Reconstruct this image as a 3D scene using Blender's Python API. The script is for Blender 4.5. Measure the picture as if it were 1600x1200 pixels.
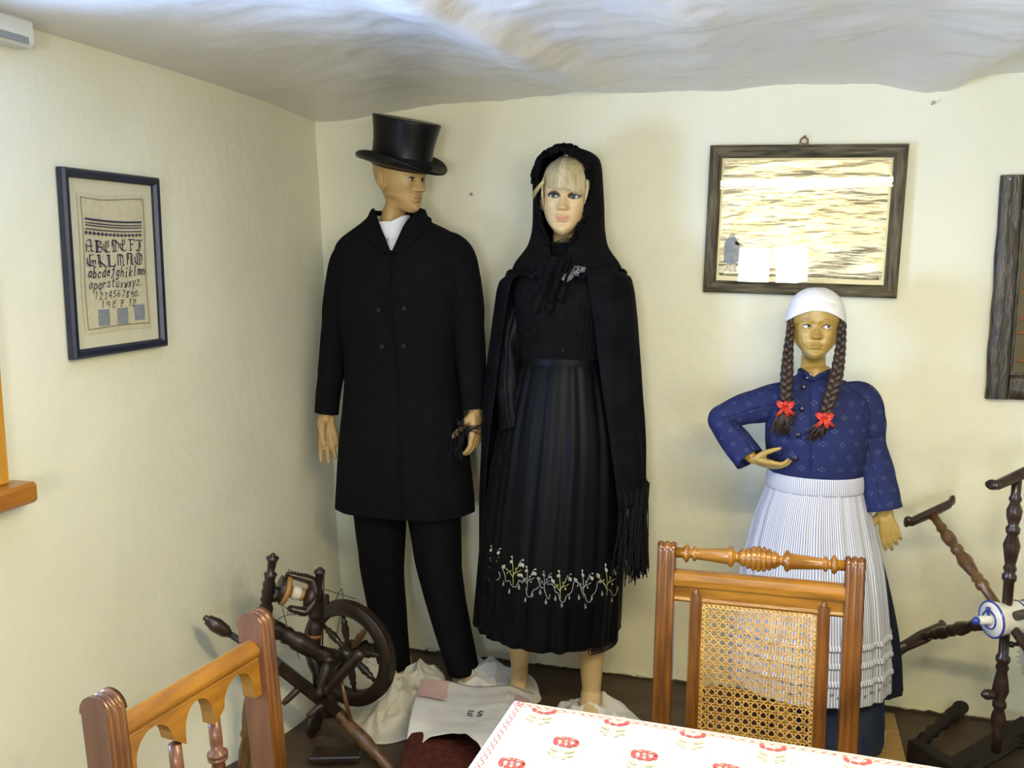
import bpy, bmesh, math, random
import numpy as np
from mathutils import Vector, Matrix, noise

for _o in list(bpy.data.objects):
    bpy.data.objects.remove(_o)
random.seed(7)
rng = np.random.default_rng(7)
scene = bpy.context.scene
COL = scene.collection

# ------------------------------------------------------------------ camera
FPX, HORIZON, YAW = 1450.0, 395.0, math.radians(15.7)
PITCH = math.atan((600 - HORIZON) / FPX)
CAM = np.array([1.566, -3.136, 1.5])
FWD = np.array([-math.sin(YAW) * math.cos(PITCH), math.cos(YAW) * math.cos(PITCH), -math.sin(PITCH)])
RGT = np.array([math.cos(YAW), math.sin(YAW), 0.0])
UPV = np.cross(RGT, FWD)
cam_data = bpy.data.cameras.new('camera')
cam_data.sensor_width = 36.0
cam_data.lens = 36.0 * FPX / 1600.0
cam_data.clip_start = 0.02
cam = bpy.data.objects.new('camera', cam_data)
COL.objects.link(cam)
cam.location = CAM
cam.rotation_euler = (math.pi / 2 - PITCH, 0, YAW)
scene.camera = cam

# ------------------------------------------------------------------ world, light, exposure
world = bpy.data.worlds.new('world')
scene.world = world
world.use_nodes = True
world.node_tree.nodes['Background'].inputs[0].default_value = (0.62, 0.75, 1.0, 1)
world.node_tree.nodes['Background'].inputs[1].default_value = 0.6
vs = scene.view_settings
vs.view_transform = 'Standard'
vs.look = 'None'
vs.gamma = 1.0
vs.exposure = 0.20
vs.use_curve_mapping = False

def area_light(name, loc, target, sx, sy, power, col):
    ld = bpy.data.lights.new(name, 'AREA')
    ld.shape = 'RECTANGLE'
    ld.size, ld.size_y = sx, sy
    ld.energy = power
    ld.color = col
    o = bpy.data.objects.new(name, ld)
    COL.objects.link(o)
    o.location = loc
    d = Vector(target) - Vector(loc)
    o.rotation_euler = d.to_track_quat('-Z', 'Y').to_euler()
    return o
# daylight outside the three windows
DAY = (0.54, 0.70, 1.0)
area_light('daylight_left_window', (-0.36, -2.08, 1.14), (0.75, -1.45, 2.05), 0.80, 0.60, 150, (0.32, 0.52, 1.0))
area_light('daylight_front_window', (1.55, -5.05, 1.30), (1.4, 0, 1.35), 1.1, 1.0, 170, (0.84, 0.91, 1.0))
area_light('daylight_second_front_window', (2.9, -5.05, 1.30), (2.2, 0, 1.35), 1.1, 1.0, 95, (0.84, 0.91, 1.0))

# pixel of the photograph -> point on a real plane of the room
def _ray(px, py):
    return FWD + RGT * (px - 800.0) / FPX - UPV * (py - 600.0) / FPX
def PY(px, py, Y):
    r = _ray(px, py)
    return CAM + r * ((Y - CAM[1]) / r[1])
def PX(px, py, X):
    r = _ray(px, py)
    return CAM + r * ((X - CAM[0]) / r[0])
def PZ(px, py, Z):
    r = _ray(px, py)
    return CAM + r * ((Z - CAM[2]) / r[2])

# ------------------------------------------------------------------ mesh helpers
BASE = {}
class MB:
    """collects shapes in world coordinates and links them as one mesh"""
    def __init__(self):
        self.v, self.f, self.m, self.s, self.uv = [], [], [], [], []
        self.n = 0
    def add(self, verts, faces, mat=0, smooth=True, uv=None):
        verts = np.asarray(verts, float).reshape(-1, 3)
        b = self.n
        self.v.append(verts)
        self.uv.append(np.zeros((len(verts), 2)) if uv is None else np.asarray(uv, float).reshape(-1, 2))
        for f in faces:
            self.f.append([i + b for i in f])
        if isinstance(mat, int):
            self.m += [mat] * len(faces)
        else:
            self.m += list(mat)
        self.s += [smooth] * len(faces)
        self.n += len(verts)
        return self
    def box(self, lo, hi, mat=0, bevel=0.0):
        lo, hi = np.minimum(lo, hi), np.maximum(lo, hi)
        c, h = (np.array(lo) + hi) / 2, (np.array(hi) - lo) / 2
        return self.obox(c, (1, 0, 0), (0, 1, 0), (0, 0, 1), h, mat, bevel)
    def obox(self, c, ax, ay, az, h, mat=0, bevel=0.0):
        """oriented box, optionally with chamfered edges"""
        c = np.array(c, float)
        A = [np.array(a, float) / np.linalg.norm(a) for a in (ax, ay, az)]
        if bevel <= 0:
            vs_, fs = [], []
            for sx in (-1, 1):
                for sy in (-1, 1):
                    for sz in (-1, 1):
                        vs_.append(c + A[0] * h[0] * sx + A[1] * h[1] * sy + A[2] * h[2] * sz)
            fs = [(0, 1, 3, 2), (4, 6, 7, 5), (0, 4, 5, 1), (2, 3, 7, 6), (0, 2, 6, 4), (1, 5, 7, 3)]
            return self.add(vs_, fs, mat, False)
        b = min(bevel, min(h) * 0.95)
        idx, vs_ = {}, []
        for sx in (-1, 1):
            for sy in (-1, 1):
                for sz in (-1, 1):
                    for k in range(3):
                        hh = [h[0] - b, h[1] - b, h[2] - b]
                        hh[k] = h[k]
                        idx[(sx, sy, sz, k)] = len(vs_)
                        vs_.append(c + A[0] * hh[0] * sx + A[1] * hh[1] * sy + A[2] * hh[2] * sz)
        fs = []
        for k in range(3):
            o = [i for i in range(3) if i != k]
            for s in (-1, 1):
                q = []
                for a, d in ((-1, -1), (1, -1), (1, 1), (-1, 1)):
                    t = [0, 0, 0]
                    t[k] = s; t[o[0]] = a; t[o[1]] = d
                    q.append(idx[(*t, k)])
                fs.append(q)
        for k in range(3):
            o = [i for i in range(3) if i != k]
            for a in (-1, 1):
                for d in (-1, 1):
                    q = []
                    for s, kk in ((-1, o[0]), (1, o[0]), (1, o[1]), (-1, o[1])):
                        t = [0, 0, 0]
                        t[k] = s; t[o[0]] = a; t[o[1]] = d
                        q.append(idx[(*t, kk)])
                    fs.append(q)
        for sx in (-1, 1):
            for sy in (-1, 1):
                for sz in (-1, 1):
                    fs.append([idx[(sx, sy, sz, k)] for k in range(3)])
        return self.add(vs_, fs, mat, False)
    def grid(self, P, mat=0, closed_u=False, uv=None, smooth=True, cap=False):
        """P[nv][nu][3]; u wraps when closed_u"""
        P = np.asarray(P, float)
        nv, nu = P.shape[:2]
        fs = []
        for j in range(nv - 1):
            for i in range(nu if closed_u else nu - 1):
                i2 = (i + 1) % nu
                fs.append((j * nu + i, j * nu + i2, (j + 1) * nu + i2, (j + 1) * nu + i))
        V = P.reshape(-1, 3)
        U = None if uv is None else np.asarray(uv).reshape(-1, 2)
        if cap and closed_u:
            V = np.vstack([V, P[0].mean(0), P[-1].mean(0)])
            if U is not None:
                U = np.vstack([U, U[0], U[-1]])
            a, b = nv * nu, nv * nu + 1
            for i in range(nu):
                i2 = (i + 1) % nu
                fs.append((a, i2, i))
                fs.append((b, (nv - 1) * nu + i, (nv - 1) * nu + i2))
        return self.add(V, fs, mat, smooth, U)
    def turned(self, p0, p1, prof, n=20, mat=0, flat=(1, 1)):
        """lathe between two points; prof = [(t, r)...]"""
        p0, p1 = np.array(p0, float), np.array(p1, float)
        d = p1 - p0
        L = np.linalg.norm(d)
        d /= L
        a = np.cross(d, (0, 0, 1) if abs(d[2]) < 0.9 else (1, 0, 0))
        a /= np.linalg.norm(a)
        b = np.cross(d, a)
        th = np.linspace(0, 2 * math.pi, n, endpoint=False)
        R = np.array([[p0 + d * L * t + (a * math.cos(q) * flat[0] + b * math.sin(q) * flat[1]) * r for q in th] for t, r in prof])
        return self.grid(R, mat, True, cap=True)
    def tube(self, pts, rad, n=10, mat=0, cap=True, flat=(1, 1), up=(0, 0, 1), uv=False):
        pts = np.asarray(pts, float)
        m = len(pts)
        rad = np.broadcast_to(np.asarray(rad, float), (m,))
        T = np.gradient(pts, axis=0)
        T /= np.linalg.norm(T, axis=1)[:, None] + 1e-12
        up = np.array(up, float)
        a = up - T[0] * (up @ T[0])
        if np.linalg.norm(a) < 1e-4:
            a = np.cross(T[0], (1, 0, 0.3))
        a /= np.linalg.norm(a)
        th = np.linspace(0, 2 * math.pi, n, endpoint=False)
        rings = []
        for k in range(m):
            a = a - T[k] * (a @ T[k])
            a /= np.linalg.norm(a) + 1e-12
            b = np.cross(T[k], a)
            rings.append([pts[k] + (a * math.cos(q) * flat[0] + b * math.sin(q) * flat[1]) * rad[k] for q in th])
        return self.grid(rings, mat, True, cap=cap)
    def ball(self, c, r, n=12, mat=0, ax=None):
        c = np.array(c, float)
        r = np.broadcast_to(np.asarray(r, float), (3,))
        A = np.eye(3) if ax is None else np.asarray(ax, float)
        rows = []
        for j in range(n + 1):
            ph = -math.pi / 2 + math.pi * (0.001 + 0.998 * j / n)
            rows.append([c + A[0] * r[0] * math.cos(ph) * math.cos(q) + A[1] * r[1] * math.cos(ph) * math.sin(q) + A[2] * r[2] * math.sin(ph)
                         for q in np.linspace(0, 2 * math.pi, 2 * n, endpoint=False)])
        return self.grid(rows, mat, True)
    def prism(self, outline, depth, mat=0, smooth=False):
        """outline: list of 3-D points (one plane), extruded along vector depth"""
        o = np.asarray(outline, float)
        d = np.asarray(depth, float)
        k = len(o)
        fs = [tuple(range(k))[::-1], tuple(range(k, 2 * k))]
        for i in range(k):
            j = (i + 1) % k
            fs.append((i, j, k + j, k + i))
        return self.add(np.vstack([o, o + d]), fs, mat, smooth)
    def build(self, name, mats, parent=None, base=None):
        V = np.vstack(self.v)
        UV = np.vstack(self.uv)
        if parent is not None:
            base = BASE[parent.name]
        elif base is None:
            lo, hi = V.min(0), V.max(0)
            base = np.array([(lo[0] + hi[0]) / 2, (lo[1] + hi[1]) / 2, lo[2]])
        base = np.array(base, float)
        me = bpy.data.meshes.new(name)
        me.from_pydata((V - base).tolist(), [], self.f)
        if not isinstance(mats, (list, tuple)):
            mats = [mats]
        for m_ in mats:
            me.materials.append(m_)
        me.polygons.foreach_set('material_index', self.m)
        me.polygons.foreach_set('use_smooth', self.s)
        if np.abs(UV).max() > 0:
            ul = me.uv_layers.new(name='UVMap')
            li = np.zeros(len(me.loops), int)
            me.loops.foreach_get('vertex_index', li)
            ul.data.foreach_set('uv', UV[li].ravel())
        me.update()
        o = bpy.data.objects.new(name, me)
        COL.objects.link(o)
        BASE[o.name] = base
        if parent is not None:
            o.parent = parent
        else:
            o.location = base
        return o

def thing(name, loc, label, cat, group=None):
    o = bpy.data.objects.new(name, None)
    COL.objects.link(o)
    o.empty_display_size = 0.05
    o.location = loc
    BASE[o.name] = np.array(loc, float)
    return tag(o, label, cat, group)
def tag(o, label, cat, group=None, kind=None):
    o['label'] = label
    o['category'] = cat
    if group:
        o['group'] = group
    if kind:
        o['kind'] = kind
    return o
def structure(o, label=None, cat=None):
    o['kind'] = 'structure'
    if label:
        o['label'] = label
    if cat:
        o['category'] = cat
    return o
def solidify(o, t, offset=-1):
    m = o.modifiers.new('thickness', 'SOLIDIFY')
    m.thickness = t
    m.offset = offset
    return o
def bevelmod(o, w, seg=2):
    m = o.modifiers.new('edge', 'BEVEL')
    m.width = w
    m.segments = seg
    m.limit_method = 'ANGLE'
    return o

def spline(keys, n):
    """Catmull-Rom through rows of numbers, n samples"""
    K = np.asarray(keys, float)
    m = len(K)
    t = np.linspace(0, m - 1 - 1e-9, n)
    i = t.astype(int)
    f = (t - i)[:, None]
    g = lambda k: K[np.clip(k, 0, m - 1)]
    p0, p1, p2, p3 = g(i - 1), g(i), g(i + 1), g(i + 2)
    return 0.5 * (2 * p1 + (p2 - p0) * f + (2 * p0 - 5 * p1 + 4 * p2 - p3) * f ** 2 + (3 * p1 - p0 - 3 * p2 + p3) * f ** 3)
def interp_rows(keys, xs):
    """linear/smooth table lookup on first column"""
    K = np.asarray(keys, float)
    return np.stack([np.interp(xs, K[:, 0], K[:, c]) for c in range(1, K.shape[1])], 1)
def nz(p, s=1.0):
    return noise.noise(Vector((p[0] * s, p[1] * s, p[2] * s)))
def sstep(a, b, x):
    t = np.clip((np.asarray(x, float) - a) / (b - a), 0, 1)
    return t * t * (3 - 2 * t)
def gauss(x, s):
    return np.exp(-(np.asarray(x) / s) ** 2)

# ------------------------------------------------------------------ materials
def material(name, col, rough=0.6, col2=None, nscale=6.0, stretch=(1, 1, 1), bump=0.0, bscale=60.0, metal=0.0,
             spec=0.5, sheen=0.0, coat=0.0, detail=4.0, lo=0.35, hi=0.65, rough2=None, bstretch=None):
    m = bpy.data.materials.new(name)
    m.use_nodes = True
    nt = m.node_tree
    b = nt.nodes['Principled BSDF']
    b.inputs['Base Color'].default_value = (*col, 1)
    b.inputs['Roughness'].default_value = rough
    b.inputs['Metallic'].default_value = metal
    b.inputs['Specular IOR Level'].default_value = spec
    b.inputs['Sheen Weight'].default_value = sheen
    b.inputs['Coat Weight'].default_value = coat
    if col2 is not None or bump > 0:
        tc = nt.nodes.new('ShaderNodeTexCoord')
    if col2 is not None:
        mp = nt.nodes.new('ShaderNodeMapping')
        mp.inputs['Scale'].default_value = stretch
        nt.links.new(tc.outputs['Object'], mp.inputs['Vector'])
        no = nt.nodes.new('ShaderNodeTexNoise')
        no.inputs['Scale'].default_value = nscale
        no.inputs['Detail'].default_value = detail
        nt.links.new(mp.outputs[0], no.inputs['Vector'])
        cr = nt.nodes.new('ShaderNodeValToRGB')
        cr.color_ramp.elements[0].position = lo
        cr.color_ramp.elements[1].position = hi
        cr.color_ramp.elements[0].color = (*col, 1)
        cr.color_ramp.elements[1].color = (*col2, 1)
        nt.links.new(no.outputs[0], cr.inputs[0])
        nt.links.new(cr.outputs[0], b.inputs['Base Color'])
    if bump > 0:
        mp2 = nt.nodes.new('ShaderNodeMapping')
        mp2.inputs['Scale'].default_value = bstretch or stretch
        nt.links.new(tc.outputs['Object'], mp2.inputs['Vector'])
        n2 = nt.nodes.new('ShaderNodeTexNoise')
        n2.inputs['Scale'].default_value = bscale
        n2.inputs['Detail'].default_value = 3.0
        nt.links.new(mp2.outputs[0], n2.inputs['Vector'])
        bp = nt.nodes.new('ShaderNodeBump')
        bp.inputs['Strength'].default_value = bump
        bp.inputs['Distance'].default_value = 0.01
        nt.links.new(n2.outputs[0], bp.inputs['Height'])
        nt.links.new(bp.outputs[0], b.inputs['Normal'])
    return m
def N(nt, kind, **kw):
    n = nt.nodes.new(kind)
    for k, v in kw.items():
        setattr(n, k, v)
    return n
def mathn(nt, op, a, b=None):
    n = nt.nodes.new('ShaderNodeMath')
    n.operation = op
    for i, x in enumerate((a, b)):
        if x is None:
            continue
        if isinstance(x, (int, float)):
            n.inputs[i].default_value = x
        else:
            nt.links.new(x, n.inputs[i])
    return n.outputs[0]
def mixcol(nt, fac, a, b):
    n = nt.nodes.new('ShaderNodeMix')
    n.data_type = 'RGBA'
    nt.links.new(fac, n.inputs[0])
    for i, x in ((6, a), (7, b)):
        if isinstance(x, tuple):
            n.inputs[i].default_value = (*x, 1)
        else:
            nt.links.new(x, n.inputs[i])
    return n.outputs[2]
def glass_material(name, tint=(1, 1, 1)):
    m = bpy.data.materials.new(name)
    m.use_nodes = True
    nt = m.node_tree
    nt.nodes.remove(nt.nodes['Principled BSDF'])
    out = nt.nodes['Material Output']
    tr = N(nt, 'ShaderNodeBsdfTransparent')
    tr.inputs[0].default_value = (*tint, 1)
    gl = N(nt, 'ShaderNodeBsdfGlossy')
    gl.inputs['Roughness'].default_value = 0.02
    fr = N(nt, 'ShaderNodeLayerWeight')
    fr.inputs['Blend'].default_value = 0.5
    pw = mathn(nt, 'ADD', mathn(nt, 'MULTIPLY', mathn(nt, 'POWER', fr.outputs['Facing'], 5.0), 0.9), 0.024)
    mx = N(nt, 'ShaderNodeMixShader')
    nt.links.new(pw, mx.inputs[0])
    nt.links.new(tr.outputs[0], mx.inputs[1])
    nt.links.new(gl.outputs[0], mx.inputs[2])
    nt.links.new(mx.outputs[0], out.inputs[0])
    return m

M = {}
M['wall'] = material('wall_plaster', (0.79, 0.765, 0.565), 0.62, (0.84, 0.815, 0.63), 2.2, bump=0.22, bscale=26, detail=5)
M['ceiling'] = material('ceiling_plaster', (0.71, 0.69, 0.645), 0.30, (0.77, 0.75, 0.71), 3.0, bump=0.5, bscale=11, detail=5)
M['floor'] = material('brown_floor_paint', (0.050, 0.030, 0.016), 0.5, (0.075, 0.046, 0.026), 3.0, stretch=(1, 8, 1), bump=0.08, bscale=40)
M['honey_z'] = material('honey_wood_upright', (0.075, 0.025, 0.0032), 0.26, (0.150, 0.056, 0.0075), 9, stretch=(6, 6, 0.7), bump=0.06, bscale=30, coat=0.35)
M['honey_x'] = material('honey_wood_rail', (0.135, 0.053, 0.0055), 0.24, (0.255, 0.115, 0.013), 9, stretch=(0.7, 6, 6), bump=0.06, bscale=30, coat=0.25)
M['chairred_z'] = material('reddish_chair_wood_upright', (0.105, 0.040, 0.019), 0.36, (0.165, 0.066, 0.030), 9, stretch=(6, 6, 0.7), bump=0.06, bscale=30, coat=0.2)
M['chair_y'] = material('ochre_chair_rail_wood', (0.20, 0.083, 0.008), 0.30, (0.30, 0.132, 0.014), 8, stretch=(6, 0.7, 6), bump=0.05, bscale=30, coat=0.25)
M['darkwood'] = material('dark_turned_wood', (0.012, 0.0068, 0.0045), 0.38, (0.026, 0.0138, 0.0075), 10, stretch=(4, 4, 1), bump=0.08, bscale=40, coat=0.15)
M['winderwood'] = material('brown_turned_wood', (0.019, 0.009, 0.0065), 0.30, (0.040, 0.0185, 0.0105), 10, stretch=(4, 4, 1), bump=0.06, bscale=40, coat=0.2)
M['wornwood'] = material('worn_turned_wood', (0.075, 0.036, 0.012), 0.34, (0.15, 0.075, 0.025), 14, stretch=(3, 3, 1), bump=0.06, bscale=40, coat=0.2)
M['bobbinwood'] = material('bobbin_wood', (0.26, 0.12, 0.025), 0.5, (0.34, 0.17, 0.04), 10)
M['oak'] = material('weathered_oak', (0.030, 0.024, 0.012), 0.5, (0.17, 0.138, 0.078), 11, stretch=(1, 6, 11), spec=0.2, bump=0.3, bscale=30, lo=0.3, hi=0.7)
M['oak_z'] = material('weathered_oak_upright', (0.030, 0.024, 0.012), 0.5, (0.17, 0.138, 0.078), 11, stretch=(11, 6, 1), spec=0.2, bump=0.3, bscale=30, lo=0.3, hi=0.7)
M['rustic'] = material('rustic_dark_frame', (0.020, 0.015, 0.008), 0.38, (0.058, 0.043, 0.021), 11, stretch=(3, 3, 1), bump=0.35, bscale=30)
M['navyframe'] = material('navy_lacquered_frame', (0.011, 0.014, 0.030), 0.38, (0.017, 0.021, 0.042), 20, stretch=(4, 1, 1), bump=0.05, bscale=60)
M['windowwood'] = material('orange_varnished_pine', (0.52, 0.235, 0.018), 0.35, (0.60, 0.29, 0.03), 7, stretch=(6, 6, 0.8), coat=0.3)
M['sillwood'] = material('brown_varnished_sill', (0.32, 0.115, 0.010), 0.35, (0.40, 0.155, 0.016), 7, stretch=(6, 0.8, 6), coat=0.3)
M['whitepaint'] = material('white_paint', (0.72, 0.71, 0.65), 0.5)
M['glass'] = glass_material('clear_glass')
M['blackmetal'] = material('blackened_iron', (0.02, 0.018, 0.016), 0.45, metal=0.6)
M['brass'] = material('dull_brass', (0.16, 0.11, 0.05), 0.4, metal=0.9)
M['wire'] = material('dark_wire', (0.03, 0.028, 0.022), 0.5, metal=0.5)
M['skin_man'] = material('mannequin_skin_tan', (0.43, 0.275, 0.098), 0.42, (0.47, 0.305, 0.112), 6)
M['skin_woman'] = material('mannequin_skin_pale', (0.58, 0.41, 0.20), 0.40, (0.62, 0.44, 0.22), 6)
M['skin_girl'] = material('mannequin_skin_ochre', (0.37, 0.24, 0.056), 0.34, (0.41, 0.27, 0.066), 6)
M['lip_man'] = material('lip_tan', (0.36, 0.20, 0.075), 0.4)
M['lip_woman'] = material('lip_rose', (0.56, 0.28, 0.165), 0.28)
M['lip_girl'] = material('lip_ochre', (0.31, 0.18, 0.042), 0.36)
M['brow'] = material('painted_brow', (0.20, 0.125, 0.05), 0.5)
M['brow_girl'] = material('painted_brow_brown', (0.27, 0.16, 0.035), 0.5)
M['lash'] = material('dark_lash', (0.012, 0.009, 0.007), 0.5)
M['shadow_lid'] = material('painted_eye_shadow', (0.10, 0.068, 0.045), 0.45)
M['eyewhite'] = material('eye_white', (0.56, 0.54, 0.48), 0.15)
M['iris'] = material('eye_iris', (0.05, 0.05, 0.055), 0.12)
M['blackwool'] = material('black_wool_cloth', (0.0045, 0.0045, 0.0055), 0.9, (0.0062, 0.0062, 0.0072), 40, bump=0.15, bscale=300, spec=0.08)
M['blacksatin'] = material('black_satin', (0.0022, 0.0022, 0.0030), 0.44, (0.0034, 0.0034, 0.0044), 12, spec=0.10)
M['blackcrepe'] = material('black_crepe', (0.0035, 0.0033, 0.0036), 0.85, (0.006, 0.0056, 0.006), 30, bump=0.3, bscale=180, spec=0.08)
M['blackvelvet'] = material('black_velvet_shawl', (0.003, 0.003, 0.0042), 0.7, (0.006, 0.006, 0.008), 14, bump=0.1, bscale=90, spec=0.06)
M['blacklace'] = material('black_lace', (0.006, 0.006, 0.007), 0.7, spec=0.2)
M['hatsilk'] = material('black_hat_silk', (0.0032, 0.003, 0.004), 0.34, (0.005, 0.0045, 0.006), 6, stretch=(1, 1, 5), spec=0.22)
M['hatband'] = material('black_hat_band', (0.004, 0.004, 0.005), 0.75, spec=0.2)
M['whitecotton'] = material('white_cotton', (0.80, 0.81, 0.82), 0.75, (0.86, 0.87, 0.88), 20, bump=0.06, bscale=200)
M['capcotton'] = material('white_cap_cotton', (0.78, 0.765, 0.74), 0.75, (0.83, 0.82, 0.80), 20, bump=0.06, bscale=200)
M['linen'] = material('unbleached_linen', (0.56, 0.53, 0.43), 0.85, (0.62, 0.59, 0.49), 9, bump=0.25, bscale=160)
M['towel'] = material('pale_linen_towel', (0.62, 0.60, 0.55), 0.8, (0.67, 0.65, 0.60), 9, bump=0.12, bscale=200)
M['pinkpatch'] = material('pink_woven_patch', (0.62, 0.40, 0.36), 0.8, (0.66, 0.45, 0.41), 40)
M['redstitch'] = material('red_stitch', (0.40, 0.10, 0.10), 0.8)
M['maroon'] = material('maroon_upholstery', (0.060, 0.014, 0.009), 0.9, (0.095, 0.024, 0.015), 60, bump=0.9, bscale=180, spec=0.15)
M['blond'] = material('blond_hair', (0.42, 0.34, 0.17), 0.17, (0.56, 0.47, 0.27), 40, stretch=(4, 4, 0.6))
M['brownhair'] = material('dark_brown_hair', (0.022, 0.012, 0.007), 0.45, (0.050, 0.027, 0.015), 50, stretch=(3, 3, 1))
M['redribbon'] = material('red_ribbon', (0.55, 0.035, 0.020), 0.5, (0.66, 0.07, 0.04), 40)
M['navycloth'] = material('navy_skirt_cloth', (0.010, 0.013, 0.028), 0.8, (0.014, 0.018, 0.038), 20, spec=0.2)
M['navydenim'] = material('faded_navy_cloth', (0.014, 0.020, 0.042), 0.8, (0.024, 0.032, 0.060), 12, spec=0.2)
M['navybutton'] = material('dark_blue_button', (0.008, 0.011, 0.028), 0.25)
M['blackbutton'] = material('black_button', (0.006, 0.006, 0.0065), 0.45, spec=0.2)
M['basewood'] = material('blackened_base_wood', (0.010, 0.006, 0.004), 0.6, (0.016, 0.010, 0.007), 10, spec=0.2)
M['silverthread'] = material('silver_thread', (0.36, 0.355, 0.31), 0.5)
M['greenthread'] = material('yellow_green_thread', (0.42, 0.42, 0.12), 0.55)
M['greythread'] = material('grey_thread', (0.22, 0.22, 0.22), 0.55)
M['cane'] = material('woven_cane', (0.40, 0.23, 0.055), 0.42, (0.52, 0.32, 0.09), 40)
M['tablecloth'] = material('cream_tablecloth', (0.68, 0.655, 0.575), 0.7, (0.71, 0.685, 0.61), 30, bump=0.05, bscale=300)
M['tc_red'] = material('tablecloth_red', (0.46, 0.070, 0.072), 0.75)
M['tc_pink'] = material('tablecloth_pink', (0.60, 0.27, 0.25), 0.75)
M['tc_leaf'] = material('tablecloth_leaf', (0.42, 0.40, 0.29), 0.75)
M['tc_line'] = material('tablecloth_line', (0.54, 0.515, 0.43), 0.75)
M['ceramic'] = material('glazed_white_wood', (0.74, 0.72, 0.62), 0.18, coat=0.4)
M['cobalt'] = material('cobalt_blue_paint', (0.020, 0.045, 0.28), 0.2, coat=0.4)
M['ivory'] = material('ivory_gear', (0.60, 0.55, 0.38), 0.45)
M['samplercloth'] = material('sampler_linen', (0.62, 0.56, 0.36), 0.8, (0.67, 0.61, 0.41), 60, bump=0.1, bscale=250)
M['samplermat'] = material('sampler_mount', (0.70, 0.66, 0.46), 0.7)
M['bluethread'] = material('navy_cross_stitch', (0.035, 0.038, 0.085), 0.8)
M['fadedthread'] = material('faded_cross_stitch', (0.13, 0.13, 0.14), 0.8)
M['weavepatch'] = material('grey_weave_patch', (0.22, 0.24, 0.25), 0.85, (0.32, 0.34, 0.34), 120, stretch=(1, 1, 5))
M['hemthread'] = material('hem_thread', (0.28, 0.25, 0.15), 0.8)
M['foil'] = material('crinkled_silver_foil', (0.27, 0.245, 0.165), 0.27, metal=0.95, bump=0.5, bscale=9, bstretch=(1, 1, 4))
M['foilmount'] = material('tarnished_foil_mount', (0.42, 0.38, 0.22), 0.4, metal=0.5)
M['greyfigure'] = material('grey_paper_figure', (0.22, 0.24, 0.24), 0.7, (0.32, 0.35, 0.35), 60)
M['paleskinpaper'] = material('pale_paper', (0.60, 0.55, 0.40), 0.7)
M['board'] = material('yellow_plywood', (0.34, 0.20, 0.055), 0.5, (0.42, 0.26, 0.08), 6, stretch=(1, 6, 1))
M['palebatten'] = material('pale_pine_batten', (0.66, 0.58, 0.40), 0.6, (0.72, 0.64, 0.46), 10)
M['greenpanel'] = material('olive_print', (0.075, 0.062, 0.020), 0.6, (0.12, 0.085, 0.025), 14)
M['orangeprint'] = material('orange_print', (0.30, 0.11, 0.02), 0.6, (0.22, 0.07, 0.015), 30)
M['nailmetal'] = material('nail_steel', (0.30, 0.29, 0.27), 0.4, metal=0.8)
M['lampglass'] = bpy.data.materials.new('lit_opal_glass')
M['lampglass'].use_nodes = True
_b = M['lampglass'].node_tree.nodes['Principled BSDF']
_b.inputs['Base Color'].default_value = (0.9, 0.88, 0.8, 1)
_b.inputs['Emission Color'].default_value = (1.0, 0.85, 0.50, 1)
_b.inputs['Emission Strength'].default_value = 62.0

def striped_material():
    m = material('striped_apron_cotton', (0.8, 0.8, 0.8), 0.75)
    nt = m.node_tree
    uvn = N(nt, 'ShaderNodeUVMap')
    sp = N(nt, 'ShaderNodeSeparateXYZ')
    nt.links.new(uvn.outputs[0], sp.inputs[0])
    fr = mathn(nt, 'FRACT', mathn(nt, 'MULTIPLY', sp.outputs[0], 1.0))
    st = mathn(nt, 'GREATER_THAN', fr, 0.62)
    c = mixcol(nt, st, (0.72, 0.72, 0.76), (0.20, 0.22, 0.33))
    nt.links.new(c, nt.nodes['Principled BSDF'].inputs['Base Color'])
    return m
M['stripes'] = striped_material()
def motif_material():
    m = material('navy_print_cotton', (0.016, 0.022, 0.085), 0.8, bump=0.12, bscale=260, spec=0.2)
    nt = m.node_tree
    uvn = N(nt, 'ShaderNodeUVMap')
    sp = N(nt, 'ShaderNodeSeparateXYZ')
    nt.links.new(uvn.outputs[0], sp.inputs[0])
    P = 0.046
    v = mathn(nt, 'DIVIDE', sp.outputs[1], P * 0.8)
    row = mathn(nt, 'FLOOR', v)
    off = mathn(nt, 'MULTIPLY', mathn(nt, 'MODULO', row, 2.0), 0.5)
    u = mathn(nt, 'ADD', mathn(nt, 'DIVIDE', sp.outputs[0], P), off)
    du = mathn(nt, 'ABSOLUTE', mathn(nt, 'SUBTRACT', mathn(nt, 'FRACT', u), 0.5))
    dv = mathn(nt, 'ABSOLUTE', mathn(nt, 'SUBTRACT', mathn(nt, 'FRACT', v), 0.5))
    d = mathn(nt, 'ADD', du, dv)
    ring = mathn(nt, 'LESS_THAN', mathn(nt, 'ABSOLUTE', mathn(nt, 'SUBTRACT', d, 0.165)), 0.026)
    gap = mathn(nt, 'GREATER_THAN', mathn(nt, 'ABSOLUTE', mathn(nt, 'SUBTRACT', du, dv)), 0.045)
    dots = mathn(nt, 'LESS_THAN', d, 0.022)
    no = N(nt, 'ShaderNodeTexNoise')
    no.inputs['Scale'].default_value = 420
    br = mathn(nt, 'GREATER_THAN', no.outputs[0], 0.47)
    f = mathn(nt, 'MULTIPLY', mathn(nt, 'MAXIMUM', mathn(nt, 'MULTIPLY', ring, gap), dots), br)
    n2 = N(nt, 'ShaderNodeTexNoise')
    n2.inputs['Scale'].default_value = 14
    basec = mixcol(nt, n2.outputs[0], (0.013, 0.018, 0.075), (0.021, 0.029, 0.105))
    c = mixcol(nt, f, basec, (0.17, 0.19, 0.33))
    nt.links.new(c, nt.nodes['Principled BSDF'].inputs['Base Color'])
    return m
M['motif'] = motif_material()
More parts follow.
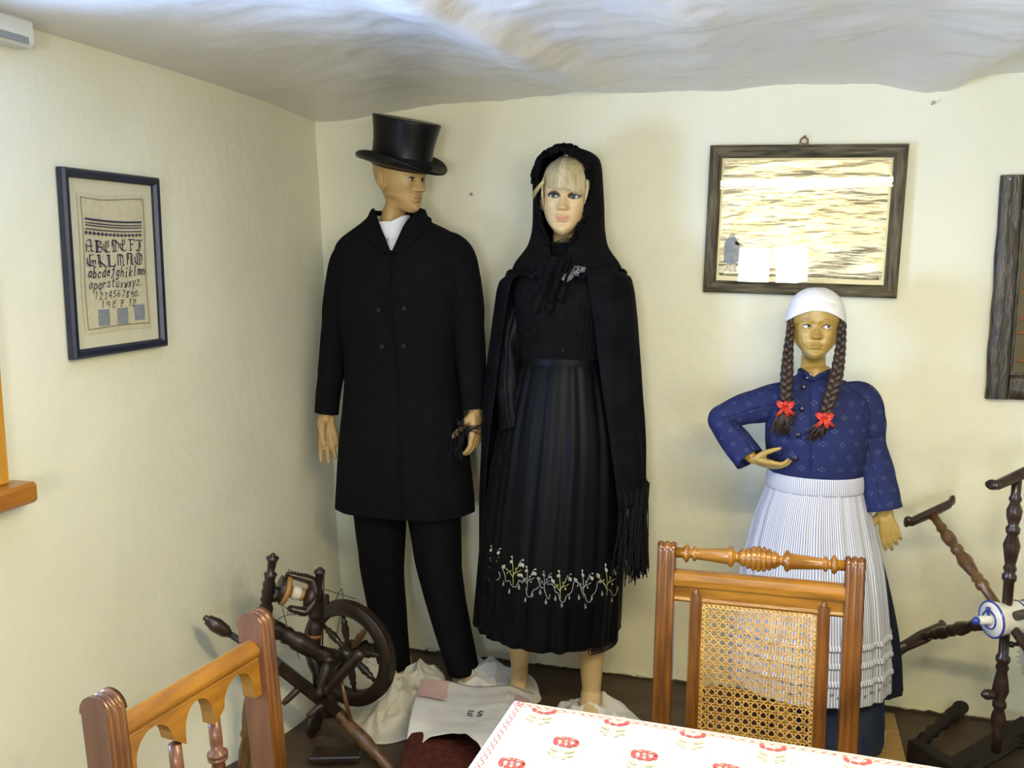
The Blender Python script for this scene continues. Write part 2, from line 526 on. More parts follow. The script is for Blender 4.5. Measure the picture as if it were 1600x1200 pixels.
def check_material():
    m = material('red_check_corner', (0.7, 0.6, 0.6), 0.8)
    nt = m.node_tree
    tc = N(nt, 'ShaderNodeTexCoord')
    ck = N(nt, 'ShaderNodeTexChecker')
    ck.inputs['Scale'].default_value = 260
    ck.inputs[1].default_value = (0.66, 0.55, 0.50, 1)
    ck.inputs[2].default_value = (0.46, 0.16, 0.16, 1)
    nt.links.new(tc.outputs['Object'], ck.inputs[0])
    nt.links.new(ck.outputs[0], nt.nodes['Principled BSDF'].inputs['Base Color'])
    return m
M['check'] = check_material()

# ================================================================== THE ROOM
XR, YF, ZC = 3.9, -4.7, 2.035
def ceil_z(x, y):
    z = ZC - 0.055 * math.exp(-(x / 0.28) ** 2) - 0.012 * math.exp(-(y / 0.2) ** 2)
    xb = 1.04 + 0.16 * y + 0.02 * nz((0, y, 3), 2.0)
    z -= 0.042 * (math.exp(-((x - xb) / 0.13) ** 2) if x < xb else math.exp(-((x - xb) / 0.06) ** 2)) * float(sstep(0.02, -0.35, y))
    xb2 = 2.04 - 0.13 * y + 0.02 * nz((5, y, 3), 2.0)
    d = (x - xb2)
    z -= 0.045 * (math.exp(-(d / 0.17) ** 2) if d < 0 else math.exp(-(d / 0.07) ** 2))
    xb3 = 1.36 + 0.02 * y
    z -= 0.012 * math.exp(-((x - xb3) / 0.09) ** 2)
    z += float(sstep(-0.05, 0.45, x)) * (0.020 * nz((x, y, 0.3), 2.3) + 0.011 * nz((x, y, 1.3), 6.0) + 0.004 * nz((x, y, 8.3), 14.0) + 0.0022 * nz((x, y * 0.6, 4.3), 30.0))
    return z
def wall_left_x(y, z):
    x = -0.055 * (z / 2.0) * math.exp(-(y / 0.5) ** 2)
    fl = math.exp(-((y + 0.58) / 0.36) ** 2) * 0.15
    x += fl * (1 - sstep(0.0, 0.30, z)) ** 1.3
    x += 0.006 * nz((y, z, 2.0), 1.7) + 0.0025 * nz((y, z, 6.0), 6.0)
    return float(x)
def wall_back_y(x, z):
    return 0.006 * nz((x, z, 9.0), 1.5) + 0.002 * nz((x, z, 5.0), 7.0)

xs = np.concatenate([np.linspace(-0.12, 2.6, 190), np.linspace(2.66, XR + 0.05, 24)])
ys = np.concatenate([np.linspace(0.06, -1.6, 130), np.linspace(-1.66, YF - 0.05, 50)])
structure(MB().grid([[(x, y, ceil_z(x, y)) for x in xs] for y in ys]).build('ceiling', M['ceiling']),
          'low uneven whitewashed plaster ceiling with bulging beams', 'ceiling')
structure(MB().box((-0.2, YF - 0.2, -0.08), (XR + 0.2, 0.15, 0.0)).build('floor', M['floor']), 'brown painted floor', 'floor')

# left wall with a window opening
WY0, WY1, WZ0, WZ1 = -2.50, -1.66, 1.015, 1.80
ys = np.unique(np.concatenate([np.linspace(0.06, -1.66, 60), np.linspace(-1.66, -2.50, 20), np.linspace(-2.5, YF - 0.05, 40)]))
zs = np.unique(np.concatenate([np.linspace(-0.02, WZ0, 44), np.linspace(WZ0, WZ1, 20), np.linspace(WZ1, 2.12, 14)]))
mb = MB()
V = np.array([[(wall_left_x(y, z) if not (WY0 - 0.2 < y < WY1 + 0.1) or z < 0.8 else 0.0, y, z) for y in ys] for z in zs])
ny = len(ys)
F = []
for j in range(len(zs) - 1):
    for i in range(ny - 1):
        yc, zc = (ys[i] + ys[i + 1]) / 2, (zs[j] + zs[j + 1]) / 2
        if WY0 < yc < WY1 and WZ0 < zc < WZ1:
            continue
        F.append((j * ny + i, j * ny + i + 1, (j + 1) * ny + i + 1, (j + 1) * ny + i))
mb.add(V, F)
for lo, hi in (((-0.30, WY0, WZ0 - 0.03), (0, WY1, WZ0)), ((-0.30, WY0, WZ1), (0, WY1, WZ1 + 0.03)),
               ((-0.30, WY0 - 0.03, WZ0 - 0.03), (0, WY0, WZ1 + 0.03)), ((-0.30, WY1, WZ0 - 0.03), (0, WY1 + 0.03, WZ1 + 0.03))):
    mb.box(lo, hi)
structure(mb.build('wall_left', M['wall']), 'cream plastered left wall with window', 'wall')

xs = np.linspace(-0.12, XR + 0.05, 150)
zs = np.linspace(-0.02, 2.12, 80)
structure(MB().grid([[(x, wall_back_y(x, z), z) for x in xs] for z in zs]).build('wall_back', M['wall']), 'cream plastered back wall behind the mannequins', 'wall')
structure(MB().box((XR, YF - 0.05, -0.02), (XR + 0.1, 0.1, 2.12)).build('wall_right', M['wall']), 'cream plastered right wall', 'wall')
mb = MB()
FW = [(1.24, 1.86, 0.95, 1.575), (2.55, 3.25, 0.95, 1.60)]
x0 = -0.12
for a, b, c, d in FW:
    mb.box((x0, YF - 0.22, -0.02), (a, YF, 2.12))
    mb.box((a, YF - 0.22, -0.02), (b, YF, c))
    mb.box((a, YF - 0.22, d), (b, YF, 2.12))
    x0 = b
mb.box((x0, YF - 0.22, -0.02), (XR + 0.05, YF, 2.12))
structure(mb.build('wall_front', M['wall']), 'cream plastered wall with two windows', 'wall')

# ragged brown paint line where the floor meets the walls
mb = MB()
xs = np.linspace(0.0, 2.7, 330)
rows = []
for x in xs:
    h = 0.006 + 0.007 * nz((x, 0, 0), 9) + 0.006 * nz((x, 3, 0), 40)
    rows.append([(x, -0.008, -0.005), (x, -0.009, max(h, 0.001)), (x, 0.004, max(h, 0.001) + 0.002)])
mb.grid(rows, smooth=False)
structure(mb.build('baseboard_back', M['floor']), 'ragged brown paint edge along back wall', 'baseboard')
# chipped plaster flakes along the same edge
mb = MB()
for x in (1.985, 2.02, 2.05, 2.08, 2.13, 2.2, 1.12, 1.17, 0.33, 0.38, 2.3):
    mb.obox((x + rng.normal() * 0.006, -0.010, 0.012 + rng.random() * 0.006), (1, 0, 0.1 * rng.normal()), (0, 1, 0), (0, 0, 1), (0.014 + 0.01 * rng.random(), 0.003, 0.0022))
structure(mb.build('trim_1', M['wall']), 'chipped plaster edge along the floor', 'trim')

def make_window(name, origin, u, n, w, z0, z1, label, casing, sill_m, reveal=0.12, sill_over=0.045):
    """origin = one lower corner on the wall face, u along the wall, n into the room"""
    o, u, n = np.array(origin, float), np.array(u, float), np.array(n, float)
    k = np.array((0, 0, 1.0))
    h = z1 - z0
    mb = MB()
    cw, ct = 0.085, 0.022
    def bar(u0, u1, a, b, d0, d1, bv=0.004):
        c = o + u * (u0 + u1) / 2 + n * (d0 + d1) / 2 + k * ((a + b) / 2 - o[2])
        mb.obox(c, u, n, k, ((u1 - u0) / 2, (d1 - d0) / 2, (b - a) / 2), 0, bv)
    bar(-cw, 0, z0, z1 + cw, 0.0, ct)
    bar(w, w + cw, z0, z1 + cw, 0.0, ct)
    bar(0, w, z1, z1 + cw, 0.0, ct)
    root = structure(mb.build(name, casing, base=tuple(o)), label, 'window')
    mb = MB()
    bar(-cw - sill_over, w + cw + sill_over, z0 - 0.045, z0, -0.02, 0.062, 0.007)
    mb.build('window_sill', sill_m, root)
    for a, b, c, d in ((0, 0.04, z0, z1), (w - 0.04, w, z0, z1), (w / 2 - 0.03, w / 2 + 0.03, z0, z1)):
        mb = MB()
        bar(a, b, c, d, -reveal - 0.03, -reveal + 0.01)
        mb.build('sash_stile', casing, root)
    for a, b in ((z0, z0 + 0.04), (z1 - 0.04, z1)):
        mb = MB()
        bar(0.04, w - 0.04, a, b, -reveal - 0.03, -reveal + 0.01)
        mb.build('sash_rail', casing, root)
    for s in (0, 1):
        mb = MB()
        bar(0.04 if s == 0 else w / 2 + 0.03, w / 2 - 0.03 if s == 0 else w - 0.04, z0 + 0.04, z1 - 0.04, -reveal - 0.012, -reveal - 0.008, 0)
        mb.build('pane', M['glass'], root)
    return root
make_window('window_1', (0.0, WY1, WZ0), (0, -1, 0), (1, 0, 0), WY1 - WY0, WZ0, WZ1, 'orange varnished window casing on left wall', M['windowwood'], M['sillwood'], sill_over=0.035)
for i, (a, b, c, d) in enumerate(FW):
    make_window('window_%d' % (i + 2), (a, YF, c), (1, 0, 0), (0, 1, 0), b - a, c, d, 'varnished window casing on front wall', M['windowwood'], M['sillwood'])

# white boxed curtain rail at the top of the left wall
mb = MB()
mb.box((0.0, -2.75, 1.925), (0.05, -1.445, 1.985), bevel=0.008)
rail = tag(mb.build('curtain_rail', M['whitepaint']), 'white boxed curtain rail under the ceiling above the window', 'curtain rail')
MB().box((0.0505, -2.74, 1.930), (0.054, -1.47, 1.944), bevel=0.001).build('rail_groove', M['weavepatch'], rail)

# fluorescent batten lamp above the table, beyond the photograph's upper edge
LX, LY = 1.78, -2.15
t = thing('ceiling_lamp', (LX, LY, 1.85), 'long white fluorescent ceiling lamp above the table', 'lamp')
MB().box((LX - 0.60, LY - 0.085, 1.900), (LX + 0.60, LY + 0.085, 2.03), bevel=0.006).build('lamp_housing', M['whitepaint'], t)
mb = MB()
mb.turned((LX - 0.56, LY, 1.872), (LX + 0.56, LY, 1.872), [(0, 0.016), (1, 0.016)], 16)
mb.build('lamp_tube', M['lampglass'], t)
for s in (-1, 1):
    MB().box((LX + s * 0.56 - 0.012, LY - 0.02, 1.85), (LX + s * 0.56 + 0.012, LY + 0.02, 1.905), bevel=0.003).build('tube_holder', M['whitepaint'], t)
lo_ = area_light('lamp_light', (LX, LY, 1.845), (LX, LY, 0), 1.1, 0.10, 26, (1.0, 0.85, 0.50))

# ================================================================== MANNEQUINS: shared anatomy
HEAD_RINGS = np.array([
    # yf,  zf,    yb,   zb,   w,    lift, sq
    (0.02, 1.000, 0.04, 1.000, 0.004, 0.0, 2.0),
    (-0.12, 0.990, 0.17, 0.980, 0.125, 0.0, 2.0),
    (-0.24, 0.955, 0.29, 0.935, 0.215, 0.0, 2.0),
    (-0.33, 0.890, 0.38, 0.855, 0.280, 0.0, 2.1),
    (-0.378, 0.80, 0.425, 0.76, 0.318, 0.0, 2.2),
    (-0.398, 0.70, 0.445, 0.66, 0.334, 0.0, 2.2),
    (-0.402, 0.60, 0.440, 0.57, 0.336, 0.0, 2.3),
    (-0.392, 0.52, 0.425, 0.50, 0.328, 0.0, 2.3),
    (-0.388, 0.45, 0.395, 0.43, 0.318, 0.0, 2.3),
    (-0.388, 0.38, 0.355, 0.36, 0.306, 0.0, 2.3),
    (-0.392, 0.30, 0.305, 0.29, 0.284, 0.01, 2.2),
    (-0.396, 0.22, 0.260, 0.24, 0.258, 0.02, 2.1),
    (-0.396, 0.14, 0.225, 0.19, 0.230, 0.03, 2.1),
    (-0.392, 0.07, 0.205, 0.14, 0.200, 0.045, 2.1),
    (-0.368, 0.012, 0.190, 0.09, 0.178, 0.06, 2.0),
    (-0.305, -0.022, 0.185, 0.04, 0.164, 0.075, 2.0),
    (-0.200, -0.020, 0.185, 0.0, 0.160, 0.06, 2.0),
    (-0.115, -0.040, 0.190, -0.05, 0.162, 0.03, 2.0),
    (-0.080, -0.130, 0.198, -0.13, 0.166, 0.0, 2.0),
    (-0.075, -0.250, 0.205, -0.25, 0.172, 0.0, 2.0),
    (-0.090, -0.380, 0.225, -0.37, 0.190, 0.0, 2.0),
    (-0.110, -0.480, 0.260, -0.46, 0.245, 0.0, 2.0)])

def frame_of(yaw, pitch, roll):
    """head frame: local -Y is the face; yaw>0 turns towards +X, pitch>0 nods down, roll>0 tips towards +X"""
    return Matrix.Rotation(yaw, 3, 'Z') @ Matrix.Rotation(roll, 3, 'Y') @ Matrix.Rotation(pitch, 3, 'X')

def make_head(mb, chin, H, R, kind, mats_index, nr=170, ns=144):
    """adds head and neck (below the chin) to mb; mats_index = (skin, lip, brow, lid). Returns place(): local -> world"""
    w_scale = {'man': 1.0, 'woman': 1.0, 'girl': 1.09}[kind]
    HR = HEAD_RINGS.copy()
    if kind == 'man':
        HR[14:, 4] *= (1.05, 1.10, 1.14, 1.17, 1.18, 1.18, 1.10, 0.92)
        HR[17:, 0] += (-0.025, -0.03, -0.03, -0.02, 0.0)
        HR[17:, 2] += (0.015, 0.02, 0.02, 0.0, -0.03)
        HR[12:14, 4] *= 1.04
    elif kind == 'woman':
        HR[8:15, 4] *= (1.02, 1.03, 1.05, 1.07, 1.09, 1.08, 1.04)
        HR[9:14, 6] = 2.4
    else:
        HR[8:15, 4] *= (1.03, 1.06, 1.09, 1.10, 1.08, 1.04, 1.0)
        HR[8:14, 6] = 2.35
    rings = spline(HR, nr)
    Rm = np.array(R)
    chin = np.array(chin, float)
    def place(p):
        return chin + (np.asarray(p, float) * H) @ Rm.T
    th = np.linspace(0, 2 * math.pi, ns, endpoint=False)
    th = th - 0.35 * np.sin(th) * 0.9           # denser in front (theta = 0 is the face)
    X = np.zeros((nr, ns)); Y = np.zeros((nr, ns)); Z = np.zeros((nr, ns))
    for k, (yf, zf, yb, zb, w, lift, sq) in enumerate(rings):
        c, s = np.cos(th), np.sin(th)
        e = 2.0 / sq
        cx = np.sign(s) * np.abs(s) ** e
        cy = np.sign(c) * np.abs(c) ** e
        ym, yh = (yf + yb) / 2, (yb - yf) / 2
        zm, zh = (zf + zb) / 2, (zb - zf) / 2
        X[k] = cx * w * w_scale
        Y[k] = ym - cy * yh
        Z[k] = zm - cy * zh + lift * np.abs(s) ** 2
    front = sstep(0.05, 0.5, np.cos(th))[None, :] * np.ones((nr, 1))
    if kind == 'girl':
        nose_len, nose_top, ex, ez, lipz, amp = 0.085, 0.50, 0.140, 0.470, 0.188, 0.8
    elif kind == 'man':
        nose_len, nose_top, ex, ez, lipz, amp = 0.135, 0.53, 0.125, 0.475, 0.205, 1.1
    else:
        nose_len, nose_top, ex, ez, lipz, amp = 0.100, 0.54, 0.135, 0.498, 0.212, 0.95
    nb = lipz + 0.098                                   # nose base height
    D = np.zeros_like(X)                                # outward (towards the face)
    t = np.clip((nose_top - Z) / (nose_top - nb - 0.045), 0, 1)
    body = nose_len * t ** 1.25 * sstep(nb - 0.012, nb + 0.030, Z)
    D += body * gauss(X, 0.030 + 0.030 * t)
    D += 0.034 * amp * (gauss(X - 0.052, 0.024) + gauss(X + 0.052, 0.024)) * gauss(Z - nb - 0.030, 0.028)
    D += 0.012 * gauss(X, 0.035) * gauss(Z - nose_top - 0.02, 0.05)
    for s in (-1, 1):
        D -= 0.050 * amp * gauss(X - s * ex * 0.98, 0.075) * gauss(Z - ez, 0.046)
        D -= 0.022 * gauss(X - s * 0.075, 0.030) * gauss(Z - ez - 0.01, 0.05)
        D += 0.016 * amp * gauss(X - s * 0.125, 0.10) * gauss(Z - ez - 0.085, 0.030)
        D += 0.024 * gauss(X - s * 0.205, 0.075) * gauss(Z - ez + 0.09, 0.07)          # cheekbone
        if kind == 'girl':
            D += 0.030 * gauss(X - s * 0.165, 0.09) * gauss(Z - 0.25, 0.09)
        # lids round the eye opening
        q = np.sqrt(((X - s * ex) / 0.070) ** 2 + ((Z - ez) / 0.040) ** 2)
        D += 0.020 * np.exp(-((q - 1.05) / 0.33) ** 2)
        D -= 0.030 * sstep(1.0, 0.55, q)
        D += 0.010 * gauss(X - s * (0.090 + 0.01), 0.02) * gauss(Z - lipz, 0.03) * (1 if kind == 'girl' else 0)
    lw = sstep(0.115, 0.06, np.abs(X))
    D += 0.024 * amp * lw * gauss(Z - lipz - 0.024 - 0.006 * gauss(np.abs(X) - 0.03, 0.025), 0.020)
    D += 0.028 * amp * lw * gauss(Z - lipz + 0.026, 0.023) * sstep(0.10, 0.03, np.abs(X))
    D -= 0.020 * sstep(0.12, 0.08, np.abs(X)) * gauss(Z - lipz, 0.0075)
    D += 0.015 * gauss(X, 0.11) * gauss(Z - lipz, 0.07)                                  # muzzle
    D -= 0.018 * gauss(X, 0.08) * gauss(Z - lipz + 0.068, 0.022)
    D += 0.030 * gauss(X, 0.075) * gauss(Z - 0.055, 0.050) * (1.35 if kind == 'man' else 1.0)
    Y2 = Y - D * front
    P = np.stack([X, Y2, Z], -1)
    # per-face paint: lips, brows, lids
    mi = []
    for j in range(nr - 1):
        for i in range(ns):
            x = X[j, i]; z = (Z[j, i] + Z[j + 1, i]) / 2
            f = math.cos(th[i]) > 0.2
            m = mats_index[0]
            if f:
                ax = abs(x)
                up = lipz + 0.040 * (1 - (ax / 0.105) ** 2) - 0.010 * math.exp(-(ax / 0.018) ** 2)
                dn = lipz - 0.052 * (1 - (ax / 0.095) ** 2)
                if ax < 0.105 and dn < z < up:
                    m = mats_index[1]
                xe = ax - ex
                bz = ez + 0.092 + 0.020 * (1 - (xe / 0.09) ** 2) - 0.10 * max(0, xe - 0.03)
                if kind != 'girl' or True:
                    if -0.075 < xe < 0.095 and abs(z - bz) < 0.013 * (1.1 - abs(xe) / 0.11):
                        m = mats_index[2]
                if mats_index[3] is not None and -0.085 < xe < 0.095:
                    if ez - 0.034 * (1 - (xe / 0.10) ** 2) < z < ez + 0.064 * (1 - (xe / 0.10) ** 2):
                        m = mats_index[3]
            mi.append(m)
    W = place(P.reshape(-1, 3)).reshape(nr, ns, 3)
    Vn = W.reshape(-1, 3)
    fs = [(j * ns + i, j * ns + (i + 1) % ns, (j + 1) * ns + (i + 1) % ns, (j + 1) * ns + i) for j in range(nr - 1) for i in range(ns)]
    mb.add(Vn, fs, mi, True)
    mb.add(W[0], [tuple(range(ns))], mats_index[0], True)
    # ears: curled shells
    for s in (-1, 1):
        rows = []
        for a in np.linspace(0, 1, 12):
            row = []
            for q in np.linspace(0, 2 * math.pi, 26, endpoint=False):
                rr = a
                yy = 0.075 * math.cos(q) * rr * (1 - 0.15 * math.sin(q))
                zz = 0.135 * math.sin(q) * rr - 0.02 * (1 - math.sin(q)) * rr
                bulge = 0.050 * math.exp(-((rr - 0.80) / 0.17) ** 2) + 0.012
                if rr > 0.99:
                    bulge = -0.012
                row.append((s * (0.315 * w_scale + bulge + 0.35 * max(yy, 0) * 0.6), 0.03 + yy + 0.12 * zz, ez - 0.04 + zz))
            rows.append(row)
        mb.grid(place(np.array(rows).reshape(-1, 3)).reshape(12, 26, 3), mats_index[0], True)
    return place, dict(ex=ex, ez=ez, lipz=lipz, nb=nb)

def add_eyes(place, Rm, H, info, parent, look, kind, lash=True):
    """eyeballs with iris, and dark lash lines, as sub-parts of the body"""
    ex, ez = info['ex'], info['ez']
    A = np.array(Rm).T
    for s in (-1, 1):
        mb = MB()
        EY, ER = {'girl': (-0.288, 0.064), 'woman': (-0.279, 0.066), 'man': (-0.281, 0.066)}[kind]
        c = np.array((s * ex, EY, ez))
        mb.ball(place(c), ER * H, 14, 0, A)
        d = np.array((look[0] , -1.0, look[1]))
        d /= np.linalg.norm(d)
        ic = c + d * (ER - 0.021)
        mb.ball(place(ic), (0.027 if kind == 'girl' else 0.031) * H, 10, 1, A)
        mb.build('eye', [M['eyewhite'], M['iris']], parent)
        if lash:
            pts = []
            for a in np.linspace(-1, 1, 13):
                x = s * ex + a * 0.072
                z = ez + (0.022 if kind == 'woman' else 0.028) * (1 - a * a) + 0.004 * a * s
                y = EY - math.sqrt(max((ER + 0.006) ** 2 - (x - s * ex) ** 2 * 0.75 - (z - ez) ** 2, 1e-5)) - 0.006
                pts.append(place((x, y, z)))
            MB().tube(pts, np.interp(np.linspace(-1, 1, 13), [-1, 0, 1], [0.004, 0.011, 0.004] if kind != 'girl' else [0.003, 0.006, 0.003]) * H, 6).build('eyelash', M['lash'], parent)

def remeshed(mb, voxel, smooth=4, fac=0.5):
    """voxel-union of overlapping shapes: returns verts, faces"""
    o = mb.build('temporary_shape', M['skin_man'], base=(0, 0, 0))
    r = o.modifiers.new('r', 'REMESH')
    r.mode = 'VOXEL'
    r.voxel_size = voxel
    if smooth:
        sm = o.modifiers.new('s', 'SMOOTH')
        sm.iterations = smooth
        sm.factor = fac
    dg = bpy.context.evaluated_depsgraph_get()
    dg.update()
    me = o.evaluated_get(dg).to_mesh()
    V = np.zeros(len(me.vertices) * 3)
    me.vertices.foreach_get('co', V)
    F = [tuple(p.vertices) for p in me.polygons]
    V = V.reshape(-1, 3).copy()
    o.evaluated_get(dg).to_mesh_clear()
    me0 = o.data
    bpy.data.objects.remove(o)
    bpy.data.meshes.remove(me0)
    return V, F

def make_hand(wrist, dirv, palm, side, size, curl, spread=0.10, thumb=(0.55, 0.35, 0.15), forearm=None, r0=1.0):
    """hand of length `size`: dirv = towards the fingertips, palm = palm normal, side = towards the thumb;
    curl = bends per joint for index..little; thumb = (splay, forward, bend)"""
    d = np.array(dirv, float); d /= np.linalg.norm(d)
    p = np.array(palm, float); p -= d * (p @ d); p /= np.linalg.norm(p)
    s = np.cross(d, p)
    if s @ np.array(side, float) < 0:
        s = -s
    L = size
    w = np.array(wrist, float)
    mb = MB()
    def cap(pts, rad, n=12):
        mb.tube(pts, rad, n)
        mb.ball(pts[0], rad[0], 7)
        mb.ball(pts[-1], rad[-1], 7)
    if forearm is not None:
        cap([np.array(forearm), w], [0.17 * L * r0, 0.135 * L * r0], 16)
    lens = [0.42, 0.47, 0.43, 0.34]
    offs = [0.155, 0.052, -0.052, -0.150]
    for f in range(4):
        k = w + d * (0.50 - 0.02 * abs(f - 1)) * L + s * offs[f] * L
        cap([w + s * offs[f] * 0.55 * L + d * 0.05 * L, (w + k) / 2 + s * offs[f] * 0.08 * L - p * 0.01 * L, k], np.array([0.095, 0.085, 0.066]) * L)
        ang = (1.4 - f) * spread
        fd = d * math.cos(ang) + s * math.sin(ang)
        seg = np.array([0.46, 0.30, 0.24]) * lens[f] * L
        pts, rad, a = [k], [0.058 * L], 0.0
        for j in range(3):
            a += curl[f][j] if hasattr(curl[f], '__len__') else curl[f] * (0.8, 1.1, 0.9)[j]
            v = fd * math.cos(a) + p * math.sin(a)
            pts.append(pts[-1] + v * seg[j])
            rad.append((0.052, 0.046, 0.036)[j] * L * (0.9 if f == 3 else 1.0))
        pts_f, rad_f = [], []
        for j in range(3):
            for q in np.linspace(0, 1, 5)[:-1]:
                pts_f.append(pts[j] * (1 - q) + pts[j + 1] * q)
                rad_f.append(rad[j] * (1 - q) + rad[j + 1] * q)
        pts_f.append(pts[-1]); rad_f.append(rad[-1])
        cap(pts_f, np.array(rad_f), 12)
    tb = w + d * 0.10 * L + s * 0.10 * L + p * 0.03 * L
    t1 = tb + (d * 0.62 + s * thumb[0] + p * thumb[1]) * 0.27 * L
    v2 = d * (0.9 - thumb[2]) + s * thumb[0] * 0.6 + p * (thumb[1] * 0.8 + thumb[2])
    v2 /= np.linalg.norm(v2)
    t2 = t1 + v2 * 0.19 * L
    v3 = v2 * 0.9 + p * thumb[2] * 0.5 - s * 0.15
    v3 /= np.linalg.norm(v3)
    t3 = t2 + v3 * 0.14 * L
    cap([tb, (tb + t1) / 2 + p * 0.012 * L, t1, t2, t3], np.array([0.10, 0.092, 0.066, 0.056, 0.040]) * L)
    mb.ball(w + d * 0.04 * L, np.array((0.13, 0.13, 0.13)) * L * r0, 8)
    return remeshed(mb, size * 0.0125, 5, 0.5)

def make_foot(ankle, toe_dir, length, r, shin_top, shin=1.0):
    """bare foot with lower leg"""
    a = np.array(ankle, float)
    d = np.array(toe_dir, float); d /= np.linalg.norm(d)
    s = np.cross(d, (0, 0, 1.0))
    mb = MB()
    mb.tube([np.array(shin_top), (np.array(shin_top) + a) / 2, a], [r * 1.45 * shin, r * 1.15 * shin, r * 0.86], 16)
    fl = a[2]
    heel = a - d * 0.20 * length
    mb.ball((heel[0], heel[1], fl * 0.48), (r * 0.9, r * 0.95, fl * 0.48), 10)
    mb.tube([a * 1.0 + d * 0.0, a + d * 0.25 * length - np.array((0, 0, fl * 0.38)), a + d * 0.50 * length - np.array((0, 0, fl * 0.66))], [r * 0.9, r * 0.82, r * 0.62], 14, flat=(0.9, 1.15))
    mb.tube([heel + np.array((0, 0, -fl * 0.6)), a + d * 0.3 * length - np.array((0, 0, fl * 0.65)), a + d * 0.55 * length - np.array((0, 0, fl * 0.74))], [r * 0.7, r * 0.75, r * 0.72], 14, flat=(0.75, 1.25))
    for k in range(5):
        o = (k - 2) * r * 0.50
        st = a + d * (0.52 - 0.02 * k) * length + s * o
        en = a + d * (0.76 - 0.035 * k) * length + s * o * 1.08
        st[2], en[2] = fl * 0.22, fl * 0.15
        mb.tube([st, en], [r * 0.34, r * (0.30 if k == 0 else 0.22)], 10)
        mb.ball(en, r * (0.30 if k == 0 else 0.22), 7)
    return remeshed(mb, 0.0045, 4)

def loft(keys, n, ns, uvs=None, fold=None, seam=math.pi / 2, th=None):
    """keys rows: z, cx, cy, rx, ry(front), ryb(back), sq -> P[n][ns+1] with the seam at the back; fold(theta, t, P0) = radial gain"""
    K = spline(keys, n)
    if th is None:
        th = np.linspace(0, 2 * math.pi, ns + 1)
    th = np.asarray(th)
    P = np.zeros((n, len(th), 3))
    UV = np.zeros((n, len(th), 2))
    for k, (z, cx, cy, rx, ryf, ryb, sq) in enumerate(K):
        a = th + seam
        c, s = np.cos(a), np.sin(a)
        e = 2.0 / sq
        c2 = np.sign(c) * np.abs(c) ** e
        s2 = np.sign(s) * np.abs(s) ** e
        g = np.ones(len(th))
        if fold is not None:
            g = fold(a, k / (n - 1))
        P[k, :, 0] = cx + c2 * rx * g
        P[k, :, 1] = cy + np.where(s > 0, s2 * ryb, s2 * ryf) * g
        P[k, :, 2] = z
        UV[k, :, 0] = th * (rx + ryf) / 2
        UV[k, :, 1] = z
    return P, UV

def sleeve(path, radii, n=40, ns=40, wr=0.004, freq=9.0, flat=(1, 1), up=(0, -1, 0), seed=0.0):
    """cloth sleeve with wrinkles: P[n][ns+1] and uv in metres"""
    pts = spline(path, n)
    rad = spline([[r] for r in radii], n)[:, 0]
    T = np.gradient(pts, axis=0)
    T /= np.linalg.norm(T, axis=1)[:, None]
    a = np.array(up, float)
    th = np.linspace(0, 2 * math.pi, ns + 1)
    P = np.zeros((n, ns + 1, 3)); UV = np.zeros((n, ns + 1, 2))
    s_acc = 0.0
    for k in range(n):
        if k:
            s_acc += np.linalg.norm(pts[k] - pts[k - 1])
        a = a - T[k] * (a @ T[k]); a /= np.linalg.norm(a)
        b = np.cross(T[k], a)
        for i, q in enumerate(th):
            qq = q % (2 * math.pi)
            w = wr * (nz((math.cos(qq) * 0.9, math.sin(qq) * 0.9 + seed, s_acc * freq + 1.2 * math.sin(qq))) + 0.4 * nz((math.cos(qq) * 2, math.sin(qq) * 2 + seed, s_acc * freq * 2.3)))
            P[k, i] = pts[k] + (a * math.cos(q) * flat[0] + b * math.sin(q) * flat[1]) * (rad[k] + w)
            UV[k, i] = (q * 0.055, s_acc)
    return P, UV

# ================================================================== MAN IN COAT AND TOP HAT
MY = -0.25
man = thing('mannequin', (0.37, MY, 0.0), 'man mannequin in long black coat and black trousers in the corner', 'mannequin', None)
body = MB()
HM, RM = 0.216, frame_of(math.radians(72), math.radians(9), math.radians(0))
chin = np.array((0.362, -0.255, 1.643))
placeM, infoM = make_head(body, chin, HM, RM, 'man', (0, 1, 2, None))
# torso, arms and legs under the clothes
mbx = MB()
mbx.tube([(0.365, MY, 0.85), (0.368, MY, 1.0), (0.368, MY, 1.2), (0.368, MY, 1.38), (0.366, MY, 1.50), (0.35, MY, 1.56), (0.345, MY, 1.60)],
         [0.15, 0.145, 0.14, 0.165, 0.13, 0.07, 0.05], 20, flat=(0.62, 1), up=(0, 1, 0))
hipL, hipR = (0.28, MY, 0.86), (0.455, MY, 0.86)
footL, footR = PY(617, 1020, MY), PY(722, 1020, MY)
mbx.tube([hipL, (0.28, MY, 0.48), (footL[0], MY, 0.10)], [0.085, 0.055, 0.036], 14)
mbx.tube([hipR, (0.49, MY, 0.48), (footR[0] - 0.006, MY, 0.10)], [0.085, 0.050, 0.032], 14)
shL, elL, wrL = PY(545, 408, MY), PY(526, 520, MY), PY(509, 648, -0.28)
shR, elR, wrR = PY(712, 402, MY), PY(733, 520, MY), PY(742, 642, -0.28)
for a, b, c in ((shL, elL, wrL), (shR, elR, wrR)):
    mbx.tube([a, b, c], [0.042, 0.030, 0.024], 12)
    mbx.ball(a, 0.046, 8)
body.add(*remeshed(mbx, 0.012, 3))
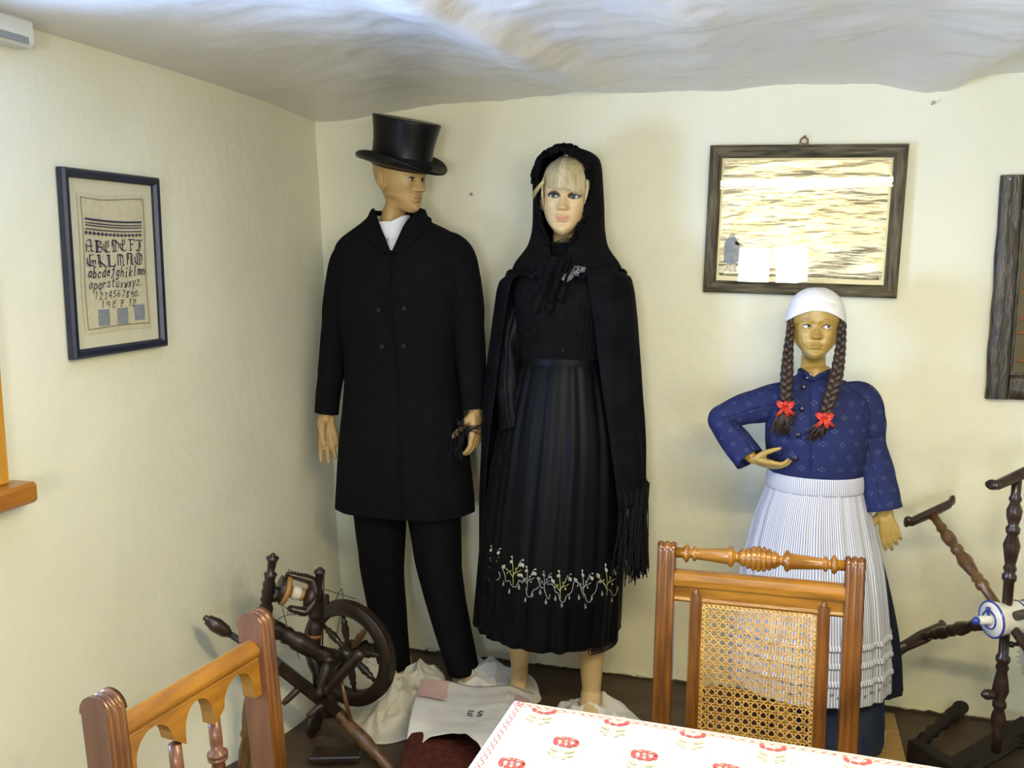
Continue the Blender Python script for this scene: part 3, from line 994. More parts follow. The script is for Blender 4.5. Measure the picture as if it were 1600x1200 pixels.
# his right hand: palm turned to the viewer, thumb outwards
body.add(*make_hand(wrL + np.array((0.004, -0.005, -0.004)), (0.12, -0.05, -1), (0.55, -0.85, 0.0), (-1, -0.4, 0), 0.170,
                    [(0.18, 0.22, 0.15), (0.26, 0.26, 0.18), (0.34, 0.32, 0.2), (0.5, 0.4, 0.25)], 0.10, (0.10, 0.50, 0.05), forearm=wrL + np.array((0.002, 0.006, 0.05)), r0=0.92))
# his left hand: seen from the thumb side, fingers curving in
body.add(*make_hand(wrR + np.array((0.002, -0.006, -0.004)), (0.10, -0.10, -1), (-0.95, 0.30, 0), (-0.25, -1, 0), 0.165,
                    [(0.30, 0.45, 0.35), (0.36, 0.5, 0.4), (0.42, 0.5, 0.4), (0.5, 0.5, 0.4)], 0.05, (0.30, 0.60, 0.25), forearm=wrR + np.array((-0.002, 0.006, 0.05)), r0=0.92))
# feet: right foot hidden by linen, heel of the left one shows
body.add(*make_foot((footL[0] + 0.005, MY + 0.01, 0.085), (-0.05, -1, 0), 0.24, 0.035, (footL[0] - 0.012, MY, 0.20), 0.70))
body.add(*make_foot((footR[0] + 0.012, MY + 0.005, 0.085), (0.6, -0.8, 0), 0.21, 0.034, (footR[0] - 0.03, MY, 0.20), 0.66))
bodyM = body.build('body', [M['skin_man'], M['lip_man'], M['brow']], man)
add_eyes(placeM, RM, HM, infoM, bodyM, (0.0, 0.0), 'man')

# trousers: two creased legs
mb = MB()
for s, (t0, k0, b0) in enumerate((((0.277, 0.72), (0.285, 0.40), (footL[0] - 0.002, 0.055)), ((0.468, 0.72), (0.500, 0.40), (footR[0] + 0.004, 0.072)))):
    keys = [(0.90, 0.30 if s == 0 else 0.44, MY, 0.105, 0.125, 0.12, 2.1), (t0[1], t0[0], MY, 0.094, 0.105, 0.105, 2.1), (0.56, (t0[0] + k0[0]) / 2, MY, 0.083, 0.092, 0.09, 2.1),
            (k0[1], k0[0], MY, 0.071, 0.082, 0.080, 2.1), (0.22, (k0[0] + b0[0]) / 2, MY, 0.059, 0.072, 0.072, 2.1), (b0[1], b0[0], MY, 0.050, 0.070, 0.066, 2.1)]
    fold = lambda a, t, s=s: 1 + 0.05 * np.exp(-((np.sin(a) + 1) / 0.02) ** 2) + 0.035 * np.array([nz((math.cos(q) * 1.3 + s * 7, math.sin(q) * 1.3, t * 9)) for q in a]) * (0.4 + t)
    P, UV = loft(keys, 50, 48, fold=fold)
    mb.grid(P, uv=UV)
solidify(mb.build('trousers', M['blackwool'], man), 0.003)

# shirt with standing collar
mb = MB()
P, UV = loft([(1.40, 0.368, MY, 0.13, 0.118, 0.08, 2.2), (1.50, 0.362, MY, 0.11, 0.100, 0.08, 2.2), (1.555, 0.352, MY, 0.066, 0.070, 0.064, 2.0)], 14, 40)
mb.grid(P, uv=UV)
shirt = mb.build('shirt', M['whitecotton'], man)
mb = MB()
P, UV = loft([(1.540, 0.350, MY - 0.004, 0.064, 0.070, 0.062, 2.0), (1.580, 0.347, MY - 0.004, 0.060, 0.066, 0.060, 2.0), (1.622, 0.344, MY - 0.004, 0.0575, 0.062, 0.058, 2.0)], 10, 48)
for k in range(P.shape[0]):                       # collar dips at the throat
    f = np.clip(-(P[k, :, 1] - MY) / 0.062, 0, 1) ** 3
    P[k, :, 2] -= 0.022 * f * (k / 9.0)
mb.grid(P, uv=UV)
solidify(mb.build('collar', M['whitecotton'], shirt), 0.003, 1)
mb = MB()                                        # button placket
pl = [PY(602, 362, -0.319), PY(603, 374, -0.326), PY(607, 390, -0.345)]
for a, b in zip(pl[:-1], pl[1:]):
    mb.tube([a, b], 0.010, 8, flat=(0.25, 1), up=(0, 1, 0))
mb.build('placket', M['whitecotton'], shirt)

# coat
apex = PY(609, 396, -0.383)
vl, vr = PY(590, 326, -0.285), PY(650, 322, -0.285)
keys = [(0.632, 0.368, MY, 0.244, 0.150, 0.125, 2.3), (0.70, 0.368, MY, 0.240, 0.148, 0.124, 2.3), (0.85, 0.368, MY, 0.226, 0.143, 0.12, 2.3), (1.00, 0.368, MY, 0.206, 0.135, 0.115, 2.3),
        (1.12, 0.368, MY, 0.198, 0.130, 0.112, 2.3), (1.25, 0.369, MY, 0.208, 0.136, 0.112, 2.4), (1.38, 0.372, MY, 0.228, 0.137, 0.108, 2.5), (1.46, 0.374, MY, 0.236, 0.125, 0.10, 2.5),
        (1.515, 0.374, MY, 0.232, 0.108, 0.092, 2.4), (1.548, 0.372, MY, 0.208, 0.096, 0.086, 2.3), (1.575, 0.368, MY, 0.165, 0.088, 0.082, 2.2), (1.598, 0.360, MY, 0.122, 0.080, 0.078, 2.1), (1.618, 0.352, MY, 0.090, 0.072, 0.074, 2.0), (1.632, 0.349, MY, 0.076, 0.068, 0.072, 2.0)]
def coat_fold(a, t):
    low = max(0.0, 1 - t / 0.42)
    return np.array([1 + 0.012 * nz((math.cos(q) * 2, math.sin(q) * 2, t * 6)) + low * 0.022 * math.sin(5 * q + 0.6) + low * 0.01 * math.sin(11 * q) for q in a])
n, ns = 150, 160
P, UV = loft(keys, n, ns, fold=coat_fold)
V = P.reshape(-1, 3)
F = []
W1 = ns + 1
def in_v(p):
    if p[1] > MY - 0.02 or p[2] < apex[2] + 0.012:
        return False
    tt = (p[2] - apex[2])
    xl = apex[0] + (vl[0] - apex[0]) * tt / (vl[2] - apex[2])
    xr = apex[0] + (vr[0] - apex[0]) * tt / (vr[2] - apex[2])
    return xl - 0.012 < p[0] < xr + 0.012
for j in range(n - 1):
    for i in range(ns):
        q = (j * W1 + i, j * W1 + i + 1, (j + 1) * W1 + i + 1, (j + 1) * W1 + i)
        if in_v(V[list(q)].mean(0)):
            continue
        F.append(q)
mb = MB()
mb.add(V, F, 0, True, UV.reshape(-1, 2))
coat = solidify(mb.build('coat', M['blackwool'], man), 0.004)
for path, rad, sd in (([shL + (0.040, 0, 0.055), shL, (shL + elL) / 2 + (-0.006, 0, 0), elL, (elL + wrL) / 2, wrL + (0.001, 0, 0.005)], [0.040, 0.064, 0.060, 0.052, 0.046, 0.042], 0.0),
                      ([shR + (-0.040, 0, 0.058), shR, (shR + elR) / 2 + (0.006, 0, 0), elR, (elR + wrR) / 2, wrR + (-0.002, 0, 0.005)], [0.040, 0.066, 0.064, 0.054, 0.047, 0.042], 4.0)):
    P, UV = sleeve(path, rad, 60, 40, 0.004, 8, (1.08, 0.96), seed=sd)
    mb = MB()
    mb.grid(P, uv=UV)
    solidify(mb.build('sleeve', M['blackwool'], coat), 0.004)
# turned collar and lapels: a flat band following the V opening
def coat_front_y(x, z):
    K = spline(keys, 200)
    k = np.argmin(np.abs(K[:, 0] - z))
    _, cx, cy, rx, ryf, ryb, sq = K[k]
    u = min(abs((x - cx) / rx), 0.98)
    return cy - ryf * (1 - u ** sq) ** (1 / sq)
for s, top in ((-1, vl), (1, vr)):
    inner, outer = [], []
    for t in np.linspace(0, 1, 16):
        p = apex * (1 - t) + top * t
        wdt = 0.070 * math.sin(math.pi * min(1, 0.10 + 0.75 * t)) * (1.0 if t < 0.85 else 0.8)
        q = p + np.array((s * wdt, 0, -0.012 * t))
        p = np.array((p[0], coat_front_y(p[0], p[2]) - 0.006, p[2]))
        q = np.array((q[0], coat_front_y(q[0], q[2]) - 0.004, q[2]))
        inner.append(p); outer.append(q)
    rows = [[i_ * (1 - w) + o_ * w + np.array((0, -0.008 * math.sin(math.pi * min(w * 1.2, 1)), 0)) for w in np.linspace(0, 1, 7)] for i_, o_ in zip(inner, outer)]
    mb = MB()
    mb.grid(rows)
    solidify(mb.build('lapel', M['blackwool'], coat), 0.004, 0)
P, UV = loft([(1.592, 0.354, MY, 0.110, 0.076, 0.080, 2.0), (1.612, 0.350, MY, 0.086, 0.070, 0.076, 2.0), (1.638, 0.346, MY + 0.004, 0.070, 0.066, 0.070, 2.0)], 8, 0, th=np.linspace(-1.7, 1.7, 60))
mb = MB()
mb.grid(P)
solidify(mb.build('coat_collar', M['blackwool'], coat), 0.007, 1)
for px, py in ((592, 485), (632, 482), (597, 541), (630, 541)):
    p = PY(px, py, -0.385)
    y = coat_front_y(p[0], p[2])
    mb = MB()
    mb.turned((p[0], y - 0.001, p[2]), (p[0], y - 0.008, p[2]), [(0, 0.010), (0.5, 0.011), (0.9, 0.009), (1, 0.006)], 16)
    mb.build('button', M['blackbutton'], coat)
mb = MB()                                        # overlap edge of the double-breasted front
pts = []
for z in np.linspace(0.64, apex[2] - 0.005, 40):
    x = apex[0] + 0.035 * (1 - (z - 0.64) / (apex[2] - 0.64)) + 0.0
    pts.append((x, coat_front_y(x, z) - 0.003, z))
mb.tube(pts, 0.003, 6)
mb.build('front_edge', M['blackwool'], coat)

# top hat: tilted with the head
Rh = np.array(RM)
hc = placeM((0, 0.0, 0.655))
hat_R = np.array(frame_of(math.radians(72), math.radians(13), math.radians(-2)))
def hatp(x, y, z):
    return hc + hat_R @ np.array((x, y, z))
hat = thing('top_hat', tuple(hc), 'black silk top hat tilted forward on the man mannequin', 'hat')
def hat_ring(z, r, ry, curl=0.0, n=72):
    row = []
    for q in np.linspace(0, 2 * math.pi, n, endpoint=False):
        x, y = r * math.cos(q), ry * math.sin(q)
        zz = z + curl * abs(math.cos(q)) ** 2.2
        row.append(hatp(x, y, zz))
    return row
mb = MB()
prof = [(0.000, 0.0905, 0.106), (0.004, 0.091, 0.1065), (0.03, 0.0885, 0.1045), (0.07, 0.0895, 0.1055), (0.11, 0.0955, 0.1115), (0.137, 0.101, 0.1165), (0.1425, 0.1015, 0.117), (0.1455, 0.0995, 0.115), (0.1450, 0.090, 0.106), (0.1435, 0.045, 0.055), (0.1435, 0.001, 0.001)]
mb.grid([hat_ring(*p) for p in prof], closed_u=True)
mb.build('crown', M['hatsilk'], hat)
mb = MB()
mb.grid([hat_ring(z, r, ry, c) for z, r, ry, c in ((-0.012, 0.084, 0.100, 0), (-0.006, 0.090, 0.106, 0.0), (-0.004, 0.105, 0.124, 0.002), (-0.006, 0.122, 0.145, 0.012), (-0.006, 0.131, 0.157, 0.026),
                                                     (-0.001, 0.1345, 0.161, 0.033), (0.003, 0.133, 0.159, 0.034), (0.001, 0.127, 0.152, 0.027), (0.000, 0.105, 0.125, 0.007), (0.003, 0.0905, 0.106, 0.002))], closed_u=True)
mb.build('brim', M['hatsilk'], hat)
mb = MB()
mb.grid([hat_ring(z, r, r + 0.0155) for z, r in ((0.001, 0.0925), (0.006, 0.0932), (0.028, 0.0908), (0.030, 0.0895))], closed_u=True)
mb.build('hat_band', M['hatband'], hat)

# black lace cord looped round his left hand
mb = MB()
for k in range(7):
    c = wrR + np.array((0.004, -0.01, -0.03 - 0.008 * k))
    a0 = 0.3 + 0.5 * k
    ring = [c + np.array((0.036 * math.cos(q), 0.040 * math.sin(q), 0.016 * math.sin(q + a0) + 0.004 * math.sin(3 * q + k))) for q in np.linspace(0, 2 * math.pi, 26)]
    mb.tube(ring, 0.0016, 6)
for k in range(16):
    x0 = rng.normal() * 0.016
    p0 = wrR + np.array((-0.028 + x0, -0.045, -0.03 + rng.normal() * 0.01))
    pts = [p0 + np.array((0.012 * math.sin(3 * t + k) - 0.018 * t, -0.008 * t, -t * (0.09 + 0.05 * rng.random()))) for t in np.linspace(0, 1, 14)]
    mb.tube(pts, 0.0014, 5)
mb.ball(wrR + np.array((-0.035, -0.046, -0.145)), (0.010, 0.007, 0.016), 8)
mb.ball(wrR + np.array((-0.035, -0.050, -0.035)), (0.011, 0.007, 0.011), 8)
tag(mb.build('lace_cord', M['blacklace']), 'thin black lace cord wound round the man mannequin\'s hand', 'cord')

# ================================================================== WOMAN IN BLACK COSTUME
WY = -0.30
woman = thing('mannequin', (0.945, WY, 0.0), 'woman mannequin in black costume with headscarf, shawl and embroidered apron', 'mannequin')
body = MB()
HW, RW = 0.226, frame_of(math.radians(6), math.radians(3), math.radians(3))
chin = np.array((0.938, -0.300, 1.560))
placeW, infoW = make_head(body, chin, HW, RW, 'woman', (0, 1, 2, 3))
mbx = MB()
mbx.tube([(0.94, WY, 0.85), (0.94, WY, 1.0), (0.938, WY, 1.14), (0.937, WY, 1.32), (0.936, WY, 1.42), (0.936, WY, 1.47), (0.936, WY, 1.52)],
         [0.15, 0.14, 0.10, 0.13, 0.11, 0.06, 0.045], 20, flat=(0.68, 1), up=(0, 1, 0))
legL, legR = PY(812, 1060, -0.27), PY(924, 1088, -0.33)
mbx.tube([(0.87, WY, 0.88), (0.85, WY, 0.48), (legL[0], -0.27, 0.12)], [0.08, 0.05, 0.03], 14)
mbx.tube([(1.00, WY, 0.88), (1.02, WY, 0.48), (legR[0], -0.33, 0.12)], [0.08, 0.05, 0.03], 14)
body.add(*remeshed(mbx, 0.012, 3))
body.add(*make_foot((legL[0], -0.27, 0.085), (0.1, -1, 0), 0.22, 0.031, (legL[0] - 0.004, -0.27, 0.30)))
body.add(*make_foot((legR[0], -0.33, 0.085), (0.1, -1, 0), 0.22, 0.034, (legR[0] - 0.002, -0.33, 0.30)))
bodyW = body.build('body', [M['skin_woman'], M['lip_woman'], M['brow'], M['shadow_lid']], woman)
add_eyes(placeW, RW, HW, infoW, bodyW, (-0.12, -0.05), 'woman')

# blond wig: a cap plus combed strands forming a fringe and side locks
mb = MB()
rows = []
for v in np.linspace(0.0, 1.0, 22):
    row = []
    for u in np.linspace(0, 2 * math.pi, 60, endpoint=False):
        # from the crown outwards; u = 0 is the face
        ph = v * 1.75
        front = math.cos(u)
        reach = ph * (0.83 if front > 0.55 else 0.90 + 0.12 * (1 - front))
        x = 0.350 * math.sin(reach) * math.sin(u)
        y = 0.02 - (0.435 if front > 0 else 0.455) * math.sin(reach) * front
        z = 0.575 + 0.448 * math.cos(reach)
        row.append((x, y, z))
    rows.append(row)
R_ = np.array(rows)
mb.grid(placeW(R_.reshape(-1, 3)).reshape(R_.shape), closed_u=True)
for k in range(210):                              # fringe strands
    a = rng.uniform(-1, 1)
    u = a * 1.02
    end = 0.575 - 0.05 * a + 0.035 * math.sin(7 * a + 1) * 0.5 + rng.normal() * 0.012 - 0.10 * max(0, abs(a) - 0.72) / 0.28
    pts = []
    for t in np.linspace(0, 1, 12):
        ph = 0.18 + t * 1.30
        y = 0.02 - 0.452 * math.sin(ph) * math.cos(u * (0.55 + 0.45 * t)) - 0.012 - 0.012 * math.sin(math.pi * t)
        x = 0.372 * math.sin(ph) * math.sin(u * (0.55 + 0.45 * t)) * 0.98 + 0.03 * t * t * (0.3 - a) * 0.6
        z0 = 0.575 + 0.464 * math.cos(ph)
        z = z0 if t < 0.72 else z0 + (end - z0) * ((t - 0.72) / 0.28)
        pts.append(placeW((x, y, z)))
    mb.tube(pts, np.interp(np.linspace(0, 1, 12), [0, 0.5, 0.85, 1], [0.010, 0.0115, 0.008, 0.0015]) * HW, 6, flat=(0.5, 1.6), up=(0, -1, 0.3))
for s in (-1, 1):                                 # side locks in front of the ears
    for k in range(26):
        o = rng.uniform(0, 1)
        end = 0.33 + 0.10 * rng.random() + (0.06 if s > 0 else 0.0)
        pts = []
        for t in np.linspace(0, 1, 10):
            z = 0.72 + (end - 0.72) * t
            x = s * (0.300 + 0.020 * math.sin(math.pi * t) - 0.020 * t - 0.012 * o)
            y = -0.215 - 0.06 * o - 0.03 * math.sin(math.pi * t)
            pts.append(placeW((x, y, z)))
        mb.tube(pts, np.interp(np.linspace(0, 1, 10), [0, 0.6, 1], [0.012, 0.010, 0.002]) * HW, 6, flat=(0.6, 1.4))
for k in range(5):                                # stray flick at the temple
    pts = [placeW((-0.27 - 0.125 * t - 0.010 * k * t, -0.34 - 0.06 * t, 0.66 - 0.16 * t - 0.06 * t * t + 0.010 * k)) for t in np.linspace(0, 1, 8)]
    mb.tube(pts, np.linspace(0.007, 0.002, 8) * HW, 6)
mb.build('wig', M['blond'], woman)

# headscarf: hood round the face, widening over the shoulders
mb = MB()
hx, hy = 0.940, -0.275
levels = spline([  # z, cx, rx, yfront, yback, half gap angle at the face (0 = closed), lean
    (1.818, hx, 0.012, 0.030, 0.020, 0.0), (1.815, hx, 0.055, 0.075, 0.060, 0.0), (1.800, hx, 0.088, 0.105, 0.090, 0.14), (1.775, hx, 0.102, 0.112, 0.110, 0.72), (1.72, hx, 0.108, 0.105, 0.120, 0.80),
    (1.66, hx + 0.002, 0.110, 0.105, 0.118, 0.78), (1.60, hx + 0.004, 0.111, 0.112, 0.110, 0.66), (1.555, hx + 0.004, 0.116, 0.122, 0.105, 0.42), (1.515, hx + 0.002, 0.128, 0.125, 0.105, 0.24),
    (1.47, hx, 0.162, 0.130, 0.110, 0.10), (1.435, hx, 0.178, 0.138, 0.115, 0.05)], 80)
rows, edgeL, edgeR = [], [], []
nu = 72
for k, (z, cx, rx, yf, yb, gap) in enumerate(levels):
    row = []
    for u in np.linspace(0, 1, nu):
        a = gap + (2 * math.pi - 2 * gap) * u          # angle from the face (-Y)
        wv = 1 + 0.018 * nz((math.sin(a) * 2, math.cos(a) * 2, z * 12)) + 0.012 * math.sin(9 * a) * sstep(1.60, 1.48, z)
        x = cx + math.sin(a) * rx * wv
        y = hy - (math.cos(a) * (yf if math.cos(a) > 0 else yb)) * wv
        row.append((x, y, z - 0.012 * (1 - math.cos(a)) * 0.5 * sstep(1.70, 1.80, z)))
    rows.append(row)
    edgeL.append(row[0]); edgeR.append(row[-1])
mb.grid(rows)
scarf = solidify(mb.build('headscarf', M['blackcrepe'], woman), 0.004, 1)
mb = MB()                                          # gathered frill round the hood
for edge in (edgeL, edgeR):
    e = [np.array(p) for p in edge[6:62]]
    pts = spline(e, 170)
    pts = np.array([p + np.array((0.004 * math.sin(k * 1.7), -0.004 + 0.004 * math.cos(k * 2.1), 0.004 * math.sin(k * 2.6))) for k, p in enumerate(pts)])
    mb.tube(pts, 0.0065 + 0.0025 * np.sin(np.arange(170) * 1.9), 8)
top = []
for q in np.linspace(-1.5, 1.5, 150):
    top.append((hx + 0.096 * math.sin(q), hy - 0.056, 1.706 + 0.112 * math.cos(q)))
top = np.array([np.array(p) + np.array((0.003 * math.sin(k * 1.9), 0.004 * math.cos(k * 1.3), 0.004 * math.sin(k * 2.3))) for k, p in enumerate(top)])
mb.tube(top, 0.008 + 0.003 * np.sin(np.arange(150) * 1.7), 8)
mb.build('frill', M['blackcrepe'], scarf)
mb = MB()                                          # frilled lower edge on the shoulders and hanging front ends
low = np.array(rows[-1])
pts = spline(low[3:-3], 200)
pts = np.array([p + np.array((0.006 * math.sin(k * 1.3), -0.004 + 0.006 * math.cos(k * 1.7), 0.007 * math.sin(k * 2.2))) for k, p in enumerate(pts)])
mb.tube(pts, 0.008 + 0.003 * np.sin(np.arange(200) * 1.5), 8)
mb.build('frill', M['blackcrepe'], scarf)
ends = []
for (p0, p1, w0, w1) in ((PY(868, 400, -0.425), PY(846, 486, -0.435), 0.045, 0.030), (PY(880, 405, -0.43), PY(868, 470, -0.44), 0.030, 0.022)):
    mb = MB()
    rws = []
    for t in np.linspace(0, 1, 24):
        c = p0 * (1 - t) + p1 * t
        w = (w0 * (1 - t) + w1 * t) * (1 + 0.15 * math.sin(9 * t))
        rws.append([c + np.array((w * u, -0.012 * math.cos(5 * u + 3 * t) - 0.006 * math.sin(8 * t), 0.010 * math.sin(4 * u) * t)) for u in np.linspace(-1, 1, 16)])
    mb.grid(rws)
    solidify(mb.build('scarf_end', M['blackcrepe'], scarf), 0.004, 0)

# blouse: tucked bodice
keys = [(1.13, 0.938, WY, 0.130, 0.110, 0.095, 2.2), (1.20, 0.938, WY, 0.138, 0.122, 0.10, 2.2), (1.30, 0.938, WY, 0.150, 0.140, 0.10, 2.2), (1.38, 0.938, WY, 0.158, 0.128, 0.10, 2.3),
        (1.44, 0.938, WY, 0.140, 0.098, 0.09, 2.2), (1.485, 0.938, WY, 0.080, 0.070, 0.07, 2.0), (1.53, 0.937, WY, 0.050, 0.056, 0.055, 2.0)]
def bod_fold(a, t):
    return 1 + 0.012 * np.abs(np.sin(a * 26)) * (np.sin(a) < 0) * sstep(0.75, 0.55, t)
P, UV = loft(keys, 60, 300, fold=bod_fold)
mb = MB(); mb.grid(P, uv=UV)
blouse = mb.build('blouse', M['blackcrepe'], woman)
# lace at the throat and a lace insert on the breast
mb = MB()
c0 = np.array((0.937, WY - 0.004, 1.532))
for k in range(46):
    q = 2 * math.pi * k / 46
    c = c0 + np.array((0.054 * math.cos(q), 0.060 * math.sin(q), 0.006 * math.sin(4 * q)))
    ring = [c + np.array((-math.sin(q) * 0.006 * math.cos(w), math.cos(q) * 0.006 * math.cos(w), 0.007 * math.sin(w))) for w in np.linspace(0, 2 * math.pi, 9)]
    mb.tube(ring, 0.0011, 5)
mb.build('throat_lace', M['blacklace'], blouse)
mb = MB()
a0, a1 = PY(880, 436, -0.432), PY(914, 416, -0.428)
for k in range(26):
    t = rng.random()
    rr = 0.0035 + 0.004 * rng.random()
    c = a0 * (1 - t) + a1 * t + np.array((0, -0.004, 0.009 * rng.uniform(-1, 1)))
    ring = [c + np.array((rr * math.cos(w) * (1 + 0.4 * math.cos(5 * w + k)), 0, rr * math.sin(w) * (1 + 0.4 * math.cos(5 * w + k)))) for w in np.linspace(0, 2 * math.pi, 22)]
    mb.tube(ring, 0.0008, 5)
mb.build('lace_insert', M['greythread'], blouse)
for k in range(4):
    p = PY(879, 470 + 26 * k, -0.43)
    mb = MB(); mb.ball((p[0], WY - 0.142 + 0.006 * k, p[2]), (0.006, 0.004, 0.006), 6)
    mb.build('button', M['blackbutton'], blouse)
# sleeves
arms = [([(0.83, WY, 1.41), (0.795, WY - 0.005, 1.34), (0.775, WY - 0.03, 1.20), (0.775, WY - 0.05, 1.06), (0.80, WY - 0.09, 0.95)], [0.036, 0.050, 0.050, 0.046, 0.040]),
        ([(1.045, WY, 1.41), (1.07, WY, 1.34), (1.085, WY - 0.015, 1.20), (1.092, WY - 0.02, 1.06), (1.095, WY - 0.025, 0.92)], [0.036, 0.050, 0.052, 0.050, 0.046])]
for k, (p, r) in enumerate(arms):
    P, UV = sleeve(p, r, 60, 44, 0.009, 11, seed=3.0 * k + 9)
    mb = MB(); mb.grid(P, uv=UV)
    solidify(mb.build('sleeve', M['blacksatin'], blouse), 0.003)

# skirt: long, gathered
def pleat(nf, amp, t0=0.0):
    def f(a, t):
        g = np.ones(len(a))
        for i, q in enumerate(a):
            g[i] += amp * (0.25 + t) * (math.sin(nf * q + 1.5 * nz((q, t * 2, 0))) + 0.5 * math.sin(nf * 1.7 * q + 2.0))
        return g
    return f
skeys = [(1.16, 0.938, WY, 0.128, 0.110, 0.10, 2.1), (1.08, 0.935, WY, 0.150, 0.128, 0.12, 2.1), (0.90, 0.918, WY, 0.196, 0.155, 0.15, 2.1), (0.60, 0.900, WY, 0.222, 0.185, 0.17, 2.1),
         (0.40, 0.890, WY, 0.230, 0.198, 0.18, 2.1), (0.285, 0.886, WY, 0.234, 0.204, 0.18, 2.1)]
P, UV = loft(skeys, 60, 220, fold=pleat(22, 0.018))
P[-1, :, 2] += 0.006
mb = MB(); mb.grid(P, uv=UV)
skirt = solidify(mb.build('skirt', M['blackcrepe'], woman), 0.003)
mb = MB()
for z, r in ((0.465, 1.012), (0.445, 1.012), (0.43, 1.012)):
    ring = []
    for q in np.linspace(2.6, 4.4, 30):
        ring.append((0.892 + 0.228 * r * math.cos(q), WY + 0.198 * r * math.sin(q), z))
    mb.tube(ring, 0.004, 6)
mb.build('braid_trim', M['blacksatin'], skirt)
mb = MB()                                          # lace flounce under the hem at her left side
for k in range(60):
    q = -0.75 + 0.9 * k / 59
    c = np.array((0.892 + 0.229 * math.cos(q), WY + 0.20 * math.sin(q) * 0.9, 0.272 + 0.012 * (k % 3)))
    ring = [c + np.array((-math.sin(q) * 0.010 * math.cos(w), math.cos(q) * 0.010 * math.cos(w), 0.016 * math.sin(w))) for w in np.linspace(0, 2 * math.pi, 11)]
    mb.tube(ring, 0.0016, 5)
mb.build('hem_lace', M['blacklace'], skirt)

# satin apron over the front of the skirt
def apr_fold(a, t):
    g = np.ones(len(a)) * 1.045
    for i, q in enumerate(a):
        g[i] += (0.30 + t) * (0.020 * math.sin(19 * q + 2.0 * nz((q * 1.5, t * 1.6, 4))) + 0.012 * math.sin(31 * q + 1.0 + 2 * t)) + 0.02 * nz((q * 3, t * 5, 8)) * t
    return g
akeys = [(1.165, 0.938, WY, 0.128, 0.112, 0.10, 2.1), (1.10, 0.936, WY, 0.148, 0.130, 0.12, 2.1), (0.90, 0.932, WY, 0.186, 0.165, 0.15, 2.1), (0.60, 0.918, WY, 0.206, 0.198, 0.17, 2.1),
         (0.40, 0.910, WY, 0.210, 0.218, 0.18, 2.1), (0.33, 0.908, WY, 0.210, 0.224, 0.18, 2.1), (0.298, 0.906, WY, 0.210, 0.226, 0.18, 2.1)]
AN = 180
ATH = np.linspace(math.pi / 2 + 0.02, 3 * math.pi / 2 + 0.10, 300)         # theta+seam: from her right side over the front to her left
AP, AUV = loft(akeys, AN, 0, fold=apr_fold, th=ATH)
mb = MB(); mb.grid(AP, uv=AUV)
apron = solidify(mb.build('apron', M['blacksatin'], woman), 0.003)
P, UV = loft([(1.185, 0.938, WY, 0.137, 0.120, 0.105, 2.1), (1.165, 0.938, WY, 0.139, 0.122, 0.107, 2.1), (1.145, 0.938, WY, 0.138, 0.121, 0.106, 2.1)], 6, 60)
mb = MB(); mb.grid(P, uv=UV)
solidify(mb.build('waistband', M['blacksatin'], apron), 0.004, 1)

# embroidery on the apron: sprigs, a scalloped line, drops
def apron_at(px, py):
    """point of the apron cloth in front of the given picture point, and its outward normal"""
    best = None
    tgt = _ray(px, py); tgt = tgt / np.linalg.norm(tgt)
    d = AP.reshape(-1, 3) - CAM
    L = d @ tgt
    off = np.linalg.norm(d - L[:, None] * tgt, axis=1)
    k = int(np.argmin(off + 0.02 * L))
    j, i = divmod(k, AP.shape[1])
    i = min(max(i, 1), AP.shape[1] - 2); j = min(max(j, 1), AP.shape[0] - 2)
    nrm = np.cross(AP[j, i + 1] - AP[j, i - 1], AP[j + 1, i] - AP[j - 1, i])
    nrm /= np.linalg.norm(nrm)
    if nrm @ (CAM - AP[j, i]) < 0:
        nrm = -nrm
    den = tgt @ nrm
    p = AP[j, i]
    if abs(den) > 0.25:
        q = CAM + tgt * (((AP[j, i] - CAM) @ nrm) / den)
        if np.linalg.norm(q - p) < 0.012:
            p = q
    return p + nrm * 0.003
def stitch(name, strokes, mat, r):
    mb = MB()
    for st in strokes:
        pts = [apron_at(*q) for q in st]
        pts = [p for k, p in enumerate(pts) if k == 0 or np.linalg.norm(p - pts[k - 1]) > 1e-5]
        if len(pts) > 1:
            mb.tube(pts, r, 5)
    if mb.n:
        return mb.build(name, mat, apron)
def lerp_path(pts, n=14):
    return [tuple(q) for q in spline(pts, n)]
SPR = [(771, 872, 0.85, 0), (803, 892, 1.0, 0), (825, 904, 0.85, 1), (851, 908, 0.7, 2), (876, 914, 1.0, 0), (911, 912, 0.95, 1), (947, 906, 1.1, 0)]
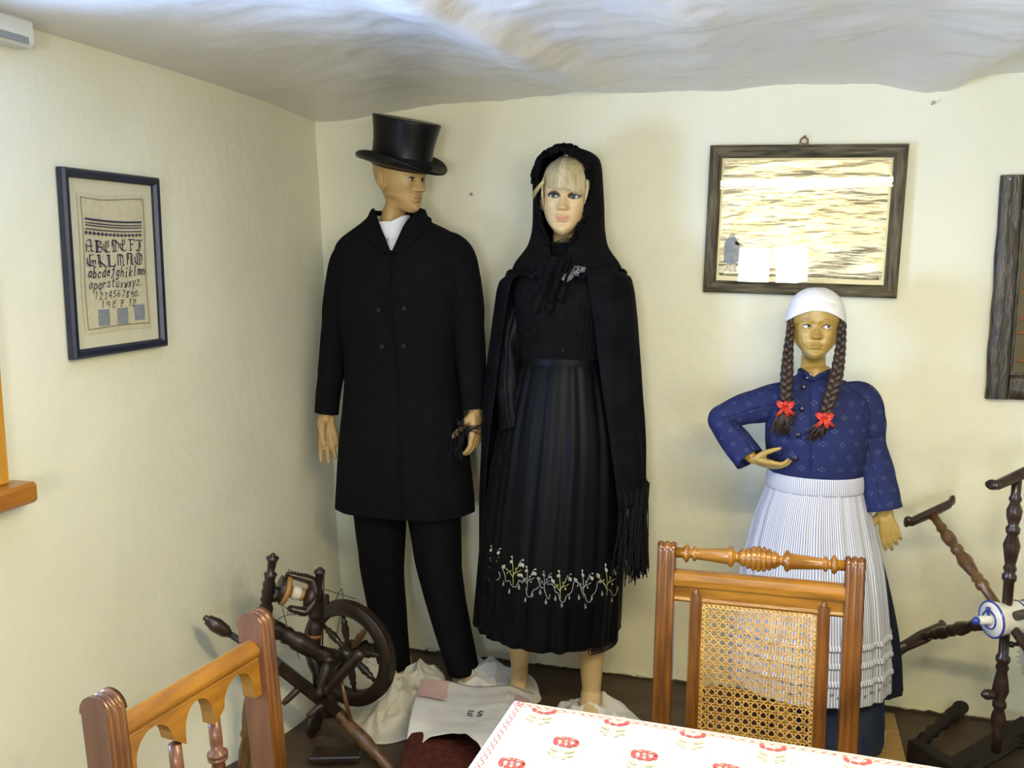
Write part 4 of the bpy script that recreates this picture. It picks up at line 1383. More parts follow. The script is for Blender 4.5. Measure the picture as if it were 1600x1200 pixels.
for (cx, cy, sc, tone) in SPR:
    g = {0: 'greenthread', 1: 'silverthread', 2: 'greythread'}[tone]
    f = {0: 'silverthread', 1: 'silverthread', 2: 'greythread'}[tone]
    st = []
    stems = [((0, 22), (0, 0), (-2, -22)), ((0, 8), (7, -6), (11, -16)), ((0, 10), (-7, 0), (-13, -5)), ((0, 4), (6, 2), (12, -2))]
    for s_ in stems:
        st.append(lerp_path([(cx + a * sc, cy + b * sc) for a, b in s_], 8))
    mb = MB()
    for s_ in st:
        pts = [apron_at(*q) for q in s_]
        pts = [p for k, p in enumerate(pts) if k == 0 or np.linalg.norm(p - pts[k - 1]) > 1e-5]
        if len(pts) > 1:
            mb.tube(pts, 0.0011, 5, 1)
    for (a, b, rr, kind) in ((-14, -6, 4.6, 'f'), (12, -9, 4.6, 'f'), (-2, -14, 3.6, 'f'), (-2, -22, 2.0, 'f'), (14, -17, 2.0, 'f'), (-9, 3, 3.2, 'g'), (7, 6, 3.6, 'g'), (-4, 0, 2.6, 'g'), (4, -4, 2.6, 'g')):
        c = apron_at(cx + a * sc, cy + b * sc)
        w = rr * sc / 505.0
        for k in range(3 if kind == 'f' else 1):
            o = np.array(((k - 1) * w * 0.7 if kind == 'f' else 0, 0, 0.3 * w * (k == 1)))
            mb.ball(c + o * 0.8, (w * 0.46, 0.0011, w * (0.72 if kind == 'f' else 0.5)), 5, 0 if kind == 'f' else 1)
    mb.build('embroidered_sprig', [M[f], M[g]], apron)
scal = [[(760, 862), (762, 878), (766, 886), (773, 892), (772, 900), (778, 906), (782, 900), (780, 893)],
        [(785, 886), (790, 898), (792, 908), (797, 907), (800, 914), (806, 917), (810, 910), (812, 906), (816, 910), (820, 906), (822, 902)],
        [(822, 918), (825, 930), (830, 932), (834, 922), (838, 920), (842, 916)], [(840, 902), (843, 912), (846, 918), (850, 918), (853, 928), (857, 936), (859, 928)],
        [(858, 912), (864, 914), (868, 924), (873, 927), (876, 938), (881, 940), (885, 930), (890, 927), (894, 920), (896, 910), (901, 908), (906, 914), (909, 926), (913, 928), (916, 938), (921, 940), (924, 930), (928, 926), (932, 918), (933, 910), (938, 907), (943, 912), (946, 920), (952, 922), (956, 930), (961, 928), (964, 918)],
        [(757, 850), (760, 858), (758, 866)]]
stitch('embroidered_scallop', [lerp_path(s_, len(s_) * 4) for s_ in scal], M['silverthread'], 0.0012)
for (px, py) in ((767, 906), (760, 892), (788, 913), (797, 925), (811, 918), (822, 938), (832, 930), (844, 926), (853, 941), (868, 936), (878, 946), (888, 934), (904, 934), (914, 948), (923, 935), (940, 928), (954, 938), (963, 920)):
    c = apron_at(px, py)
    mb = MB()
    mb.ball(c, (0.0045, 0.0014, 0.0065), 5)
    mb.ball(c + np.array((0, 0, 0.009)), (0.002, 0.0012, 0.003), 4)
    mb.build('embroidered_drop', M['greythread'], apron)

# shawl: from the left front over both shoulders, long on her left arm, with fringe
def shawl_xy(u, v):
    """u 0..1 from her right front edge round the back to her left front edge, v 0..1 down"""
    zt = 1.490 - 0.02 * math.sin(u * math.pi)
    zb = 0.46 + (0.735 - 0.46) * float(sstep(0.35, 0.62, u))
    z = zt + (zb - zt) * v
    a = 0.62 + (2 * math.pi - 1.24) * u if True else 0   # from the face
    side = -math.sin(a)
    # half width grows quickly over the shoulder, then hangs
    hwL = np.interp(z, [0.45, 0.70, 1.0, 1.15, 1.30, 1.38, 1.43, 1.47], [0.268, 0.268, 0.256, 0.242, 0.222, 0.210, 0.196, 0.165])
    hwR = np.interp(z, [0.70, 0.80, 1.0, 1.15, 1.30, 1.38, 1.43, 1.47], [0.266, 0.262, 0.252, 0.240, 0.226, 0.216, 0.204, 0.180])
    return z, hwL, hwR
mb = MB()
rows = []
nu, nv = 120, 90
for v in np.linspace(0, 1, nv):
    row = []
    for u in np.linspace(0, 1, nu):
        z, hwL, hwR = shawl_xy(u, v)
        g0 = 0.75 + 0.45 * v
        g1 = 0.45 + 0.36 * v
        a = -g0 - (2 * math.pi - g0 - g1) * u           # from her right (image left) front, round the back, to her left
        sx = math.sin(a)
        hw = hwL if sx < 0 else hwR
        w = 1 + 0.020 * math.sin(17 * a + 3 * nz((a, v * 3, 1))) * v + 0.03 * nz((a * 2, v * 4, 2)) * v
        x = 0.938 + sx * hw * w
        dep = 0.125 if math.cos(a) > 0 else 0.135
        y = WY - math.cos(a) * dep * w - 0.01
        cl = sstep(0.075, 0.0, v)                         # drawn in over the shoulders towards the neck
        x = 0.938 + (x - 0.938) * (1 - 0.52 * cl)
        y = WY + (y - WY) * (1 - 0.45 * cl)
        row.append((x, y, z - 0.06 * v * (1 - abs(sx)) * (1 if math.cos(a) > 0 else 0)))
    rows.append(row)
mb.grid(rows)
shawl = solidify(mb.build('shawl', M['blackvelvet'], woman), 0.004, 1)
low = np.array(rows[-1])
for k in range(150):                                  # fringe strands along the long side
    t = rng.random()
    i = int(np.interp(t, [0, 1], [nu * 0.62, nu - 2]))
    p = low[i] + rng.normal(size=3) * np.array((0.004, 0.004, 0.006))
    L = 0.20 + 0.05 * rng.random()
    dx = rng.normal() * 0.012 - 0.004
    ph = rng.random() * 6
    pts = [p + np.array((dx * s_ + 0.004 * math.sin(4 * s_ + ph), -0.01 * s_ + 0.003 * math.sin(5 * s_ + ph), 0.05 * (1 - s_) - L * s_)) for s_ in np.linspace(0, 1, 9)]
    mb = MB()
    mb.tube(pts, 0.0018, 5)
    mb.ball(pts[5], 0.0035, 4)
    mb.build('fringe_strand', M['blacklace'], shawl)

# ================================================================== GIRL WITH BRAIDS
GY = -0.35
girl = thing('mannequin', (1.70, GY, 0.045), 'girl mannequin with braids, white cap, navy print blouse and striped apron', 'mannequin')
body = MB()
HG, RG = 0.190, frame_of(math.radians(1), math.radians(-3), math.radians(0.5))
chin = np.array((1.683, -0.352, 1.203))
placeG, infoG = make_head(body, chin, HG, RG, 'girl', (0, 1, 2, None))
mbx = MB()
gx = 1.702
mbx.tube([(gx, GY, 0.55), (gx, GY, 0.70), (gx, GY, 0.88), (gx, GY, 1.0), (gx - 0.004, GY, 1.09), (gx - 0.01, GY, 1.14), (gx - 0.012, GY, 1.18)], [0.11, 0.115, 0.095, 0.105, 0.085, 0.05, 0.038], 18, flat=(0.7, 1), up=(0, 1, 0))
for s in (-1, 1):
    mbx.tube([(gx + s * 0.06, GY, 0.58), (gx + 0.03 + s * 0.07, GY, 0.33), (gx + 0.06 + s * 0.085, GY - 0.01, 0.09)], [0.065, 0.046, 0.03], 12)
sh1, el1, wr1 = PY(1226, 626, GY), PY(1124, 655, -0.40), PY(1177, 717, -0.47)
sh2, el2, wr2 = PY(1341, 628, GY), PY(1354, 690, -0.36), PY(1381, 797, -0.38)
for a, b, c in ((sh1, el1, wr1), (sh2, el2, wr2)):
    mbx.tube([a, b, c], [0.036, 0.030, 0.020], 12)
    mbx.ball(a, 0.037, 8)
body.add(*remeshed(mbx, 0.011, 3))
body.add(*make_hand(wr1, (1.0, -0.06, -0.26), (-0.02, 0.55, 0.85), (0.1, -0.7, 0.7), 0.112,
                    [(0.10, 0.62, 0.45), (0.12, 0.62, 0.35), (0.16, 0.70, 0.4), (0.20, 0.8, 0.4)], 0.07, (0.65, 0.55, 0.05), forearm=wr1 + (-0.055, 0.02, 0.035)))
body.add(*make_hand(wr2, (0.30, -0.12, -1), (0.12, 1, -0.1), (-1, 0, -0.2), 0.132,
                    [(0.10, 0.30, 0.30), (0.14, 0.42, 0.4), (0.20, 0.55, 0.5), (0.22, 0.6, 0.5)], 0.05, (0.80, 0.05, 0.0), forearm=wr2 + (-0.008, 0.0, 0.06)))
bodyG = body.build('body', [M['skin_girl'], M['lip_girl'], M['brow_girl']], girl)
add_eyes(placeG, RG, HG, infoG, bodyG, (0.45, 0.05), 'girl', lash=True)
mb = MB()                                              # chipped nostril
mb.ball(placeG((0.035, -0.447, 0.292)), 0.010 * HG, 5)
mb.build('chipped_nostril', M['lash'], bodyG)

# white cap
rows = []
for v in np.linspace(0.0, 1.0, 26):
    row = []
    for u in np.linspace(0, 2 * math.pi, 72, endpoint=False):
        front = math.cos(u)
        edge = 1.25 + 0.36 * abs(math.sin(u)) ** 2 if front > 0 else 1.61 + 0.15 * (-front)
        ph = max(v * edge, 0.01)
        wv = 1 + 0.010 * nz((math.sin(u) * 2, math.cos(u) * 2, v * 5)) - 0.02 * math.exp(-((v - 0.72) / 0.04) ** 2) * (front > -0.2)
        x = 0.440 * math.sin(ph) ** 0.80 * math.sin(u) * wv
        y = 0.02 - (0.470 if front > 0 else 0.50) * math.sin(ph) ** 0.80 * front * wv
        z = 0.545 + 0.505 * math.cos(ph) * wv
        row.append((x, y, z))
    rows.append(row)
R_ = np.array(rows)
mb = MB()
mb.grid(placeG(R_.reshape(-1, 3)).reshape(R_.shape), closed_u=True)
solidify(mb.build('cap', M['capcotton'], girl), 0.003, 1)

# hair at the temples and braids
for s in (-1, 1):
    mb = MB()
    for k in range(14):
        o = k / 13.0
        pts = [placeG((s * (0.33 + 0.030 * math.sin(2.5 * t) + 0.012 * o), -0.20 + 0.20 * o - 0.02 * t, 0.74 - 0.34 * t)) for t in np.linspace(0, 1, 8)]
        mb.tube(pts, 0.020 * HG, 6)
    mb.build('hair', M['brownhair'], girl)
BR = [([PY(1236, 506, -0.405), PY(1232, 545, -0.42), PY(1230, 575, -0.44), PY(1229, 605, -0.455), PY(1227, 634, -0.468)], PY(1221, 677, -0.472), 0.0),
      ([PY(1316, 506, -0.405), PY(1313, 545, -0.42), PY(1307, 585, -0.45), PY(1297, 620, -0.465), PY(1288, 652, -0.475)], PY(1270, 686, -0.478), 1.0)]
for path, tip, sd in BR:
    c = spline(path, 120)
    L = np.concatenate([[0], np.cumsum(np.linalg.norm(np.diff(c, axis=0), axis=1))])
    wsc = np.interp(L / L[-1], [0, 0.35, 0.65, 1], [0.58, 0.80, 1.0, 0.85]) * (1.0 + 0.08 * sd)
    mb = MB()
    for i in range(3):
        ph = 2 * math.pi * i / 3 + sd
        pts = []
        for k in range(120):
            w = 2 * math.pi * L[k] / 0.060 + ph
            pts.append(c[k] + np.array((0.0105 * wsc[k] * math.sin(w), 0.0065 * math.sin(2 * w) - 0.003, 0)))
        mb.tube(pts, 0.0088 * wsc, 9)
    braid = mb.build('braid', M['brownhair'], girl)
    mb = MB()
    end = c[-1]
    for k in range(34):
        o = rng.normal(size=3) * np.array((0.010, 0.006, 0.004))
        tp = tip + rng.normal(size=3) * np.array((0.013, 0.005, 0.008))
        mb.tube([end + o * 0.4, (end + tp) / 2 + o, tp], [0.004, 0.0036, 0.001], 5)
    mb.build('hair_tuft', M['brownhair'], braid)
    mb = MB()
    bc = end + np.array((0.0, -0.014, 0.0))
    mb.tube([bc + np.array((0.017 * math.cos(q), 0.010 * math.sin(q) + 0.010, 0.004 * math.sin(2 * q))) for q in np.linspace(0, 2 * math.pi, 20)], 0.005, 7)
    for k, (ang, ln, wd) in enumerate(((0.5, 0.026, 0.017), (2.7, 0.026, 0.017), (-0.7, 0.034, 0.010), (-2.3, 0.036, 0.010), (-1.3, 0.030, 0.010), (1.5, 0.016, 0.014))):
        rws = []
        for t in np.linspace(0, 1, 9):
            cc = bc + np.array((math.cos(ang) * ln * t, -0.012 * math.sin(math.pi * t), math.sin(ang) * ln * t))
            side = np.array((-math.sin(ang), 0, math.cos(ang)))
            w = wd * (0.25 + 0.75 * math.sin(math.pi * min(0.15 + 0.7 * t, 1)))
            rws.append([cc + side * w * q * 0.5 + np.array((0, -0.006 * math.sin(6 * q + 4 * t + k), 0)) for q in np.linspace(-1, 1, 7)])
        mb.grid(rws)
    solidify(mb.build('ribbon_bow', M['redribbon'], braid), 0.0012, 0)

# blouse
bkeys = [(0.862, gx + 0.002, GY, 0.134, 0.112, 0.095, 2.2), (0.90, gx + 0.002, GY, 0.140, 0.120, 0.10, 2.2), (0.97, gx, GY, 0.146, 0.128, 0.10, 2.3), (1.04, gx, GY, 0.144, 0.118, 0.095, 2.4),
         (1.09, gx + 0.004, GY, 0.136, 0.095, 0.085, 2.3), (1.125, gx - 0.002, GY, 0.098, 0.072, 0.066, 2.1), (1.150, gx - 0.011, GY, 0.054, 0.055, 0.055, 2.0), (1.165, gx - 0.012, GY, 0.050, 0.049, 0.052, 2.0)]
n, ns = 100, 140
P, UV = loft(bkeys, n, ns, fold=lambda a, t: np.array([1 + 0.012 * nz((math.cos(q) * 2.2, math.sin(q) * 2.2, t * 5)) + 0.012 * math.sin(14 * q) * max(0, 0.25 - t) * 4 for q in a]))
UV[..., 0] = np.linspace(0, 0.86, ns + 1)[None, :]
gap_ = PY(1270, 592, -0.425)
V = P.reshape(-1, 3); F = []
for j in range(n - 1):
    for i in range(ns):
        q = (j * (ns + 1) + i, j * (ns + 1) + i + 1, (j + 1) * (ns + 1) + i + 1, (j + 1) * (ns + 1) + i)
        p = V[list(q)].mean(0)
        tt = p[2] - gap_[2]
        if tt > 0 and p[1] < GY - 0.005 and gap_[0] - tt * 1.0 < p[0] < gap_[0] + tt * 1.35:
            continue
        F.append(q)
mb = MB(); mb.add(V, F, 0, True, UV.reshape(-1, 2))
blouseG = solidify(mb.build('blouse', M['motif'], girl), 0.003)
for path, rad, sd, fl in (([sh1 + (0.05, 0, 0.022), sh1, (sh1 + el1) / 2 + (0, 0, 0.008), sh1 * 0.10 + el1 * 0.90 + (0, 0, 0.004), el1 + (0.002, 0, 0.0), (el1 * 0.86 + wr1 * 0.14) + (-0.002, 0, 0.0), (el1 * 0.55 + wr1 * 0.45) + (-0.003, 0, -0.006), wr1 + (-0.010, 0.005, -0.002)],
                           [0.040, 0.055, 0.048, 0.040, 0.036, 0.038, 0.043, 0.042], 2.0, (1.0, 1.0)),
                          ([sh2 + (-0.050, 0, 0.022), sh2, (sh2 + el2) / 2 + (0.004, 0, 0), el2, (el2 + wr2) / 2, wr2 + (-0.006, 0, 0.004)], [0.034, 0.055, 0.056, 0.051, 0.051, 0.053], 6.0, (0.9, 1.05))):
    P, UV = sleeve(path, rad, 60, 44, 0.0035, 14, fl, seed=sd)
    mb = MB(); mb.grid(P, uv=UV)
    solidify(mb.build('sleeve', M['motif'], blouseG), 0.003)
mb = MB()                                             # shoulder seam on her left sleeve
mb.tube([el2 + np.array((0.050 * math.cos(q), -0.0515 * math.sin(q), 0.030 + 0.006 * math.cos(2 * q))) for q in np.linspace(0.5, 2.6, 24)], 0.0016, 6)
mb.build('sleeve_seam', M['motif'], blouseG)
def blouse_y(x, z):
    K = spline(bkeys, 200)
    k = np.argmin(np.abs(K[:, 0] - z))
    _, cx, cy, rx, ryf, ryb, sq = K[k]
    u = min(abs((x - cx) / rx), 0.97)
    return cy - ryf * (1 - u ** sq) ** (1 / sq)
mb = MB()                                             # narrow collar along the neckline
for pts in ([PY(1270, 593, -0.435), PY(1258, 582, -0.415), PY(1252, 577, -0.39)], [PY(1270, 593, -0.435), PY(1286, 584, -0.415), PY(1298, 578, -0.39)]):
    mb.tube(spline(pts, 16), 0.0075, 8, flat=(0.5, 1.1))
mb.build('collar', M['motif'], blouseG)
mb = MB()
mb.tube(spline([(PY(1265, y, -0.46)[0], blouse_y(PY(1265, y, -0.46)[0], PY(1265, y, -0.46)[2]) - 0.003, PY(1265, y, -0.46)[2]) for y in (600, 640, 690, 732)], 24), 0.0028, 6)
mb.build('button_band', M['motif'], blouseG)
for px, py in ((1257, 609), (1253, 640), (1247, 679), (1243, 716)):
    p = PY(px, py, -0.465)
    y = blouse_y(p[0], p[2])
    mb = MB()
    mb.turned((p[0], y - 0.001, p[2]), (p[0], y - 0.0065, p[2]), [(0, 0.0075), (0.6, 0.0082), (0.9, 0.0070), (1, 0.004)], 16)
    mb.build('button', M['navybutton'], blouseG)
mb = MB()
mb.obox(PY(1264, 588, -0.405), (1, 0, 0.2), (0, 1, 0), (0, 0, 1), (0.007, 0.002, 0.006), 0, 0.0015)
mb.build('undershirt', M['whitecotton'], girl)

# striped apron over the front
def gpleat(a, t):
    g = np.ones(len(a)) * 1.02
    for i, q in enumerate(a):
        d = 0.2 + 0.9 * min(1, t * 1.6)
        g[i] += d * (0.014 * math.sin(20 * q + 1.2 * nz((q * 1.4, t, 3))) + 0.010 * math.sin(33 * q + 2)) * (1 if t > 0.05 else 0.1)
    return g
gkeys = [(0.868, gx + 0.003, GY, 0.130, 0.112, 0.10, 2.1), (0.825, gx + 0.003, GY, 0.134, 0.116, 0.10, 2.1), (0.74, gx, GY, 0.158, 0.140, 0.12, 2.1), (0.60, gx + 0.002, GY, 0.190, 0.165, 0.14, 2.1),
         (0.45, gx + 0.003, GY, 0.211, 0.178, 0.15, 2.1), (0.34, gx + 0.004, GY, 0.220, 0.184, 0.16, 2.1), (0.235, gx + 0.004, GY, 0.225, 0.188, 0.16, 2.1)]
GTH = np.linspace(math.pi / 2 - 0.10, 3 * math.pi / 2 + 0.06, 260)
GP, GUV = loft(gkeys, 90, 0, fold=gpleat, th=GTH)
GUV[..., 0] = np.linspace(0, 92, 260)[None, :]
mb = MB(); mb.grid(GP, uv=GUV)
apronG = solidify(mb.build('apron', M['stripes'], girl), 0.002)
WP, WUV = loft([(0.873, gx + 0.003, GY, 0.138, 0.119, 0.105, 2.1), (0.850, gx + 0.003, GY, 0.141, 0.122, 0.108, 2.1), (0.823, gx + 0.003, GY, 0.140, 0.121, 0.107, 2.1)], 8, 0, th=np.linspace(math.pi / 2 - 0.35, 3 * math.pi / 2 + 0.35, 140))
WUV[..., 0] = np.linspace(0, 92, 140)[None, :]
mb = MB(); mb.grid(WP, uv=WUV)
solidify(mb.build('waistband', M['stripes'], apronG), 0.003, 1)
for z in (0.415, 0.362, 0.309):                         # sewn tucks
    k = int(np.argmin(np.abs(GP[:, 0, 2] - z)))
    base = GP[k]
    ctr = np.array((gx + 0.004, GY, z))
    out = base - ctr; out[:, 2] = 0
    out /= np.linalg.norm(out, axis=1)[:, None]
    rws = [base + out * 0.001 + (0, 0, 0.004), base + out * 0.006 + (0, 0, 0.000), base + out * 0.009 + (0, 0, -0.010), base + out * 0.007 + (0, 0, -0.014), base + out * 0.001 + (0, 0, -0.008)]
    mb = MB(); mb.grid(rws, uv=np.repeat(GUV[k][None], 5, 0))
    mb.build('tuck', M['stripes'], apronG)
k = int(np.argmin(np.abs(GP[:, 0, 2] - 0.272)))
for i in range(3, 258, 7):                              # openwork row above the hem
    p = GP[k, i]
    o = p - np.array((gx + 0.012, GY, p[2])); o /= np.linalg.norm(o)
    t_ = np.cross(o, (0, 0, 1))
    mb = MB()
    zz = 0.0045 if (i // 7) % 2 else -0.0045
    mb.ball(p + o * 0.002 + (0, 0, zz), (0.0075, 0.0012, 0.0052), 5, 0, [t_, o, (0, 0, 1)])
    mb.build('eyelet', M['greythread'], apronG)

# dark skirt and underskirt
P, UV = loft([(0.86, gx + 0.003, GY, 0.126, 0.100, 0.10, 2.1), (0.74, gx + 0.006, GY + 0.03, 0.146, 0.095, 0.11, 2.1), (0.55, gx + 0.018, GY + 0.05, 0.196, 0.100, 0.13, 2.1), (0.35, gx + 0.030, GY + 0.06, 0.232, 0.105, 0.15, 2.1), (0.195, gx + 0.032, GY + 0.065, 0.246, 0.105, 0.16, 2.1)],
             50, 160, fold=pleat(17, 0.012))
mb = MB(); mb.grid(P, uv=UV)
solidify(mb.build('skirt', M['navycloth'], girl), 0.003)
ux = 1.79
P, UV = loft([(0.40, ux - 0.06, GY - 0.01, 0.12, 0.11, 0.11, 2.2), (0.22, ux - 0.01, GY - 0.01, 0.135, 0.125, 0.12, 2.2), (0.10, ux + 0.01, GY - 0.01, 0.125, 0.13, 0.12, 2.2), (0.052, ux + 0.015, GY - 0.01, 0.112, 0.118, 0.11, 2.2)],
             36, 120, fold=pleat(13, 0.018))
mb = MB(); mb.grid(P, uv=UV)
solidify(mb.build('underskirt', M['navydenim'], girl), 0.003)

# board she stands on, pale batten in front of her feet
mb = MB()
a, b = PZ(1398, 1196, 0.012), PZ(1393, 1108, 0.012)
mb.box((1.62, -0.62, 0.0), (b[0] + 0.005, -0.06, 0.014), bevel=0.002)
tag(mb.build('standing_board', M['board']), 'yellowish plywood board on the floor under the girl mannequin', 'board')
mb = MB()
q0, q1 = PZ(1290, 1143, 0.035), PZ(1375, 1166, 0.035)
d = q1 - q0; L = np.linalg.norm(d); d /= L
nrm = np.array((d[1], -d[0], 0))
mb.obox((q0 + q1) / 2 * np.array((1, 1, 0)) - nrm * 0.045 + (0, 0, 0.0285), d, nrm, (0, 0, 1), (L / 2, 0.045, 0.0135), 0, 0.002)
tag(mb.build('foot_batten', M['palebatten']), 'pale wooden batten on the plywood board under the girl\'s skirt', 'batten')

# ================================================================== PICTURES ON THE WALLS
# --- stroke lettering: glyphs on a 6 x 9 grid, strokes separated by '/'
GOTHIC = {
 'A': '08 29 49/29 06 00/38 48 40 60/04 54/10 20', 'B': '09 29 20/20 50 63 54 24/29 58 56 25/00 20/19 10', 'C': '59 28 06 02 20 50 61/29 24 20/48 44', 'D': '09 39 66 63 40 00/19 10/39 35 31/08 04',
 'E': '59 28 06 02 20 50 61/15 45/29 20/48 46', 'F': '09 69/29 20/25 55/10 30/69 67', 'I': '19 49 69/48 43 20 01/29 09/30 38', 'G': '59 28 06 02 20 50 62 64 34/29 24 20/44 41', 'K': '09 29 20/59 24/24 60/10 30/19 12',
 'L': '09 29 20/00 20 60 62/19 11', 'M': '08 19 10/19 39 30/39 58 50 60/28 38/47 57', 'N': '08 19 10/19 49 58 50 60/29 24/47 40', 'O': '29 06 02 20 50 63 67 49 29/28 21/48 41'}
ITALIC = {
 'a': '54 25 03 01 20 51 55/51 60', 'b': '09 00/04 25 53 51 20 00/39 09', 'c': '54 25 03 01 20 51', 'd': '54 25 03 01 20 51/49 50 60', 'e': '03 53 44 25 03 01 20 51', 'f': '59 38 30 0-2/05 55', 'g': '54 25 03 01 20 51/55 5-2 2-3 0-2', 'h': '09 00/03 25 54 50 60',
 'i': '25 20 40/27 28', 'k': '09 00/55 02/02 50', 'l': '29 20 40', 'm': '05 00/04 15 34 30/34 45 64 60', 'n': '05 00/04 25 54 50 60', 'o': '25 03 01 20 51 54 25', 'p': '05 0-3/04 25 54 51 20 01', 'q': '54 25 03 01 20 51/55 5-3', 'r': '05 00/03 25 54',
 's': '54 25 04 52 50 20 01', 't': '28 20 50/05 55', 'u': '05 01 20 51/55 50 60', 'v': '05 20 55', 'w': '05 10 34 40 65', 'x': '05 50/55 00', 'y': '05 20/55 1-3', 'z': '05 55 00 50',
 '1': '17 29 20', '2': '07 28 57 00 50', '3': '08 48 25 43 40 10', '4': '39 03 63/49 40', '5': '58 18 05 35 52 30 00', '6': '48 05 01 20 51 44 13', '7': '08 58 20', '8': '25 07 28 57 25 02 20 52 25', '9': '57 28 06 24 55 57 50', '0': '28 05 02 20 52 56 28', '.': '10 11',
 'E': '58 28 06 25 45/25 03 01 20 51', 'F': '08 68/38 21 00/15 55'}
def parse(g):
    out = []
    for st in g.split('/'):
        pts = []
        for tok in st.split():
            pts.append((float(tok[0]), float(tok[1:])))
        out.append(pts)
    return out
def letter(mb, glyph, o, u, v, n, w, h, nib, slant=0.0, broad=False):
    """draws a glyph with a pen nib as thin raised ribbons"""
    for st in parse(glyph):
        P2 = [np.array((a / 6.0 * w + slant * b / 9.0 * h, b / 9.0 * h)) for a, b in st]
        for a, b in zip(P2[:-1], P2[1:]):
            d = b - a
            L = np.linalg.norm(d) + 1e-9
            if broad:
                q = np.array((0.72, 0.60)) * nib
                e = d / L * nib * 0.25
            else:
                q = np.array((-d[1], d[0])) / L * nib
                e = d / L * nib * 0.5
            quad = [a - q - e, b - q + e, b + q + e, a + q - e]
            mb.add([o + u * c[0] + v * c[1] + n * 0.0006 for c in quad], [(0, 1, 2, 3)], 0, False)

# --- cross-stitch sampler on the left wall
c00, c10, c11, c01 = (PX(112, 561, 0.012), PX(259, 541, 0.012), PX(242, 279, 0.012), PX(89, 259, 0.012))
Y0, Y1, Z0, Z1 = (c00[1] + c01[1]) / 2, (c10[1] + c11[1]) / 2, (c00[2] + c10[2]) / 2, (c01[2] + c11[2]) / 2
smp = thing('framed_sampler', (0.0, (Y0 + Y1) / 2, Z0), 'cross-stitch alphabet sampler in narrow navy frame on left wall', 'picture')
fw, ft = 0.021, 0.020
sx = np.array((1.0, 0, 0)); su = np.array((0, 1.0, 0)); sv = np.array((0, 0, 1.0))
def frame_rails(root, o, u, v, n, W, H, fw, ft, mats, raised=True):
    """four mitred rails: o = lower-left outer corner on the wall"""
    pr = [(0.0, 0.0), (0.0, ft * 0.75), (fw * 0.25, ft), (fw * 0.75, ft * 0.95), (fw, ft * 0.55), (fw, 0.0)]
    cor = [(0, 0), (W, 0), (W, H), (0, H)]
    dirs = [(1, 1), (-1, 1), (-1, -1), (1, -1)]
    for k in range(4):
        (ax, ay), (bx, by) = cor[k], cor[(k + 1) % 4]
        rows = []
        for (i_, z_) in pr:
            pa = o + u * (ax + dirs[k][0] * i_) + v * (ay + dirs[k][1] * i_) + n * z_
            d2 = dirs[(k + 1) % 4]
            pb = o + u * (bx + d2[0] * i_) + v * (by + d2[1] * i_) + n * z_
            rows.append([pa * (1 - t) + pb * t for t in np.linspace(0, 1, 9)])
        mb = MB()
        mb.grid(rows, smooth=False)
        a = [r[0] for r in rows]; b = [r[-1] for r in rows]
        mb.add(a, [tuple(range(len(a)))], 0, False)
        mb.add(b, [tuple(range(len(b)))[::-1]], 0, False)
        mb.build('frame_rail', mats[k % 2], root)
W_, H_ = Y1 - Y0, Z1 - Z0
so = np.array((0.006, Y0, Z0))
frame_rails(smp, so, su, sv, sx, W_, H_, fw, ft, (M['navyframe'], M['navyframe']))
mb = MB(); mb.box((0.004, Y0 + 0.01, Z0 + 0.01), (0.010, Y1 - 0.01, Z1 - 0.01))
mb.build('mount', M['samplermat'], smp)
def S(a, b, lift=0.0):
    """a, b = fractions of the picture inside the frame (a right, b down)"""
    return np.array((0.0125 + lift, Y0 + fw + (W_ - 2 * fw) * a, Z1 - fw - (H_ - 2 * fw) * b))
rows = []
for b in np.linspace(0, 1, 30):
    rows.append([S(0.10 + 0.80 * a + 0.006 * math.sin(7 * b), 0.075 + 0.845 * b + 0.012 * math.sin(5 * a) * (1 - b) - 0.01 * b * math.sin(3 * a), 0.0008 * math.sin(9 * a + 5 * b)) for a in np.linspace(0, 1, 24)])
mb = MB(); mb.grid(rows)
cl = mb.build('sampler_cloth', M['samplercloth'], smp)
R_ = np.array(rows)
mb = MB()
for pth in (R_[1, 1:-1], R_[-2, 1:-1], R_[1:-1, 1], R_[1:-1, -2]):
    mb.tube(pth + sx * 0.0014, 0.0012, 5)
mb.build('hem', M['hemthread'], cl)
def line_pts(b, a0=0.17, a1=0.83):
    return [S(a, b + 0.012 * math.sin((a - a0) * 4.0), 0.0022) for a in np.linspace(a0, a1, 30)]
mb = MB()
for b in (0.232, 0.253, 0.268, 0.290):
    mb.tube(line_pts(b), 0.0014 if b > 0.24 else 0.0024, 5)
L = line_pts(0.313)
mb.tube(L, 0.0012, 5)
for k in range(0, 30, 2):
    p = np.array(L[k])
    mb.add([p + su * 0.005, p + sv * 0.0055, p - su * 0.005, p - sv * 0.0055], [(0, 1, 2, 3)], 0, False)
mb.build('border_lines', M['bluethread'], cl)
inner = (W_ - 2 * fw); innh = (H_ - 2 * fw)
